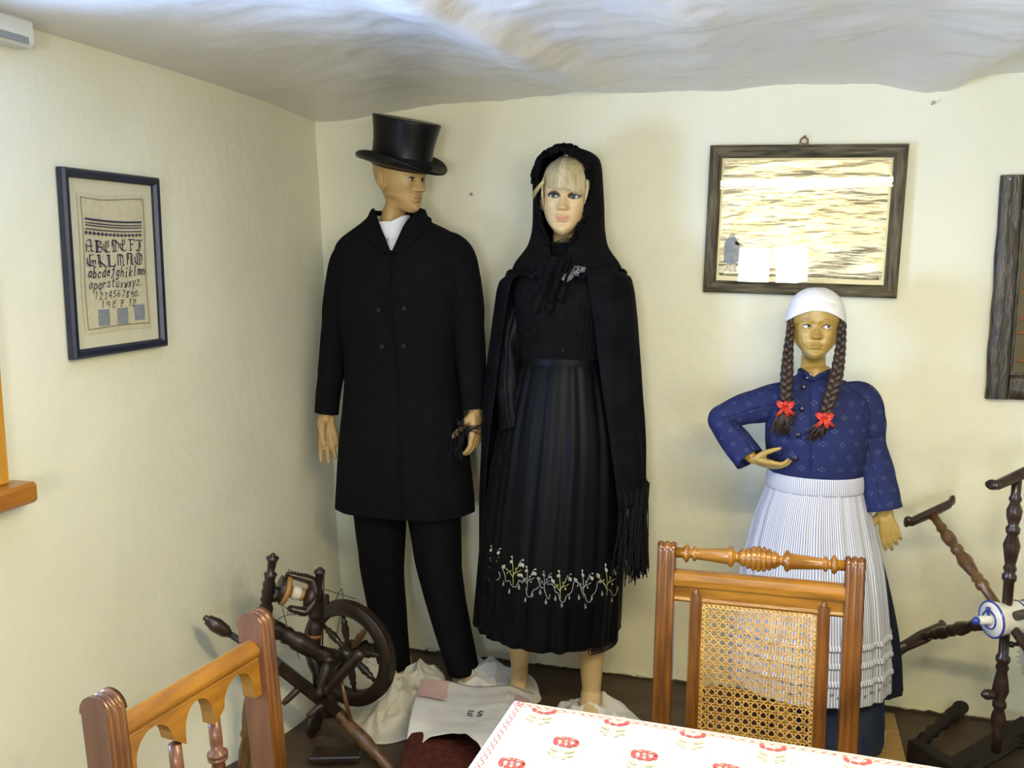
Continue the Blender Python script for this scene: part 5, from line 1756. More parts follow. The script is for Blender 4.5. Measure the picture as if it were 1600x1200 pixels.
for text, a0, a1, b, h, nib, font, sl, broad, mt in (
        ('ABCDEFI', 0.165, 0.85, 0.423, 0.068, 0.0023, GOTHIC, 0.0, True, 'bluethread'), ('GKLMNO', 0.165, 0.84, 0.510, 0.068, 0.0023, GOTHIC, 0.0, True, 'bluethread'),
        ('abcdefghiklmn', 0.165, 0.855, 0.577, 0.064, 0.0014, ITALIC, 0.28, False, 'bluethread'), ('opqrstuvwxyz.', 0.17, 0.83, 0.645, 0.062, 0.0013, ITALIC, 0.28, False, 'fadedthread'),
        ('1234567890.', 0.225, 0.80, 0.708, 0.044, 0.0011, ITALIC, 0.25, False, 'fadedthread')):
    n_ = len(text)
    for k, chh in enumerate(text):
        step = (a1 - a0) / n_
        mb = MB()
        letter(mb, font[chh], S(a0 + step * k, b + 0.006 * math.sin(k), 0.0016), su, sv, sx, step * inner * (0.80 if broad else 0.66), h * innh, nib, sl, broad)
        mb.build('stitched_letter', M[mt], cl)
for chh, a in (('1', 0.29), ('9', 0.345), ('E', 0.42), ('F', 0.51), ('1', 0.62), ('2', 0.665)):
    mb = MB()
    letter(mb, ITALIC[chh], S(a, 0.768, 0.0016), su, sv, sx, 0.045 * inner, 0.046 * innh, 0.0011, 0.2)
    mb.build('stitched_letter', M['fadedthread'], cl)
for a, b in ((0.255, 0.775), (0.475, 0.775), (0.69, 0.762)):
    mb = MB()
    p, q = S(a, b + 0.115, 0.0014), S(a + 0.13, b, 0.0018)
    mb.grid([[S(a + 0.13 * i + 0.004 * math.sin(20 * j), b + 0.10 * j, 0.0018 + 0.0005 * math.sin(30 * i)) for i in np.linspace(0, 1, 7)] for j in np.linspace(0, 1, 7)])
    mb.build('woven_patch', M['weavepatch'], cl)
mb = MB(); mb.box((0.0150, Y0 + fw * 0.9, Z0 + fw * 0.9), (0.0158, Y1 - fw * 0.9, Z1 - fw * 0.9))
mb.build('glass', M['glass'], smp)

# --- silver foil picture in an oak frame, hung slightly crooked on the back wall
fA, fB, fC, fD = PY(1100, 457, -0.012), PY(1400, 465.5, -0.012), PY(1420, 226, -0.012), PY(1109, 227, -0.012)
fu = (fB - fA + fC - fD) / 2; FWd = np.linalg.norm(fu); fu /= FWd
fv = (fD - fA + fC - fB) / 2; FHt = np.linalg.norm(fv); fv = fv - fu * (fv @ fu); fv /= np.linalg.norm(fv)
fn = np.cross(fu, fv); fn = fn if fn[1] < 0 else -fn
fo = (fA + fB + fC + fD) / 4 - fu * FWd / 2 - fv * FHt / 2
fo[1] = -0.010
pic = thing('framed_picture', tuple(fo + fu * FWd / 2), 'crinkled silver foil picture in grey oak frame hanging above the girl', 'picture')
fw2, ft2 = 0.040, 0.024
frame_rails(pic, fo, fu, fv, fn, FWd, FHt, fw2, ft2, (M['oak'], M['oak_z']))
mb = MB()
mb.obox(fo + fu * FWd / 2 + fv * FHt / 2 + fn * 0.003, fu, fn, fv, (FWd / 2 - 0.02, 0.003, FHt / 2 - 0.02))
mb.build('backing', M['foilmount'], pic)
def FP(a, b, d):
    return fo + fu * (fw2 + (FWd - 2 * fw2) * a) + fv * (FHt - fw2 - (FHt - 2 * fw2) * b) + fn * d
rows = []
for b in np.linspace(0.02, 0.955, 110):
    row = []
    for a in np.linspace(0.012, 0.985, 140):
        d = 0.0100 + 0.0022 * nz((a * 2.0, b * 8.0, 1.0)) + 0.0010 * nz((a * 6 + b * 3, b * 14.0, 2.0)) + 0.0012 * math.sin(9.0 * b + 1.5 * math.sin(3 * a)) * 0.5
        d += 0.0035 * nz((a * 4 + b * 5, b * 9, 7)) * float(sstep(0.35, 0.6, a) * sstep(0.45, 0.65, b))
        row.append(FP(a, b, d))
    rows.append(row)
mb = MB(); mb.grid(rows)
mb.build('foil_sheet', M['foil'], pic)
mb = MB()
mb.tube([FP(a, 0.945 + 0.006 * math.sin(9 * a), 0.0115) for a in np.linspace(0.02, 0.97, 40)], 0.0035, 6)
mb.build('rolled_foil_edge', M['foil'], pic)
mb = MB()                                              # small pasted figure of a walking child in a grey dress
def fig(pts, m):
    mb.prism([FP(a, b, 0.0128) for a, b in pts], fn * 0.0012, m)
fig([(0.040, 0.69), (0.060, 0.645), (0.105, 0.64), (0.135, 0.70), (0.140, 0.78), (0.130, 0.845), (0.085, 0.865), (0.042, 0.85), (0.038, 0.77)], 0)
fig([(0.065, 0.645), (0.075, 0.61), (0.095, 0.61), (0.105, 0.645)], 1)
fig([(0.105, 0.67), (0.155, 0.70), (0.158, 0.72), (0.105, 0.70)], 1)
fig([(0.060, 0.86), (0.078, 0.86), (0.062, 0.925), (0.046, 0.925)], 1)
fig([(0.096, 0.86), (0.114, 0.86), (0.126, 0.925), (0.108, 0.93)], 1)
mb.build('pasted_figure', [M['greyfigure'], M['paleskinpaper']], pic)
mb = MB()
mb.obox(fo + fu * FWd / 2 + fv * FHt / 2 + fn * 0.0165, fu, fn, fv, (FWd / 2 - fw2 * 0.95, 0.0004, FHt / 2 - fw2 * 0.95))
mb.build('glass', M['glass'], pic)
mb = MB()
hc2 = fo + fu * FWd * 0.485 + fv * FHt + fn * 0.006
mb.tube([hc2 + fu * 0.011 * math.cos(q) + fv * (0.012 + 0.010 * math.sin(q)) for q in np.linspace(0, 2 * math.pi, 22)], 0.0028, 7)
mb.obox(hc2 + fv * 0.001, fu, fn, fv, (0.016, 0.002, 0.004), 0, 0.001)
mb.ball(hc2 + fv * 0.024, (0.005, 0.003, 0.005), 6)
mb.build('hanger', M['brass'], pic)

# --- rustic dark framed panel at the right
p0, p1 = PY(1567, 274, -0.012), PY(1535, 622, -0.012)
rx0 = (p0[0] + p1[0]) / 2; rz1, rz0 = p0[2], p1[2]
RW_ = 0.52
rp = thing('rustic_framed_panel', (rx0 + RW_ / 2, -0.012, rz0), 'dark rough wooden framed panel with faded print right of the foil picture', 'picture')
ro = np.array((rx0, -0.008, rz0)); ru = np.array((1.0, 0, 0)); rv = np.array((0, 0, 1.0)); rn = np.array((0, -1.0, 0))
RH_ = rz1 - rz0
for k, (u0, u1, v0, v1) in enumerate(((0, 0.064, 0, RH_), (RW_ - 0.064, RW_, 0, RH_), (0.064, RW_ - 0.064, RH_ - 0.10, RH_), (0.064, RW_ - 0.064, 0, 0.075))):
    rows = []
    vert = k < 2
    for t in np.linspace(0, 1, 40):
        row = []
        for c, dz in ((0.0, 0.0), (0.0, 0.016), (0.10, 0.022), (0.45, 0.024), (0.72, 0.018), (0.85, 0.021), (1.0, 0.012), (1.0, 0.0)):
            if k == 1 or k == 2:
                c = 1 - c
            w = 0.0035 * nz((t * 9, c * 3, k + 4)) if 0.01 < dz else 0.0
            if vert:
                e = 0.004 * nz((t * 7, 0, k)) if c in (0.0,) else 0.0
                row.append(ro + ru * (u0 + (u1 - u0) * c + e) + rv * (v0 + (v1 - v0) * t) + rn * (dz + w))
            else:
                cc = c if k == 3 else c
                row.append(ro + ru * (u0 + (u1 - u0) * t) + rv * (v0 + (v1 - v0) * (cc if k == 3 else 1 - (1 - cc))) + rn * (dz + w))
        rows.append(row)
    mb = MB(); mb.grid(rows)
    mb.build('frame_rail', M['rustic'], rp)
mb = MB(); mb.box((rx0 + 0.05, -0.012, rz0 + 0.05), (rx0 + RW_ - 0.05, -0.006, rz1 - 0.06))
mb.build('backing', M['rustic'], rp)
mb = MB(); mb.box((rx0 + 0.072, -0.016, rz0 + 0.085), (rx0 + RW_ - 0.1, -0.012, rz1 - 0.19))
mb.build('print', M['greenpanel'], rp)
mb = MB(); mb.box((rx0 + 0.076, -0.018, rz1 - 0.15), (rx0 + RW_ - 0.108, -0.012, rz1 - 0.115))
mb.build('orange_strip', M['orangeprint'], rp)
for k in range(9):
    mb = MB()
    zz = rz0 + 0.12 + 0.042 * k
    mb.tube([(rx0 + 0.084 + 0.012 * math.sin(2 * k), -0.0165, zz), (rx0 + 0.16, -0.0165, zz + 0.008 * math.sin(k)), (rx0 + 0.26, -0.0165, zz + 0.01)], [0.006, 0.009, 0.005], 6, flat=(0.3, 1), up=(0, 1, 0))
    mb.build('faded_print_stroke', M['orangeprint'], rp)
mb = MB(); mb.turned((rx0 + 0.022, -0.028, rz1 - 0.012), (rx0 + 0.022, -0.034, rz1 - 0.012), [(0, 0.006), (0.7, 0.006), (1, 0.002)], 10)
mb.build('nail_head', M['nailmetal'], rp)

# --- nails left in the back wall
for px, py, lab in ((1456, 163, 'bent steel nail in back wall above right of the oak frame'), (738, 305, 'tiny nail in back wall between the man and woman mannequins')):
    p = PY(px, py, 0.0)
    mb = MB()
    mb.tube([(p[0], 0.006, p[2]), (p[0], -0.012, p[2]), (p[0] + 0.002, -0.018, p[2] + 0.003)], 0.0022, 7)
    mb.turned((p[0] + 0.002, -0.018, p[2] + 0.003), (p[0] + 0.002, -0.020, p[2] + 0.003), [(0, 0.005), (0.7, 0.005), (1, 0.003)], 10)
    tag(mb.build('nail', M['nailmetal']), lab, 'nail')

# ================================================================== CHAIRS
def reeded_post(mb, path, e1, e2, w, d, ridges=3, depth=0.004):
    """post with reeded front that rolls over its rounded top; path = [(s, z)...] from floor to top along e2/up; origin added by caller"""
    path = np.asarray(path, float)
    T = np.gradient(path, axis=0); T /= np.linalg.norm(T, axis=1)[:, None]
    Nn = np.stack([T[:, 1], -T[:, 0]], 1)                 # towards +e2
    f = path + Nn * d / 2
    b = path - Nn * d / 2
    topc = path[-1]
    ang0 = math.atan2(Nn[-1][1], Nn[-1][0])
    arc = [topc + d / 2 * np.array((math.cos(ang0 + q), math.sin(ang0 + q) * 1.0)) for q in np.linspace(0, math.pi, 14)][1:-1]
    loop = list(f) + arc + list(b[::-1])
    # outward normals of the loop
    L = np.array(loop)
    TL = np.gradient(L, axis=0); TL /= np.linalg.norm(TL, axis=1)[:, None] + 1e-12
    NL = np.stack([TL[:, 1], -TL[:, 0]], 1)
    us = np.linspace(-0.5, 0.5, ridges * 8 + 1)
    rows = []
    for k in range(len(L)):
        row = []
        for u in us:
            ph = (u + 0.5) * ridges
            h = depth * (abs(math.sin(math.pi * ph)) ** 0.6 - 1)
            p = L[k] + NL[k] * h
            row.append(np.array(e1) * (u * w) + np.array(e2) * p[0] + np.array((0, 0, p[1])))
        rows.append(row)
    out = np.array(rows)
    return out, f, b, arc
def post_mesh(origin, path, e1, e2, w, d, mats, name, parent, ridges=3, depth=0.004):
    R, f, b, arc = reeded_post(None, path, e1, e2, w, d, ridges, depth)
    mb = MB()
    o = np.array(origin, float)
    mb.grid(R + o, 0)
    e1 = np.array(e1, float); e2 = np.array(e2, float)
    for s in (-1, 1):
        rows = []
        F = list(f) + [f[-1] * (1 - q) + b[-1] * q for q in ()]
        for k in range(len(f)):
            rows.append([o + e1 * s * w * 0.5 + e2 * p[0] + np.array((0, 0, p[1])) for p in (f[k] * (1 - q) + b[k] * q for q in np.linspace(0.06, 0.94, 5))])
        mb.grid(rows, 1, smooth=False)
        fan = [f[-1]] + arc + [b[-1]]
        mb.add([o + e1 * s * w * 0.5 + e2 * p[0] + np.array((0, 0, p[1])) for p in fan], [tuple(range(len(fan)))], 1, False)
    return mb.build(name, mats, parent)

# ---------------------------------------------------------------- cane-backed chair behind the table
CT = 0.93
pl_, pr_ = PZ(1043, 847, CT), PZ(1336, 869, CT)
CYT = (pl_[1] + pr_[1]) / 2
cxl, cxr = pl_[0], pr_[0]
def chair_Y(z):
    return CYT - (CT - z) * 0.055 / 0.48 if z > 0.45 else CYT - 0.055 + (0.45 - z) * 0.10
def CP(px, py, dy=0.0):
    Y = CYT
    for _ in range(5):
        p = PY(px, py, Y + dy)
        Y = chair_Y(p[2])
    return p
chair = thing('cane_chair', ((cxl + cxr) / 2, CYT - 0.2, 0.0), 'honey-coloured chair with woven cane back and turned top rail behind the table', 'chair')
e1, e2 = (1, 0, 0), (0, -1, 0)
zpath = [0.0, 0.15, 0.30, 0.42, 0.50, 0.6, 0.7, 0.8, 0.88, CT - 0.016]
for xc in (cxl, cxr):
    path = [(-chair_Y(z), z) for z in zpath]
    post_mesh((xc, 0, 0), path, e1, e2, 0.036, 0.034, [M['honey_z'], M['honey_z']], 'back_post', chair)
# turned top rail
z_a, z_b = CP(1056, 863), CP(1322, 884)
prof = [(0, 0.010), (0.055, 0.010), (0.06, 0.0125), (0.075, 0.0185), (0.088, 0.0165), (0.095, 0.010), (0.108, 0.008), (0.118, 0.0145), (0.13, 0.0145), (0.14, 0.0105), (0.15, 0.011),
        (0.32, 0.0155), (0.335, 0.021), (0.35, 0.0195), (0.362, 0.010), (0.378, 0.0085), (0.385, 0.011)]
for k in range(7):
    t = 0.395 + 0.21 * k / 7
    r = 0.0145 + 0.0105 * math.sin(math.pi * (k + 0.5) / 7)
    prof += [(t, r * 0.86), (t + 0.008, r), (t + 0.020, r), (t + 0.0285, r * 0.86)]
full = prof + [(1 - t, r) for t, r in prof[:17][::-1]]
mb = MB(); mb.turned(z_a + (-0.004, 0, 0), z_b + (0.004, 0, 0), full, 26)
mb.build('turned_rail', M['honey_x'], chair)
# moulded rail
ra, rb = CP(1054, 914), CP(1322, 938)
zc = (ra[2] + rb[2]) / 2
prof2 = [(-0.030, -0.010), (-0.030, 0.010), (-0.025, 0.013), (-0.020, 0.010), (0.002, 0.011), (0.004, 0.015), (0.016, 0.016), (0.018, 0.013), (0.028, 0.012), (0.031, 0.006), (0.031, -0.010)]
rows = [[(x, chair_Y(zc) - dd, zc + dz) for x in np.linspace(cxl + 0.016, cxr - 0.016, 12)] for dz, dd in prof2]
mb = MB(); mb.grid(rows, smooth=False)
mb.grid([rows[-1], rows[0]], smooth=False)
mb.build('top_rail', M['honey_x'], chair)
# inner stiles with half-round fronts, cane panel, lower rail
ZB = 0.53
sl, sr = CP(1086, 990)[0], CP(1285, 1000)[0]
for x in (sl, sr):
    mb = MB()
    top = zc - 0.012
    rows = []
    for z in np.linspace(ZB, top, 14):
        rows.append([(x + a, chair_Y(z) - dd, z) for a, dd in ((-0.012, -0.010), (-0.012, 0.009), (-0.007, 0.011), (-0.006, 0.014), (0.0, 0.016), (0.006, 0.014), (0.007, 0.011), (0.012, 0.009), (0.012, -0.010))])
    mb.grid(rows, smooth=False)
    mb.ball((x, chair_Y(top) - 0.008, top), (0.0065, 0.008, 0.012), 7)
    mb.build('back_stile', M['honey_z'], chair)
mb = MB(); mb.obox(((cxl + cxr) / 2, chair_Y(ZB), ZB), (1, 0, 0), (0, 1, 0), (0, 0, 1), ((cxr - cxl) / 2 - 0.016, 0.011, 0.022), 0, 0.004)
mb.build('lower_rail', M['honey_x'], chair)
px0, px1, pz0, pz1 = sl + 0.012, sr - 0.012, ZB + 0.02, zc - 0.030
mb = MB()
def strip(a, b, w, dd):
    """a, b = (x, z) ends clipped to the panel"""
    (xa, za), (xb, zb) = a, b
    pa = np.array((xa, chair_Y(za) - dd, za)); pb = np.array((xb, chair_Y(zb) - dd, zb))
    t = pb - pa; L = np.linalg.norm(t)
    if L < 0.004:
        return
    t /= L
    nn = np.array((0, -1.0, 0)); ss = np.cross(t, nn)
    mb.obox((pa + pb) / 2, t, ss, nn, (L / 2, w / 2, 0.0005))
pit = (px1 - px0) / 13.0
nx, nzz = 13, int((pz1 - pz0) / pit)
for i in range(nx + 1):
    for s in (-1, 1):
        x = px0 + i * pit + s * pit * 0.16
        if px0 < x < px1:
            strip((x, pz0), (x, pz1), pit * 0.095, 0.000 + 0.0006 * s)
for j in range(nzz + 1):
    for s in (-1, 1):
        z = pz1 - j * pit + s * pit * 0.16
        if pz0 < z < pz1:
            strip((px0, z), (px1, z), pit * 0.095, 0.0015 + 0.0005 * s)
Wp, Hp = px1 - px0, pz1 - pz0
for k in range(-nzz - 1, nx + nzz + 2):
    for sg, dd in ((1, 0.0030), (-1, 0.0042)):
        # x = px0 + k*pit + sg*(z - pz1)   diagonal through the crossings
        pts = []
        xk = px0 + (k + 0.5) * pit
        t0, t1 = -Hp, 0.0
        if sg > 0:
            lo_t, hi_t = max(t0, px0 - xk), min(t1, px1 - xk)
            if hi_t - lo_t > 0.004:
                strip((xk + lo_t, pz1 + lo_t), (xk + hi_t, pz1 + hi_t), pit * 0.10, dd)
        else:
            lo_t, hi_t = max(t0, xk - px1), min(t1, xk - px0)
            if hi_t - lo_t > 0.004:
                strip((xk - lo_t, pz1 + lo_t), (xk - hi_t, pz1 + hi_t), pit * 0.10, dd)
cane = mb.build('cane_weave', M['cane'], chair)
cane['kind'] = 'stuff'
mb = MB()                                              # looped binding round the panel
for k in range(int(Hp / 0.009)):
    z = pz0 + 0.0045 + k * 0.009
    for x in (px0 + 0.003, px1 - 0.003):
        strip((x - 0.005, z - 0.004), (x + 0.005, z + 0.004), 0.0026, 0.0060)
        strip((x - 0.005, z + 0.004), (x + 0.005, z - 0.004), 0.0026, 0.0068)
for k in range(int(Wp / 0.009)):
    x = px0 + 0.0045 + k * 0.009
    for z in (pz1 - 0.003, pz0 + 0.003):
        strip((x - 0.004, z - 0.005), (x + 0.004, z + 0.005), 0.0026, 0.0060)
        strip((x - 0.004, z + 0.005), (x + 0.004, z - 0.005), 0.0026, 0.0068)
bind = mb.build('cane_binding', M['cane'], chair)
bind['kind'] = 'stuff'
# seat, front legs, stretchers
ys_, yf_ = chair_Y(0.45) - 0.005, chair_Y(0.45) - 0.36
for lo, hi in (((cxl - 0.018, ys_ - 0.045, 0.42), (cxr + 0.018, ys_ - 0.013, 0.46)), ((cxl - 0.03, yf_, 0.42), (cxr + 0.03, yf_ + 0.04, 0.46)),
               ((cxl - 0.02, yf_ + 0.04, 0.42), (cxl + 0.02, ys_ - 0.045, 0.46)), ((cxr - 0.02, yf_ + 0.04, 0.42), (cxr + 0.02, ys_ - 0.045, 0.46))):
    mb = MB(); mb.box(lo, hi, bevel=0.005); mb.build('seat_rail', M['honey_x'], chair)
mb = MB()
for k in range(24):
    x = cxl + 0.02 + (cxr - cxl - 0.04) * (k + 0.5) / 24
    mb.box((x - 0.0045, yf_ + 0.04, 0.452), (x + 0.0045, ys_ - 0.045, 0.454))
for k in range(22):
    y = yf_ + 0.04 + (ys_ - 0.045 - yf_ - 0.04) * (k + 0.5) / 22
    mb.box((cxl + 0.02, y - 0.0045, 0.454), (cxr - 0.02, y + 0.0045, 0.456))
sw = mb.build('cane_seat', M['cane'], chair); sw['kind'] = 'stuff'
legp = [(0, 0.012), (0.05, 0.017), (0.1, 0.012), (0.5, 0.016), (0.75, 0.019), (0.8, 0.024), (0.84, 0.017), (0.9, 0.022), (1, 0.022)]
for x in (cxl - 0.008, cxr + 0.008):
    mb = MB(); mb.turned((x, yf_ + 0.02, 0.0), (x, yf_ + 0.02, 0.42), legp, 18); mb.build('front_leg', M['honey_z'], chair)
for x in (cxl, cxr):
    mb = MB(); mb.turned((x, yf_ + 0.02, 0.16), (x, chair_Y(0.16), 0.16), [(0, 0.008), (0.5, 0.012), (1, 0.008)], 12); mb.build('stretcher', M['honey_z'], chair)

# ---------------------------------------------------------------- spindle-backed chair by the left wall
LT = 0.885
qa, qb = PZ(158, 1083, LT), PZ(397, 955, LT)
ed = qb - qa; ed[2] = 0; WL = np.linalg.norm(ed); ed /= WL             # from the near post to the far post
ef = np.array((ed[1], -ed[0], 0))                                       # towards the table (+X)
if ef[0] < 0:
    ef = -ef
lch = thing('spindle_chair', tuple((qa + qb) / 2 * np.array((1, 1, 0)) + ef * 0.2), 'brown wooden chair with arched top rail and turned spindles by the left wall', 'chair')
def rake(z):
    return (0.030 * ((LT - z) / 0.44) ** 0.9 if z > 0.45 else 0.030 - 0.05 * (0.45 - z) / 0.45) if z < LT else 0.0
zp = [0.0, 0.12, 0.25, 0.37, 0.45, 0.52, 0.6, 0.68, 0.75, 0.80, LT - 0.026]
for o in (qa, qb):
    path = [(rake(z), z) for z in zp]
    post_mesh((o[0], o[1], 0), path, ed, ef, 0.034, 0.056, [M['honey_z'], M['chairred_z']], 'back_post', lch)
def LC(s, z, d=0.0):
    """s metres from the near post along the rail, height z, d towards the front"""
    p = qa + ed * s + ef * (rake(z) + d)
    return np.array((p[0], p[1], z))
s0, s1 = 0.016, WL - 0.016
zt = LT - 0.048                                                          # top of the rail
span = s1 - s0
n_ar = 3
pen = 0.030                                                             # width of each pendant
top_ = [(s, zt) for s in np.linspace(s0, s1, 2)]
low_ = []
aw = (span - pen * 2 - pen * 0.0) / n_ar
zl, za = zt - 0.092, zt - 0.042
segs = []
x = s0
half = 0.018
bounds = [(s0 + half + k * (span - 2 * half + 0.0) / n_ar, s0 + half + (k + 1) * (span - 2 * half) / n_ar) for k in range(n_ar)]
low_.append((s0, zl))
for k, (a, b) in enumerate(bounds):
    a2, b2 = a + (0.012 if k else 0), b - (0.012 if k < n_ar - 1 else 0)
    low_.append((a2, zl))
    for q in np.linspace(0, math.pi, 17):
        c, r = (a2 + b2) / 2, (b2 - a2) / 2
        low_.append((c - r * math.cos(q), zl + 0.008 + (za - zl) * math.sin(q) ** 0.8))
    low_.append((b2, zl))
low_.append((s1, zl))
# split the fretwork into columns so that the concave outline fills cleanly
ss_ = np.unique(np.round(np.array([s for s, _ in low_]), 3))
lo_f = []
arr = np.array(low_)
for s in ss_:
    zs_ = [zl]
    for k, (a, b) in enumerate(bounds):
        a2, b2 = a + (0.012 if k else 0), b - (0.012 if k < n_ar - 1 else 0)
        if a2 <= s <= b2:
            c, r = (a2 + b2) / 2, (b2 - a2) / 2
            u = min(1, abs((s - c) / r))
            zs_.append(zl + 0.008 + (za - zl) * math.sqrt(max(0, 1 - u * u)) ** 0.8)
    lo_f.append(max(zs_))
mb = MB()
TH = 0.013
prof_up = [(-0.030, TH), (-0.027, TH + 0.002), (-0.0255, TH - 0.003), (-0.022, TH + 0.003), (-0.010, TH + 0.005), (0.0, TH * 0.6), (0.003, 0.0), (0.0, -TH * 0.7), (-0.012, -TH), (-0.03, -TH)]
rows = [[LC(s, l, TH) for s, l in zip(ss_, lo_f)], [LC(s, zt - 0.030, TH) for s in ss_]]
mb.grid(rows, smooth=False)
mb.grid([[LC(s, zt + dz, dd) for s in ss_] for dz, dd in prof_up])
mb.grid([[LC(s, zt - 0.030, -TH) for s in ss_], [LC(s, l, -TH) for s, l in zip(ss_, lo_f)]], smooth=False)
mb.grid([[LC(s, l, -TH) for s, l in zip(ss_, lo_f)], [LC(s, l, TH) for s, l in zip(ss_, lo_f)]], smooth=False)
rail_ = mb.build('arched_rail', M['chair_y'], lch)
for k in range(1, n_ar):
    s = bounds[k][0]
    a, b = LC(s, zl + 0.004), LC(s, 0.50)
    mb = MB(); mb.turned(a, b, [(0, 0.010), (0.16, 0.0105), (0.22, 0.0095), (0.235, 0.0165), (0.255, 0.017), (0.262, 0.0125), (0.272, 0.0165), (0.285, 0.016), (0.30, 0.0105), (0.6, 0.0145), (0.85, 0.011), (1, 0.010)], 20)
    mb.build('spindle', M['chairred_z'], lch)
mb = MB(); mb.obox((LC(WL / 2, 0.49)), ed, ef, (0, 0, 1), (span / 2, 0.012, 0.022), 0, 0.004); mb.build('lower_rail', M['chair_y'], lch)
c = qa * 0.5 + qb * 0.5 + ef * 0.26
mb = MB(); mb.obox((c[0], c[1], 0.445), ed, ef, (0, 0, 1), (WL / 2 + 0.02, 0.19, 0.018), 0, 0.008); mb.build('seat', M['chair_y'], lch)
for s in (0.0, WL):
    p = qa + ed * s + ef * 0.42
    mb = MB(); mb.turned((p[0], p[1], 0.0), (p[0], p[1], 0.43), legp, 16); mb.build('front_leg', M['chairred_z'], lch)

# ================================================================== TABLE AND CLOTH
TZ = 0.75
tA = PZ(805, 1095, TZ); tB = PZ(1440, 1195, TZ)
tu = tB - tA; tu[2] = 0; tu /= np.linalg.norm(tu)
tv = np.array((tu[1], -tu[0], 0)); tv = tv if tv[1] < 0 else -tv
TW, TD = 1.25, 0.80
def TP(a, b, z=TZ):
    p = tA + tu * a + tv * b
    return np.array((p[0], p[1], z))
tab = thing('dining_table', tuple(TP(TW / 2, TD / 2, 0.0)), 'wooden dining table under the rose-patterned cloth', 'table')
c = TP(TW / 2, TD / 2, TZ - 0.020)
mb = MB(); mb.obox(c, tu, tv, (0, 0, 1), (TW / 2 - 0.006, TD / 2 - 0.006, 0.014), 0, 0.004); mb.build('tabletop', M['honey_x'], tab)
for a, b, l in ((0.06, 0.06, 0), (TW - 0.06, 0.06, 0), (0.06, TD - 0.06, 0), (TW - 0.06, TD - 0.06, 0)):
    mb = MB(); mb.obox(TP(a, b, (TZ - 0.034) / 2), tu, tv, (0, 0, 1), (0.028, 0.028, (TZ - 0.034) / 2), 0, 0.005); mb.build('leg', M['honey_z'], tab)
for a0, b0, a1, b1 in ((0.09, 0.06, TW - 0.09, 0.06), (0.09, TD - 0.06, TW - 0.09, TD - 0.06), (0.06, 0.09, 0.06, TD - 0.09), (TW - 0.06, 0.09, TW - 0.06, TD - 0.09)):
    p, q = TP(a0, b0, TZ - 0.084), TP(a1, b1, TZ - 0.084)
    d_ = (q - p); L = np.linalg.norm(d_); d_ /= L
    mb = MB(); mb.obox((p + q) / 2, d_, np.cross(d_, (0, 0, 1)), (0, 0, 1), (L / 2, 0.010, 0.048), 0, 0.003); mb.build('apron_board', M['honey_x'], tab)
# cloth: top sheet with softly falling sides
mb = MB()
NU, NV, drop = 90, 60, 0.20
rows = []
def cloth_pt(a, b):
    """a, b run past the table edge by the drop"""
    oa = max(-a, a - TW, 0.0); ob = max(-b, b - TD, 0.0)
    o = max(oa, ob)
    ca, cb = min(max(a, 0), TW), min(max(b, 0), TD)
    p = TP(ca, cb, TZ)
    z = TZ - o
    out = 0.004 + 0.020 * sstep(0, drop, o) * (1 + math.sin(14 * (ca + cb)))
    if o > 0:
        if a < 0: p = p - tu * out
        if a > TW: p = p + tu * out
        if b < 0: p = p - tv * out
        if b > TD: p = p + tv * out
    p[2] = z + (0.0008 * nz((ca, cb, 3), 6) if o <= 0 else 0.0)
    return p
av = np.concatenate([-np.linspace(drop, 0.004, 7), np.linspace(0, TW, 60), TW + np.linspace(0.004, drop, 7)])
bv = np.concatenate([-np.linspace(drop, 0.004, 7), np.linspace(0, TD, 40), TD + np.linspace(0.004, drop, 7)])
mb.grid([[cloth_pt(a, b) for a in av] for b in bv])
cloth = tag(mb.build('tablecloth', M['tablecloth']), 'cream tablecloth with red roses and red chain border on the table', 'tablecloth')
ZP = TZ + 0.0016
def flat_poly(mb, pts, mat=0, z=ZP):
    mb.add([TP(a, b, z) for a, b in pts], [tuple(range(len(pts)))], mat, False)
def flat_line(mb, pts, w, mat=0, z=ZP):
    pts = np.asarray(pts, float)
    T = np.gradient(pts, axis=0); T /= np.linalg.norm(T, axis=1)[:, None] + 1e-12
    Nn = np.stack([-T[:, 1], T[:, 0]], 1) * w / 2
    mb.grid([[TP(*p, z) for p in pts + Nn], [TP(*p, z) for p in pts - Nn]], mat, smooth=False)
# chain border
mb = MB()
for (o, ax, L) in (((0, 0.012), 0, TW), ((0, TD - 0.012), 0, TW), ((0.012, 0), 1, TD), ((TW - 0.012, 0), 1, TD)):
    t = np.linspace(0, L, int(L / 0.0022))
    for ph in (0, math.pi):
        w = 0.0048 * np.sin(2 * math.pi * t / 0.030 + ph)
        pts = np.stack([t, o[1] + w], 1) if ax == 0 else np.stack([o[0] + w, t], 1)
        flat_line(mb, pts, 0.0012)
mb.build('chain_border', M['tc_red'], cloth)
# woven stripes and dots
mb = MB()
step = 0.1215
a = 0.055 - step / 4
k = 0
while a < TW - 0.02:
    for o in (-0.008, 0.008):
        flat_line(mb, [(a + o, 0.026), (a + o, TD - 0.026)], 0.0012)
    for b in np.arange(0.03, 0.5, 0.0075):
        flat_poly(mb, [(a - 0.0022, b), (a, b - 0.0022), (a + 0.0022, b), (a, b + 0.0022)])
    a += step / 2
mb.build('woven_stripe', M['tc_line'], cloth)['kind'] = 'stuff'
mb = MB()
for i in range(70):
    for j in range(32):
        aa, bb = 0.02 + i * 0.0174, 0.03 + j * 0.0165 + (0.008 if i % 2 else 0)
        flat_poly(mb, [(aa - 0.0022, bb), (aa, bb - 0.0014), (aa + 0.0022, bb), (aa, bb + 0.0014)], 0, ZP - 0.0004)
mb.build('woven_dot', M['tc_line'], cloth)['kind'] = 'stuff'
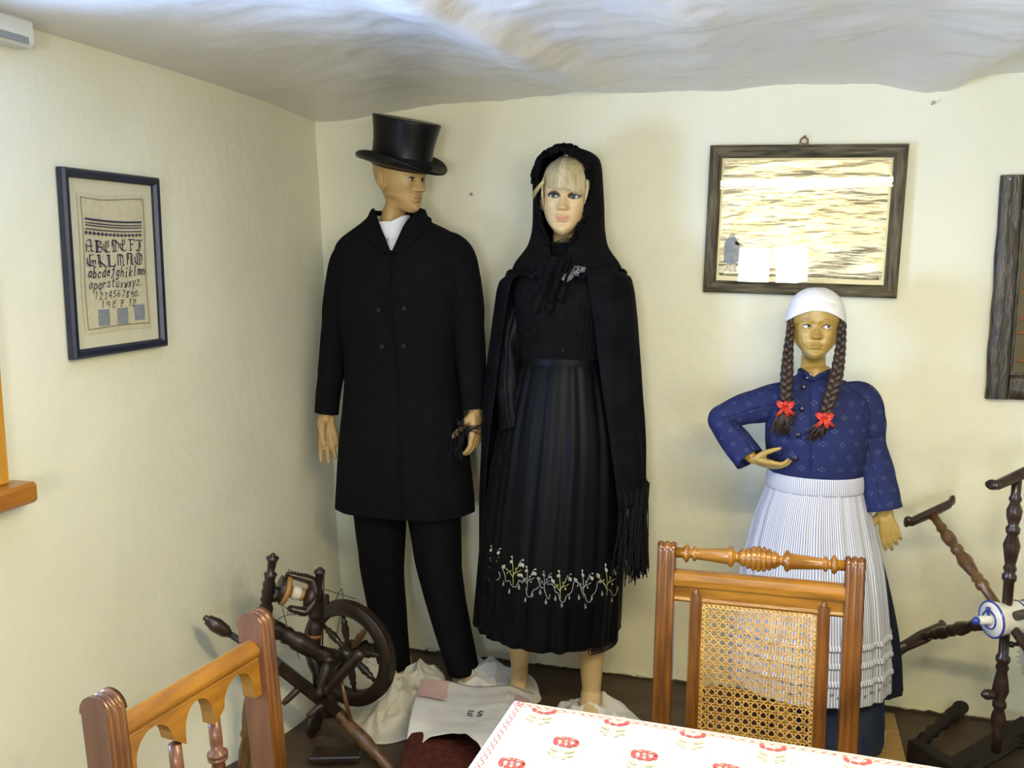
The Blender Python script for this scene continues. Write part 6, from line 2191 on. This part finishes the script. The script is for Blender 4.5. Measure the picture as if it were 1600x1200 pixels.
def petal(cx, cy, rx, ry, ang, n=10, notch=0.0):
    out = []
    for q in np.linspace(0, 2 * math.pi, n, endpoint=False):
        x, y = rx * math.cos(q) * (1 - notch * math.cos(3 * q)), ry * math.sin(q)
        out.append((cx + x * math.cos(ang) - y * math.sin(ang), cy + x * math.sin(ang) + y * math.cos(ang)))
    return out
def rose(ca, cb, cut=-1.0):
    mb = MB()
    for q, r, s in ((0.2, 0.015, 1.0), (1.0, 0.014, 1.0), (1.8, 0.014, 0.9), (2.6, 0.015, 1.0), (3.5, 0.015, 1.0), (4.3, 0.013, 0.9), (5.1, 0.013, 0.9), (5.8, 0.015, 0.9)):
        if cb + r * 0.80 * math.sin(q) < cut:
            continue
        flat_poly(mb, petal(ca + r * 1.15 * math.cos(q), cb + r * 0.84 * math.sin(q), 0.0070 * s, 0.0042 * s, q + 1.57, 10, 0.15), 0, ZP + 0.0002)
    for q in ((0.6, 2.2, 3.9, 5.2) if cut < 0 else ()):
        flat_poly(mb, petal(ca + 0.0065 * math.cos(q), cb + 0.005 * math.sin(q), 0.0038, 0.0022, q + 1.57), 0, ZP + 0.0002)
    if cut < 0:
        flat_poly(mb, petal(ca, cb - 0.001, 0.0035, 0.0028, 0), 1, ZP + 0.0003)
    for s in ((-1, 1) if cut < 0 else ()):
        flat_poly(mb, petal(ca + s * 0.0075, cb - 0.0085, 0.0035, 0.0020, 0.3 * s), 1, ZP + 0.0003)
    flat_line(mb, [(ca, cb + 0.016), (ca + 0.001, cb + 0.034), (ca - 0.001, cb + 0.052)], 0.0016, 2, ZP)
    for s in (-1, 1):
        flat_poly(mb, petal(ca + s * 0.012, cb + 0.026, 0.0095, 0.0040, s * -0.55), 2, ZP + 0.0001)
        flat_poly(mb, petal(ca + s * 0.0135, cb + 0.038, 0.0085, 0.0034, s * -0.35), 2, ZP + 0.0001)
        flat_poly(mb, petal(ca + s * 0.009, cb + 0.046, 0.0055, 0.0026, s * -0.7), 2, ZP + 0.0001)
    return mb.build('rose_motif', [M['tc_red'], M['tc_pink'], M['tc_leaf']], cloth)
proto = rose(0.056 + step / 2, 0.104)
proto0 = rose(0.056, 0.016, 0.018)
for j in range(7):
    for i in range(11):
        aa = 0.056 + i * step - (step / 2 if j % 2 else 0)
        bb = 0.020 + 0.084 * j
        if aa < 0.02 or aa > TW - 0.03 or (i == 0 and j == 0) or (j == 1 and abs(aa - 0.056 - step / 2) < 1e-6):
            continue
        o = (proto if j else proto0).copy()
        COL.objects.link(o)
        o.parent = cloth
        BASE[o.name] = BASE[cloth.name]
        o.location = Vector(TP(aa, bb, 0) - (TP(0.056 + step / 2, 0.104, 0) if j else TP(0.056, 0.020, 0)))

# ================================================================== SPINNING WHEEL
sp = thing('spinning_wheel', (0.30, -0.78, 0.0), 'small dark wooden spinning wheel in front of the man mannequin', 'spinning wheel')
DK = M['darkwood']
hub = PY(545, 1020, -0.66)
wn = np.array((-0.20, -0.98, 0.0)); wn /= np.linalg.norm(wn)
wl = np.array((-wn[1], wn[0], 0.0))
WRr = 0.166
def ring_mesh(mb, c, l, n, prof, nseg=64):
    rows = []
    for r, d in prof:
        rows.append([c + (l * math.cos(q) + np.array((0, 0, 1.0)) * math.sin(q)) * r + n * d for q in np.linspace(0, 2 * math.pi, nseg, endpoint=False)])
    rows.append(rows[0])
    mb.grid(rows, closed_u=True)
mb = MB()
ring_mesh(mb, hub, wl, wn, [(WRr - 0.044, -0.014), (WRr - 0.044, 0.014), (WRr - 0.038, 0.018), (WRr - 0.010, 0.018), (WRr - 0.004, 0.014), (WRr, 0.013), (WRr - 0.007, 0.006), (WRr - 0.004, 0.0), (WRr - 0.007, -0.006), (WRr, -0.013), (WRr - 0.004, -0.016), (WRr - 0.038, -0.018)])
mb.build('wheel_rim', DK, sp)
spoke_prof = [(0, 0.006), (0.10, 0.006), (0.16, 0.010), (0.22, 0.0065), (0.30, 0.010), (0.55, 0.0125), (0.68, 0.008), (0.74, 0.011), (0.80, 0.0065), (1, 0.006)]
for k in range(8):
    q = 2 * math.pi * k / 8 + 0.15
    d = wl * math.cos(q) + np.array((0, 0, 1.0)) * math.sin(q)
    mb = MB(); mb.turned(hub + d * 0.020, hub + d * (WRr - 0.042), spoke_prof, 14)
    mb.build('spoke', M['wornwood'] if k == 1 else DK, sp)
mb = MB(); mb.turned(hub - wn * 0.035, hub + wn * 0.040, [(0, 0.018), (0.1, 0.026), (0.3, 0.030), (0.5, 0.027), (0.7, 0.030), (0.9, 0.024), (1, 0.016)], 20); mb.build('hub', DK, sp)
ax_end = hub + wn * 0.13
mb = MB(); mb.turned(hub - wn * 0.09, ax_end, [(0, 0.008), (0.4, 0.008), (0.45, 0.012), (0.9, 0.012), (1, 0.009)], 14); mb.build('axle', M['blackmetal'], sp)
# uprights that carry the axle
base_c = PY(512, 1100, -0.74)
for a, b in ((hub + wn * 0.105 + np.array((0.01, 0, 0.035)), PY(498, 1090, -0.80)), (PY(566, 1018, -0.79), PY(505, 1085, -0.79))):
    mb = MB(); mb.turned(a, b, [(0, 0.010), (0.06, 0.017), (0.14, 0.018), (0.18, 0.013), (0.24, 0.018), (0.5, 0.016), (0.7, 0.019), (0.78, 0.013), (0.84, 0.018), (1, 0.014)], 18)
    mb.build('wheel_support', DK, sp)
# lower bar with grip, upper beam, maidens
mb = MB()
g0, g1, g2 = PY(319, 964, -0.985), PY(435, 1040, -0.86), PY(528, 1114, -0.73)
mb.turned(g0, PY(360, 992, -0.945), [(0, 0.005), (0.03, 0.009), (0.08, 0.006), (0.14, 0.014), (0.45, 0.021), (0.8, 0.018), (1, 0.009)], 18)
mb.build('grip', M['winderwood'], sp)
mb = MB(); mb.turned(PY(358, 990, -0.945), g1, [(0, 0.009), (1, 0.010)], 14); mb.build('tension_screw', DK, sp)
mb = MB()
d = g2 - g1; L = np.linalg.norm(d); d /= L
sd_ = np.cross(d, (0, 0, 1)); sd_ /= np.linalg.norm(sd_)
mb.obox((g1 + g2) / 2, d, sd_, np.cross(sd_, d), (L / 2 + 0.02, 0.030, 0.017), 0, 0.006); mb.build('bench', DK, sp)
mb = MB()
b0, b1 = PY(402, 968, -0.87), PY(520, 1032, -0.745)
mb.turned(b0, b1, [(0, 0.016), (0.06, 0.024), (0.30, 0.026), (0.33, 0.021), (0.37, 0.027), (0.45, 0.022), (0.50, 0.028), (0.72, 0.027), (0.76, 0.020), (0.86, 0.026), (0.97, 0.024), (1, 0.014)], 22)
mb.build('mother_beam', DK, sp)
mb = MB()
m0, m1 = PY(411, 985, -0.855), PY(427, 864, -0.855)
mb.turned(m0, m1, [(0, 0.014), (0.06, 0.017), (0.30, 0.021), (0.36, 0.014), (0.40, 0.020), (0.46, 0.016), (0.50, 0.020), (0.56, 0.016), (0.60, 0.019), (0.66, 0.014), (0.72, 0.018), (0.735, 0.019), (0.75, 0.010), (0.90, 0.0135), (0.925, 0.018), (0.945, 0.018), (0.955, 0.007), (0.975, 0.008), (1, 0.003)], 20)
mb.build('maiden', DK, sp)
mb = MB()
n0, n1 = PY(488, 1020, -0.755), PY(500, 887, -0.755)
mb.turned(n0, n1, [(0, 0.020), (0.10, 0.023), (0.30, 0.022), (0.36, 0.018), (0.39, 0.013), (0.42, 0.021), (0.48, 0.022), (0.52, 0.018), (0.56, 0.022), (0.62, 0.019), (0.66, 0.022), (0.72, 0.016), (0.76, 0.011), (0.92, 0.012), (0.94, 0.017), (0.97, 0.016), (0.98, 0.008), (1, 0.007)], 20)
mb.build('maiden', DK, sp)
mb = MB()
mb.turned(n0 + (n1 - n0) * 0.195, n0 + (n1 - n0) * 0.235, [(0, 0.0235), (0.5, 0.024), (1, 0.0235)], 20); mb.build('painted_band', M['orangeprint'], sp)
mb = MB(); mb.turned(PY(489, 1018, -0.755), PY(517, 1118, -0.755), [(0, 0.022), (0.15, 0.026), (0.3, 0.020), (0.6, 0.030), (0.85, 0.026), (1, 0.020)], 20); mb.build('main_post', DK, sp)
mb = MB(); mb.ball(PY(498, 1022, -0.77), (0.017, 0.017, 0.017), 9); mb.build('knob', DK, sp)
mb = MB(); mb.obox(PY(509, 938, -0.765), (1, 0.2, 0), (0, 1, 0), (0, 0, 1), (0.008, 0.010, 0.018), 0, 0.004); mb.build('leather_bearing', M['winderwood'], sp)
mb = MB(); mb.tube([PY(506, 890, -0.775), PY(505, 960, -0.775), PY(503, 1045, -0.775)], 0.0025, 6); mb.build('iron_pin', M['blackmetal'], sp)
# bobbin and flyer between the maidens
f0, f1 = PY(428, 918, -0.84), PY(492, 934, -0.77)
fd = f1 - f0; FL = np.linalg.norm(fd); fd /= FL
mb = MB(); mb.turned(f0 - fd * 0.02, f1 + fd * 0.02, [(0, 0.005), (1, 0.005)], 10); mb.build('spindle_shaft', M['blackmetal'], sp)
mb = MB(); mb.turned(f0 + fd * FL * 0.10, f0 + fd * FL * 0.20, [(0, 0.036), (0.1, 0.041), (0.4, 0.036), (0.6, 0.036), (0.9, 0.041), (1, 0.036)], 28); mb.build('whorl', DK, sp)
mb = MB(); mb.turned(f0 + fd * FL * 0.22, f0 + fd * FL * 0.72, [(0, 0.043), (0.14, 0.044), (0.22, 0.040), (0.3, 0.018), (0.75, 0.014), (0.88, 0.018), (0.92, 0.020), (1, 0.018)], 28); mb.build('bobbin', M['bobbinwood'], sp)
mb = MB(); mb.turned(f0 + fd * FL * 0.42, f0 + fd * FL * 0.66, [(0, 0.017), (0.3, 0.021), (0.7, 0.020), (1, 0.016)], 18); mb.build('yarn', M['linen'], sp)
mb = MB(); mb.turned(f0 + fd * FL * 0.74, f0 + fd * FL * 1.0, [(0, 0.014), (0.2, 0.030), (0.6, 0.034), (0.9, 0.026), (1, 0.016)], 22); mb.build('flyer_yoke', M['winderwood'], sp)
fside = np.cross(fd, (0, 0, 1)); fside /= np.linalg.norm(fside)
fup = np.cross(fside, fd)
fa = fup * 0.92 - fside * 0.25; fa /= np.linalg.norm(fa)
for s in (1, -1):
    pts = []
    for t in np.linspace(0, 1, 22):
        along = FL * (0.97 - 0.80 * t) if s > 0 else FL * (0.97 - 0.52 * t)
        r = 0.046 * min(1, (t / 0.22)) ** 0.6
        pts.append(f0 + fd * along + fa * s * r)
    mb = MB(); mb.tube(pts, np.interp(np.linspace(0, 1, 22), [0, 0.2, 0.9, 1], [0.026, 0.026, 0.019, 0.010]), 12, flat=(0.55, 1.15), up=tuple(fa))
    arm = mb.build('flyer_arm', M['winderwood'], sp)
    for k in range(7):
        p = pts[8 + 2 * k] + fa * s * 0.006
        mb = MB(); mb.tube([p, p + fa * s * 0.008, p + fa * s * 0.010 + fside * 0.004, p + fa * s * 0.006 + fside * 0.006], 0.0008, 5)
        mb.build('flyer_hook', M['wire'], arm)
# legs and treadle
leg2 = [(0, 0.014), (0.08, 0.019), (0.14, 0.013), (0.20, 0.018), (0.5, 0.022), (0.62, 0.017), (0.66, 0.021), (0.70, 0.014), (0.80, 0.018), (0.94, 0.014), (1, 0.011)]
for a, b, mt in ((PY(402, 1018, -0.895), PZ(378, 1212, 0.0), M['wornwood']), (PY(524, 1110, -0.74), PZ(622, 1214, 0.0), M['wornwood']), (PY(500, 1105, -0.72), PZ(486, 1150, 0.0), DK)):
    mb = MB(); mb.turned(a, b, leg2, 18); mb.build('leg', mt, sp)
for a, b in ((PY(470, 1073, -0.83), PY(442, 1100, -0.86)), (PY(505, 1100, -0.80), PY(480, 1120, -0.83))):
    mb = MB(); mb.turned(a, b, [(0, 0.008), (0.2, 0.011), (0.8, 0.010), (1, 0.007)], 14); mb.build('peg', M['winderwood'], sp)
mb = MB(); mb.tube([PY(532, 1060, -0.76), PY(540, 1095, -0.76), PY(548, 1125, -0.76)], [0.006, 0.007, 0.006], 8); mb.build('footman_rod', M['wornwood'], sp)
mb = MB()
tp = PZ(525, 1178, 0.03)
mb.obox(tp, (0.9, 0.3, 0), (-0.3, 0.9, 0), (0, 0, 1), (0.075, 0.035, 0.008), 0, 0.003); mb.build('treadle', DK, sp)
# loose wires and thread
for pts in ([PY(436, 938, -0.84), PY(450, 953, -0.84), PY(463, 959, -0.83), PY(450, 961, -0.84), PY(437, 966, -0.85), PY(428, 978, -0.86)],
            [PY(505, 958, -0.76), PY(520, 945, -0.75), PY(532, 922, -0.74), PY(535, 924, -0.74), PY(535, 945, -0.74), PY(524, 1000, -0.72)],
            [PY(462, 897, -0.80), PY(480, 897, -0.78), PY(486, 903, -0.77), PY(486, 915, -0.77)], [PY(440, 944, -0.84), PY(448, 975, -0.83), PY(468, 1030, -0.8)],
            [PY(505, 920, -0.77), PY(530, 928, -0.73), PY(556, 936, -0.69)]):
    mb = MB(); mb.tube(spline(pts, 24), 0.0012, 5); mb.build('loose_thread', M['wire'], sp)

# ================================================================== YARN WINDER AT THE RIGHT
wd = thing('yarn_winder', (2.25, -0.48, 0.0), 'dark turned-wood yarn winder with white and blue hub on the floor', 'yarn winder')
WH = PY(1572, 966, -0.50)
wax = np.array((-0.893, -0.45, 0.0)); wax /= np.linalg.norm(wax)        # axle, towards the viewer's left
wla = np.array((-0.45, 0.893, 0.0)); wla /= np.linalg.norm(wla)
ARM = 0.385
arm_prof = [(0, 0.013), (0.16, 0.013), (0.18, 0.018), (0.215, 0.018), (0.235, 0.013), (0.27, 0.017), (0.30, 0.013), (0.36, 0.0165), (0.46, 0.0215), (0.54, 0.013), (0.565, 0.0175), (0.60, 0.0175), (0.62, 0.012), (0.68, 0.018), (0.74, 0.0195), (0.80, 0.012), (0.83, 0.0165), (0.86, 0.012), (1, 0.0125)]
arm_prof = [(0, 0.012)] + [(0.05 + 0.95 * t, r) for t, r in arm_prof]
for k in range(6):
    q = math.pi / 3 * k
    d = np.array((0, 0, 1.0)) * math.cos(q) + wla * math.sin(q)
    end = WH + d * ARM
    mb = MB(); mb.turned(WH + d * 0.03, end, arm_prof, 18)
    mb.build('arm', M['wornwood'] if k == 1 else M['winderwood'], wd)
    # saddle crossbar
    cb = np.array((-0.78, -0.56, -0.28))
    t_ = np.cross(d, cb); t_ /= np.linalg.norm(t_)
    rows = []
    for s in np.linspace(-1, 1, 21):
        w = 0.021 - 0.006 * abs(s) + 0.004 * (abs(s) > 0.86)
        lift = 0.002 * abs(s) + (0.007 if abs(s) > 0.86 else 0)
        c = end + cb * s * 0.092 + d * (0.004 + lift)
        rows.append([c + t_ * w * math.cos(a) + d * 0.012 * math.sin(a) for a in np.linspace(0, 2 * math.pi, 14, endpoint=False)])
    mb = MB(); mb.grid(rows, closed_u=True, cap=True)
    mb.build('crossbar', M['basewood'] if k == 3 else M['winderwood'], wd)
# glazed hub
mb = MB()
mb.turned(WH - wax * 0.075, WH + wax * 0.050, [(0, 0.030), (0.05, 0.042), (0.35, 0.044), (0.6, 0.040), (0.80, 0.045), (0.92, 0.048), (0.97, 0.045), (1.0, 0.020)], 36)
hubm = mb.build('hub', M['ceramic'], wd)
for off, r, t_ in ((0.044, 0.0475, 0.0030), (0.051, 0.024, 0.0024), (-0.035, 0.0438, 0.0026), (-0.062, 0.0428, 0.0026)):
    c = WH + wax * off
    mb = MB(); mb.tube([c + (wla * math.cos(q) + np.array((0, 0, 1.0)) * math.sin(q)) * r for q in np.linspace(0, 2 * math.pi, 41)], t_, 6)
    mb.build('blue_ring', M['cobalt'], hubm)
mb = MB(); mb.turned(WH + wax * 0.048, WH + wax * 0.085, [(0, 0.016), (0.2, 0.013), (0.9, 0.011), (1, 0.009)], 18); mb.build('spigot', M['ceramic'], hubm)
mb = MB(); mb.ball(WH + wax * 0.090, (0.011, 0.011, 0.011), 9); mb.build('blue_knob', M['cobalt'], hubm)
mb = MB(); mb.turned(WH + wax * 0.054 + np.array((0, 0, 0.012)), WH + wax * 0.058 + np.array((0, 0, 0.036)), [(0, 0.004), (0.6, 0.0055), (0.9, 0.0065), (1, 0.003)], 12); mb.build('blue_peg', M['cobalt'], hubm)
# pegs
p = WH - np.array((0, 0, 1.0)) * 0.215 + wla * 0.0
mb = MB(); mb.turned(p, p + wax * 0.055 + np.array((0, 0, 0.004)), [(0, 0.008), (0.3, 0.008), (0.5, 0.014), (0.8, 0.014), (1, 0.006)], 14); mb.build('peg', M['winderwood'], wd)
# stand: axle, post, gear, base beams
pc = WH - wax * 0.150
mb = MB(); mb.turned(WH - wax * 0.07, WH - wax * 0.19, [(0, 0.012), (1, 0.012)], 14); mb.build('axle', M['blackmetal'], wd)
mb = MB(); mb.obox((pc[0], pc[1], (WH[2] + 0.06) / 2 + 0.02), wax, wla, (0, 0, 1), (0.020, 0.038, (WH[2] + 0.06) / 2 - 0.02), 0, 0.005); mb.build('stand_post', M['winderwood'], wd)
gc = np.array((pc[0], pc[1], 0)) + wax * 0.040 + np.array((0, 0, WH[2] - 0.135)) - wla * 0.0
out = []
NT = 24
for k in range(NT):
    for q, r in ((0.0, 0.048), (0.30, 0.050), (0.42, 0.060), (0.72, 0.060), (0.84, 0.050)):
        a = 2 * math.pi * (k + q) / NT
        out.append(gc + (wla * math.cos(a) + np.array((0, 0, 1.0)) * math.sin(a)) * r)
mb = MB(); mb.prism(out, wax * 0.018); mb.build('gear', M['ivory'], wd)
mb = MB(); mb.turned(gc - wax * 0.03, gc + wax * 0.035, [(0, 0.008), (0.9, 0.010), (1, 0.006)], 12); mb.build('gear_axle', M['blackmetal'], wd)
pk = PY(1592, 1006, -0.52)
mb = MB(); mb.turned(pk, pk + wax * 0.03, [(0, 0.006), (0.5, 0.005), (0.7, 0.009), (1, 0.006)], 12); mb.build('crank_peg', M['blackmetal'], wd)
def beam(a, b, w, h, name):
    a = np.array(a, float); b = np.array(b, float)
    d = b - a; L = np.linalg.norm(d); d /= L
    mb = MB(); mb.obox((a + b) / 2, d, np.cross(d, (0, 0, 1)), (0, 0, 1), (L / 2, w, h), 0, 0.005)
    return mb.build(name, M['basewood'], wd)
k0, k1 = PZ(1424, 1170, 0.035), PZ(1620, 1290, 0.035)
beam((k0[0], k0[1], 0.035), (k1[0], k1[1], 0.035), 0.022, 0.035, 'base_beam')
k2, k3 = PZ(1492, 1196, 0.06), PZ(1608, 1128, 0.06)
beam((k2[0], k2[1], 0.05), (k3[0], k3[1], 0.05), 0.026, 0.022, 'base_beam')
mb = MB(); mb.turned(PZ(1438, 1160, 0.055), PZ(1508, 1098, 0.03), [(0, 0.016), (0.1, 0.020), (0.18, 0.012), (0.26, 0.020), (0.36, 0.012), (0.46, 0.021), (0.56, 0.013), (0.66, 0.021), (0.8, 0.018), (0.9, 0.024), (1, 0.018)], 16); mb.build('base_spindle', M['basewood'], wd)
mb = MB(); mb.turned(PZ(1505, 1103, 0.03), PZ(1532, 1097, 0.03), [(0, 0.012), (0.5, 0.010), (0.8, 0.014), (1, 0.006)], 14); mb.build('base_knob', M['basewood'], wd)

# ================================================================== LINEN ON THE FLOOR AND THE STOOL
def crumple(x, y, seed, amp):
    a = nz((x * 4.2, y * 4.2, seed))
    warp_x, warp_y = x + 0.05 * nz((x * 6, y * 6, seed + 3)), y + 0.05 * nz((x * 6, y * 6, seed + 5))
    r1 = 1 - abs(nz((warp_x * 7.0, warp_y * 9.0, seed + 1))) * 2.2
    r2 = 1 - abs(nz((warp_x * 15.0 + 3, warp_y * 12.0, seed + 2))) * 2.4
    r3 = 1 - abs(nz((warp_x * 26.0 + 3, warp_y * 30.0, seed + 2))) * 2.4
    return amp * (0.40 + 0.5 * a + 0.60 * max(r1, 0) ** 1.5 + 0.34 * max(r2, 0) ** 1.3 + 0.10 * max(r3, 0))
def heap(name, outline, seed, amp, label, mat=None, n=(60, 130), core=0.0):
    """irregular crumpled cloth: outline = floor points round the heap"""
    o = np.array([p[:2] for p in outline])
    c = o.mean(0)
    loop = spline(np.vstack([o, o[:1]]), n[1])[:-1]
    rows = []
    for k, t in enumerate(np.linspace(0, 1, n[0])):
        row = []
        for p in loop:
            q = c * (1 - t) + p * t
            e = 1 - t ** 4
            z = 0.006 + crumple(q[0], q[1], seed, amp) * (e ** 0.6) + core * (1 - t) * 0.5
            if t > 0.97:
                z = 0.003
            row.append((q[0], q[1], max(z, 0.003)))
        rows.append(row)
    mb = MB(); mb.grid(rows, closed_u=True)
    o_ = mb.build(name, mat or M['linen'])
    s = o_.modifiers.new('s', 'SUBSURF'); s.levels = 1; s.render_levels = 1
    return tag(o_, label, 'cloth')
Zf = 0.03
heap('linen_cloth', [PZ(*q, Zf) for q in ((560, 1030), (608, 1030), (640, 1042), (690, 1050), (700, 1085), (668, 1120), (640, 1140), (596, 1150), (560, 1138), (540, 1110), (528, 1075))], 3.3, 0.085,
     'crumpled unbleached linen cloth on the floor beside the spinning wheel')
heap('linen_cloth', [PZ(*q, Zf) for q in ((706, 1064), (712, 1042), (750, 1036), (800, 1050), (832, 1062), (845, 1082), (810, 1096), (750, 1092), (712, 1084))], 8.1, 0.070,
     'crumpled pale linen cloth at the man mannequin\'s feet', M['towel'])
heap('linen_cloth', [PZ(*q, Zf) for q in ((868, 1102), (890, 1090), (926, 1082), (962, 1088), (1004, 1118), (1004, 1150), (950, 1160), (890, 1140))], 14.7, 0.055,
     'crumpled pale linen cloth round the woman mannequin\'s foot', M['towel'])

# stool with maroon upholstery; its corner shows under the towel
sc = PZ(672, 1136, 0.12)
st = thing('footstool', (sc[0] + 0.10, sc[1] - 0.19, 0.0), 'low stool with rough maroon upholstered top beside the table', 'stool')
sa = np.array((0.965, 0.26, 0)); sb = np.array((-0.26, 0.965, 0))
cc = np.array((sc[0], sc[1], 0)) + sa * 0.135 - sb * 0.19
rows = []
for r, z in ((0.0, 0.140), (0.5, 0.140), (0.8, 0.138), (0.93, 0.132), (0.985, 0.122), (1.0, 0.108), (1.0, 0.076), (0.96, 0.070)):
    row = []
    for q in np.linspace(0, 2 * math.pi, 72, endpoint=False):
        cx, sx_ = math.cos(q), math.sin(q)
        e = 0.32
        row.append(cc + sa * 0.20 * max(r, 0.001) * math.copysign(abs(cx) ** e, cx) + sb * 0.20 * max(r, 0.001) * math.copysign(abs(sx_) ** e, sx_) + np.array((0, 0, z)))
    rows.append(row)
mb = MB(); mb.grid(rows, closed_u=True, cap=True); mb.build('cushion', M['maroon'], st)
for i in (-1, 1):
    for j in (-1, 1):
        p = cc + sa * 0.15 * i + sb * 0.15 * j
        mb = MB(); mb.turned((p[0], p[1], 0), (p[0], p[1], 0.085), [(0, 0.012), (0.2, 0.018), (0.6, 0.016), (1, 0.022)], 14); mb.build('leg', M['winderwood'], st)

# linen towel spread from the floor heap over the stool's edge
def TW_(a, b):
    """towel surface: a left to right, b far to near"""
    A, B = PZ(657, 1066, 0.100), PZ(835, 1072, 0.10)
    Cn, D = PZ(792, 1196, 0.235), PZ(632, 1158, 0.150)
    p = A * (1 - a) * (1 - b) + B * a * (1 - b) + Cn * a * b + D * (1 - a) * b
    # scooped near edge
    p = p + (np.array((-0.01, 0.11, 0.0))) * b ** 3 * math.sin(math.pi * min(1, a * 1.25)) * 0.9
    z = p[2] + 0.020 * nz((p[0] * 5, p[1] * 5, 21)) + 0.012 * math.sin(7 * a + 3 * b) * (0.3 + b) + 0.006 * nz((p[0] * 16, p[1] * 16, 4)) - 0.03 * (a > 0.8) * (a - 0.8) * 5
    z -= 0.05 * float(sstep(0.70, 1.0, b) * sstep(0.22, 0.0, a))
    return np.array((p[0], p[1], z))
NA, NB_ = 70, 50
rows = [[TW_(a, b) for a in np.linspace(0, 1, NA)] for b in np.linspace(0, 1, NB_)]
mb = MB(); mb.grid(rows)
tw = solidify(tag(mb.build('linen_towel', M['towel']), 'flat linen towel with pink corner patch and stitched initials over the maroon stool', 'towel'), 0.0025, 1)
def patch(name, a0, a1, b0, b1, mat, lift=0.0035):
    mb = MB()
    mb.grid([[TW_(a, b) + (0, 0, lift) for a in np.linspace(a0, a1, 16)] for b in np.linspace(b0, b1, 14)])
    return mb.build(name, mat, tw)
patch('pink_patch', 0.015, 0.26, 0.02, 0.34, M['pinkpatch'])
patch('check_patch', 0.86, 0.985, 0.12, 0.38, M['check'])
for chh, a in (('E', 0.50), ('S', 0.585)):
    g = {'E': '58 08 00 50/04 44', 'S': '57 28 06 24 43 51 20 01'}[chh]
    mb = MB()
    for s_ in parse(g):
        pts = []
        for (x0, y0), (x1, y1) in zip(s_[:-1], s_[1:]):
            for q in np.linspace(0, 1, 5):
                x_, y_ = x0 + (x1 - x0) * q, y0 + (y1 - y0) * q
                pts.append(TW_(a + x_ / 6 * 0.055, 0.48 - y_ / 9 * 0.085) + (0, 0, 0.004))
        pts = [p for k, p in enumerate(pts) if k == 0 or np.linalg.norm(p - pts[k - 1]) > 1e-5]
        mb.tube(pts, 0.0016, 5)
    mb.build('stitched_initial', M['bluethread'], tw)
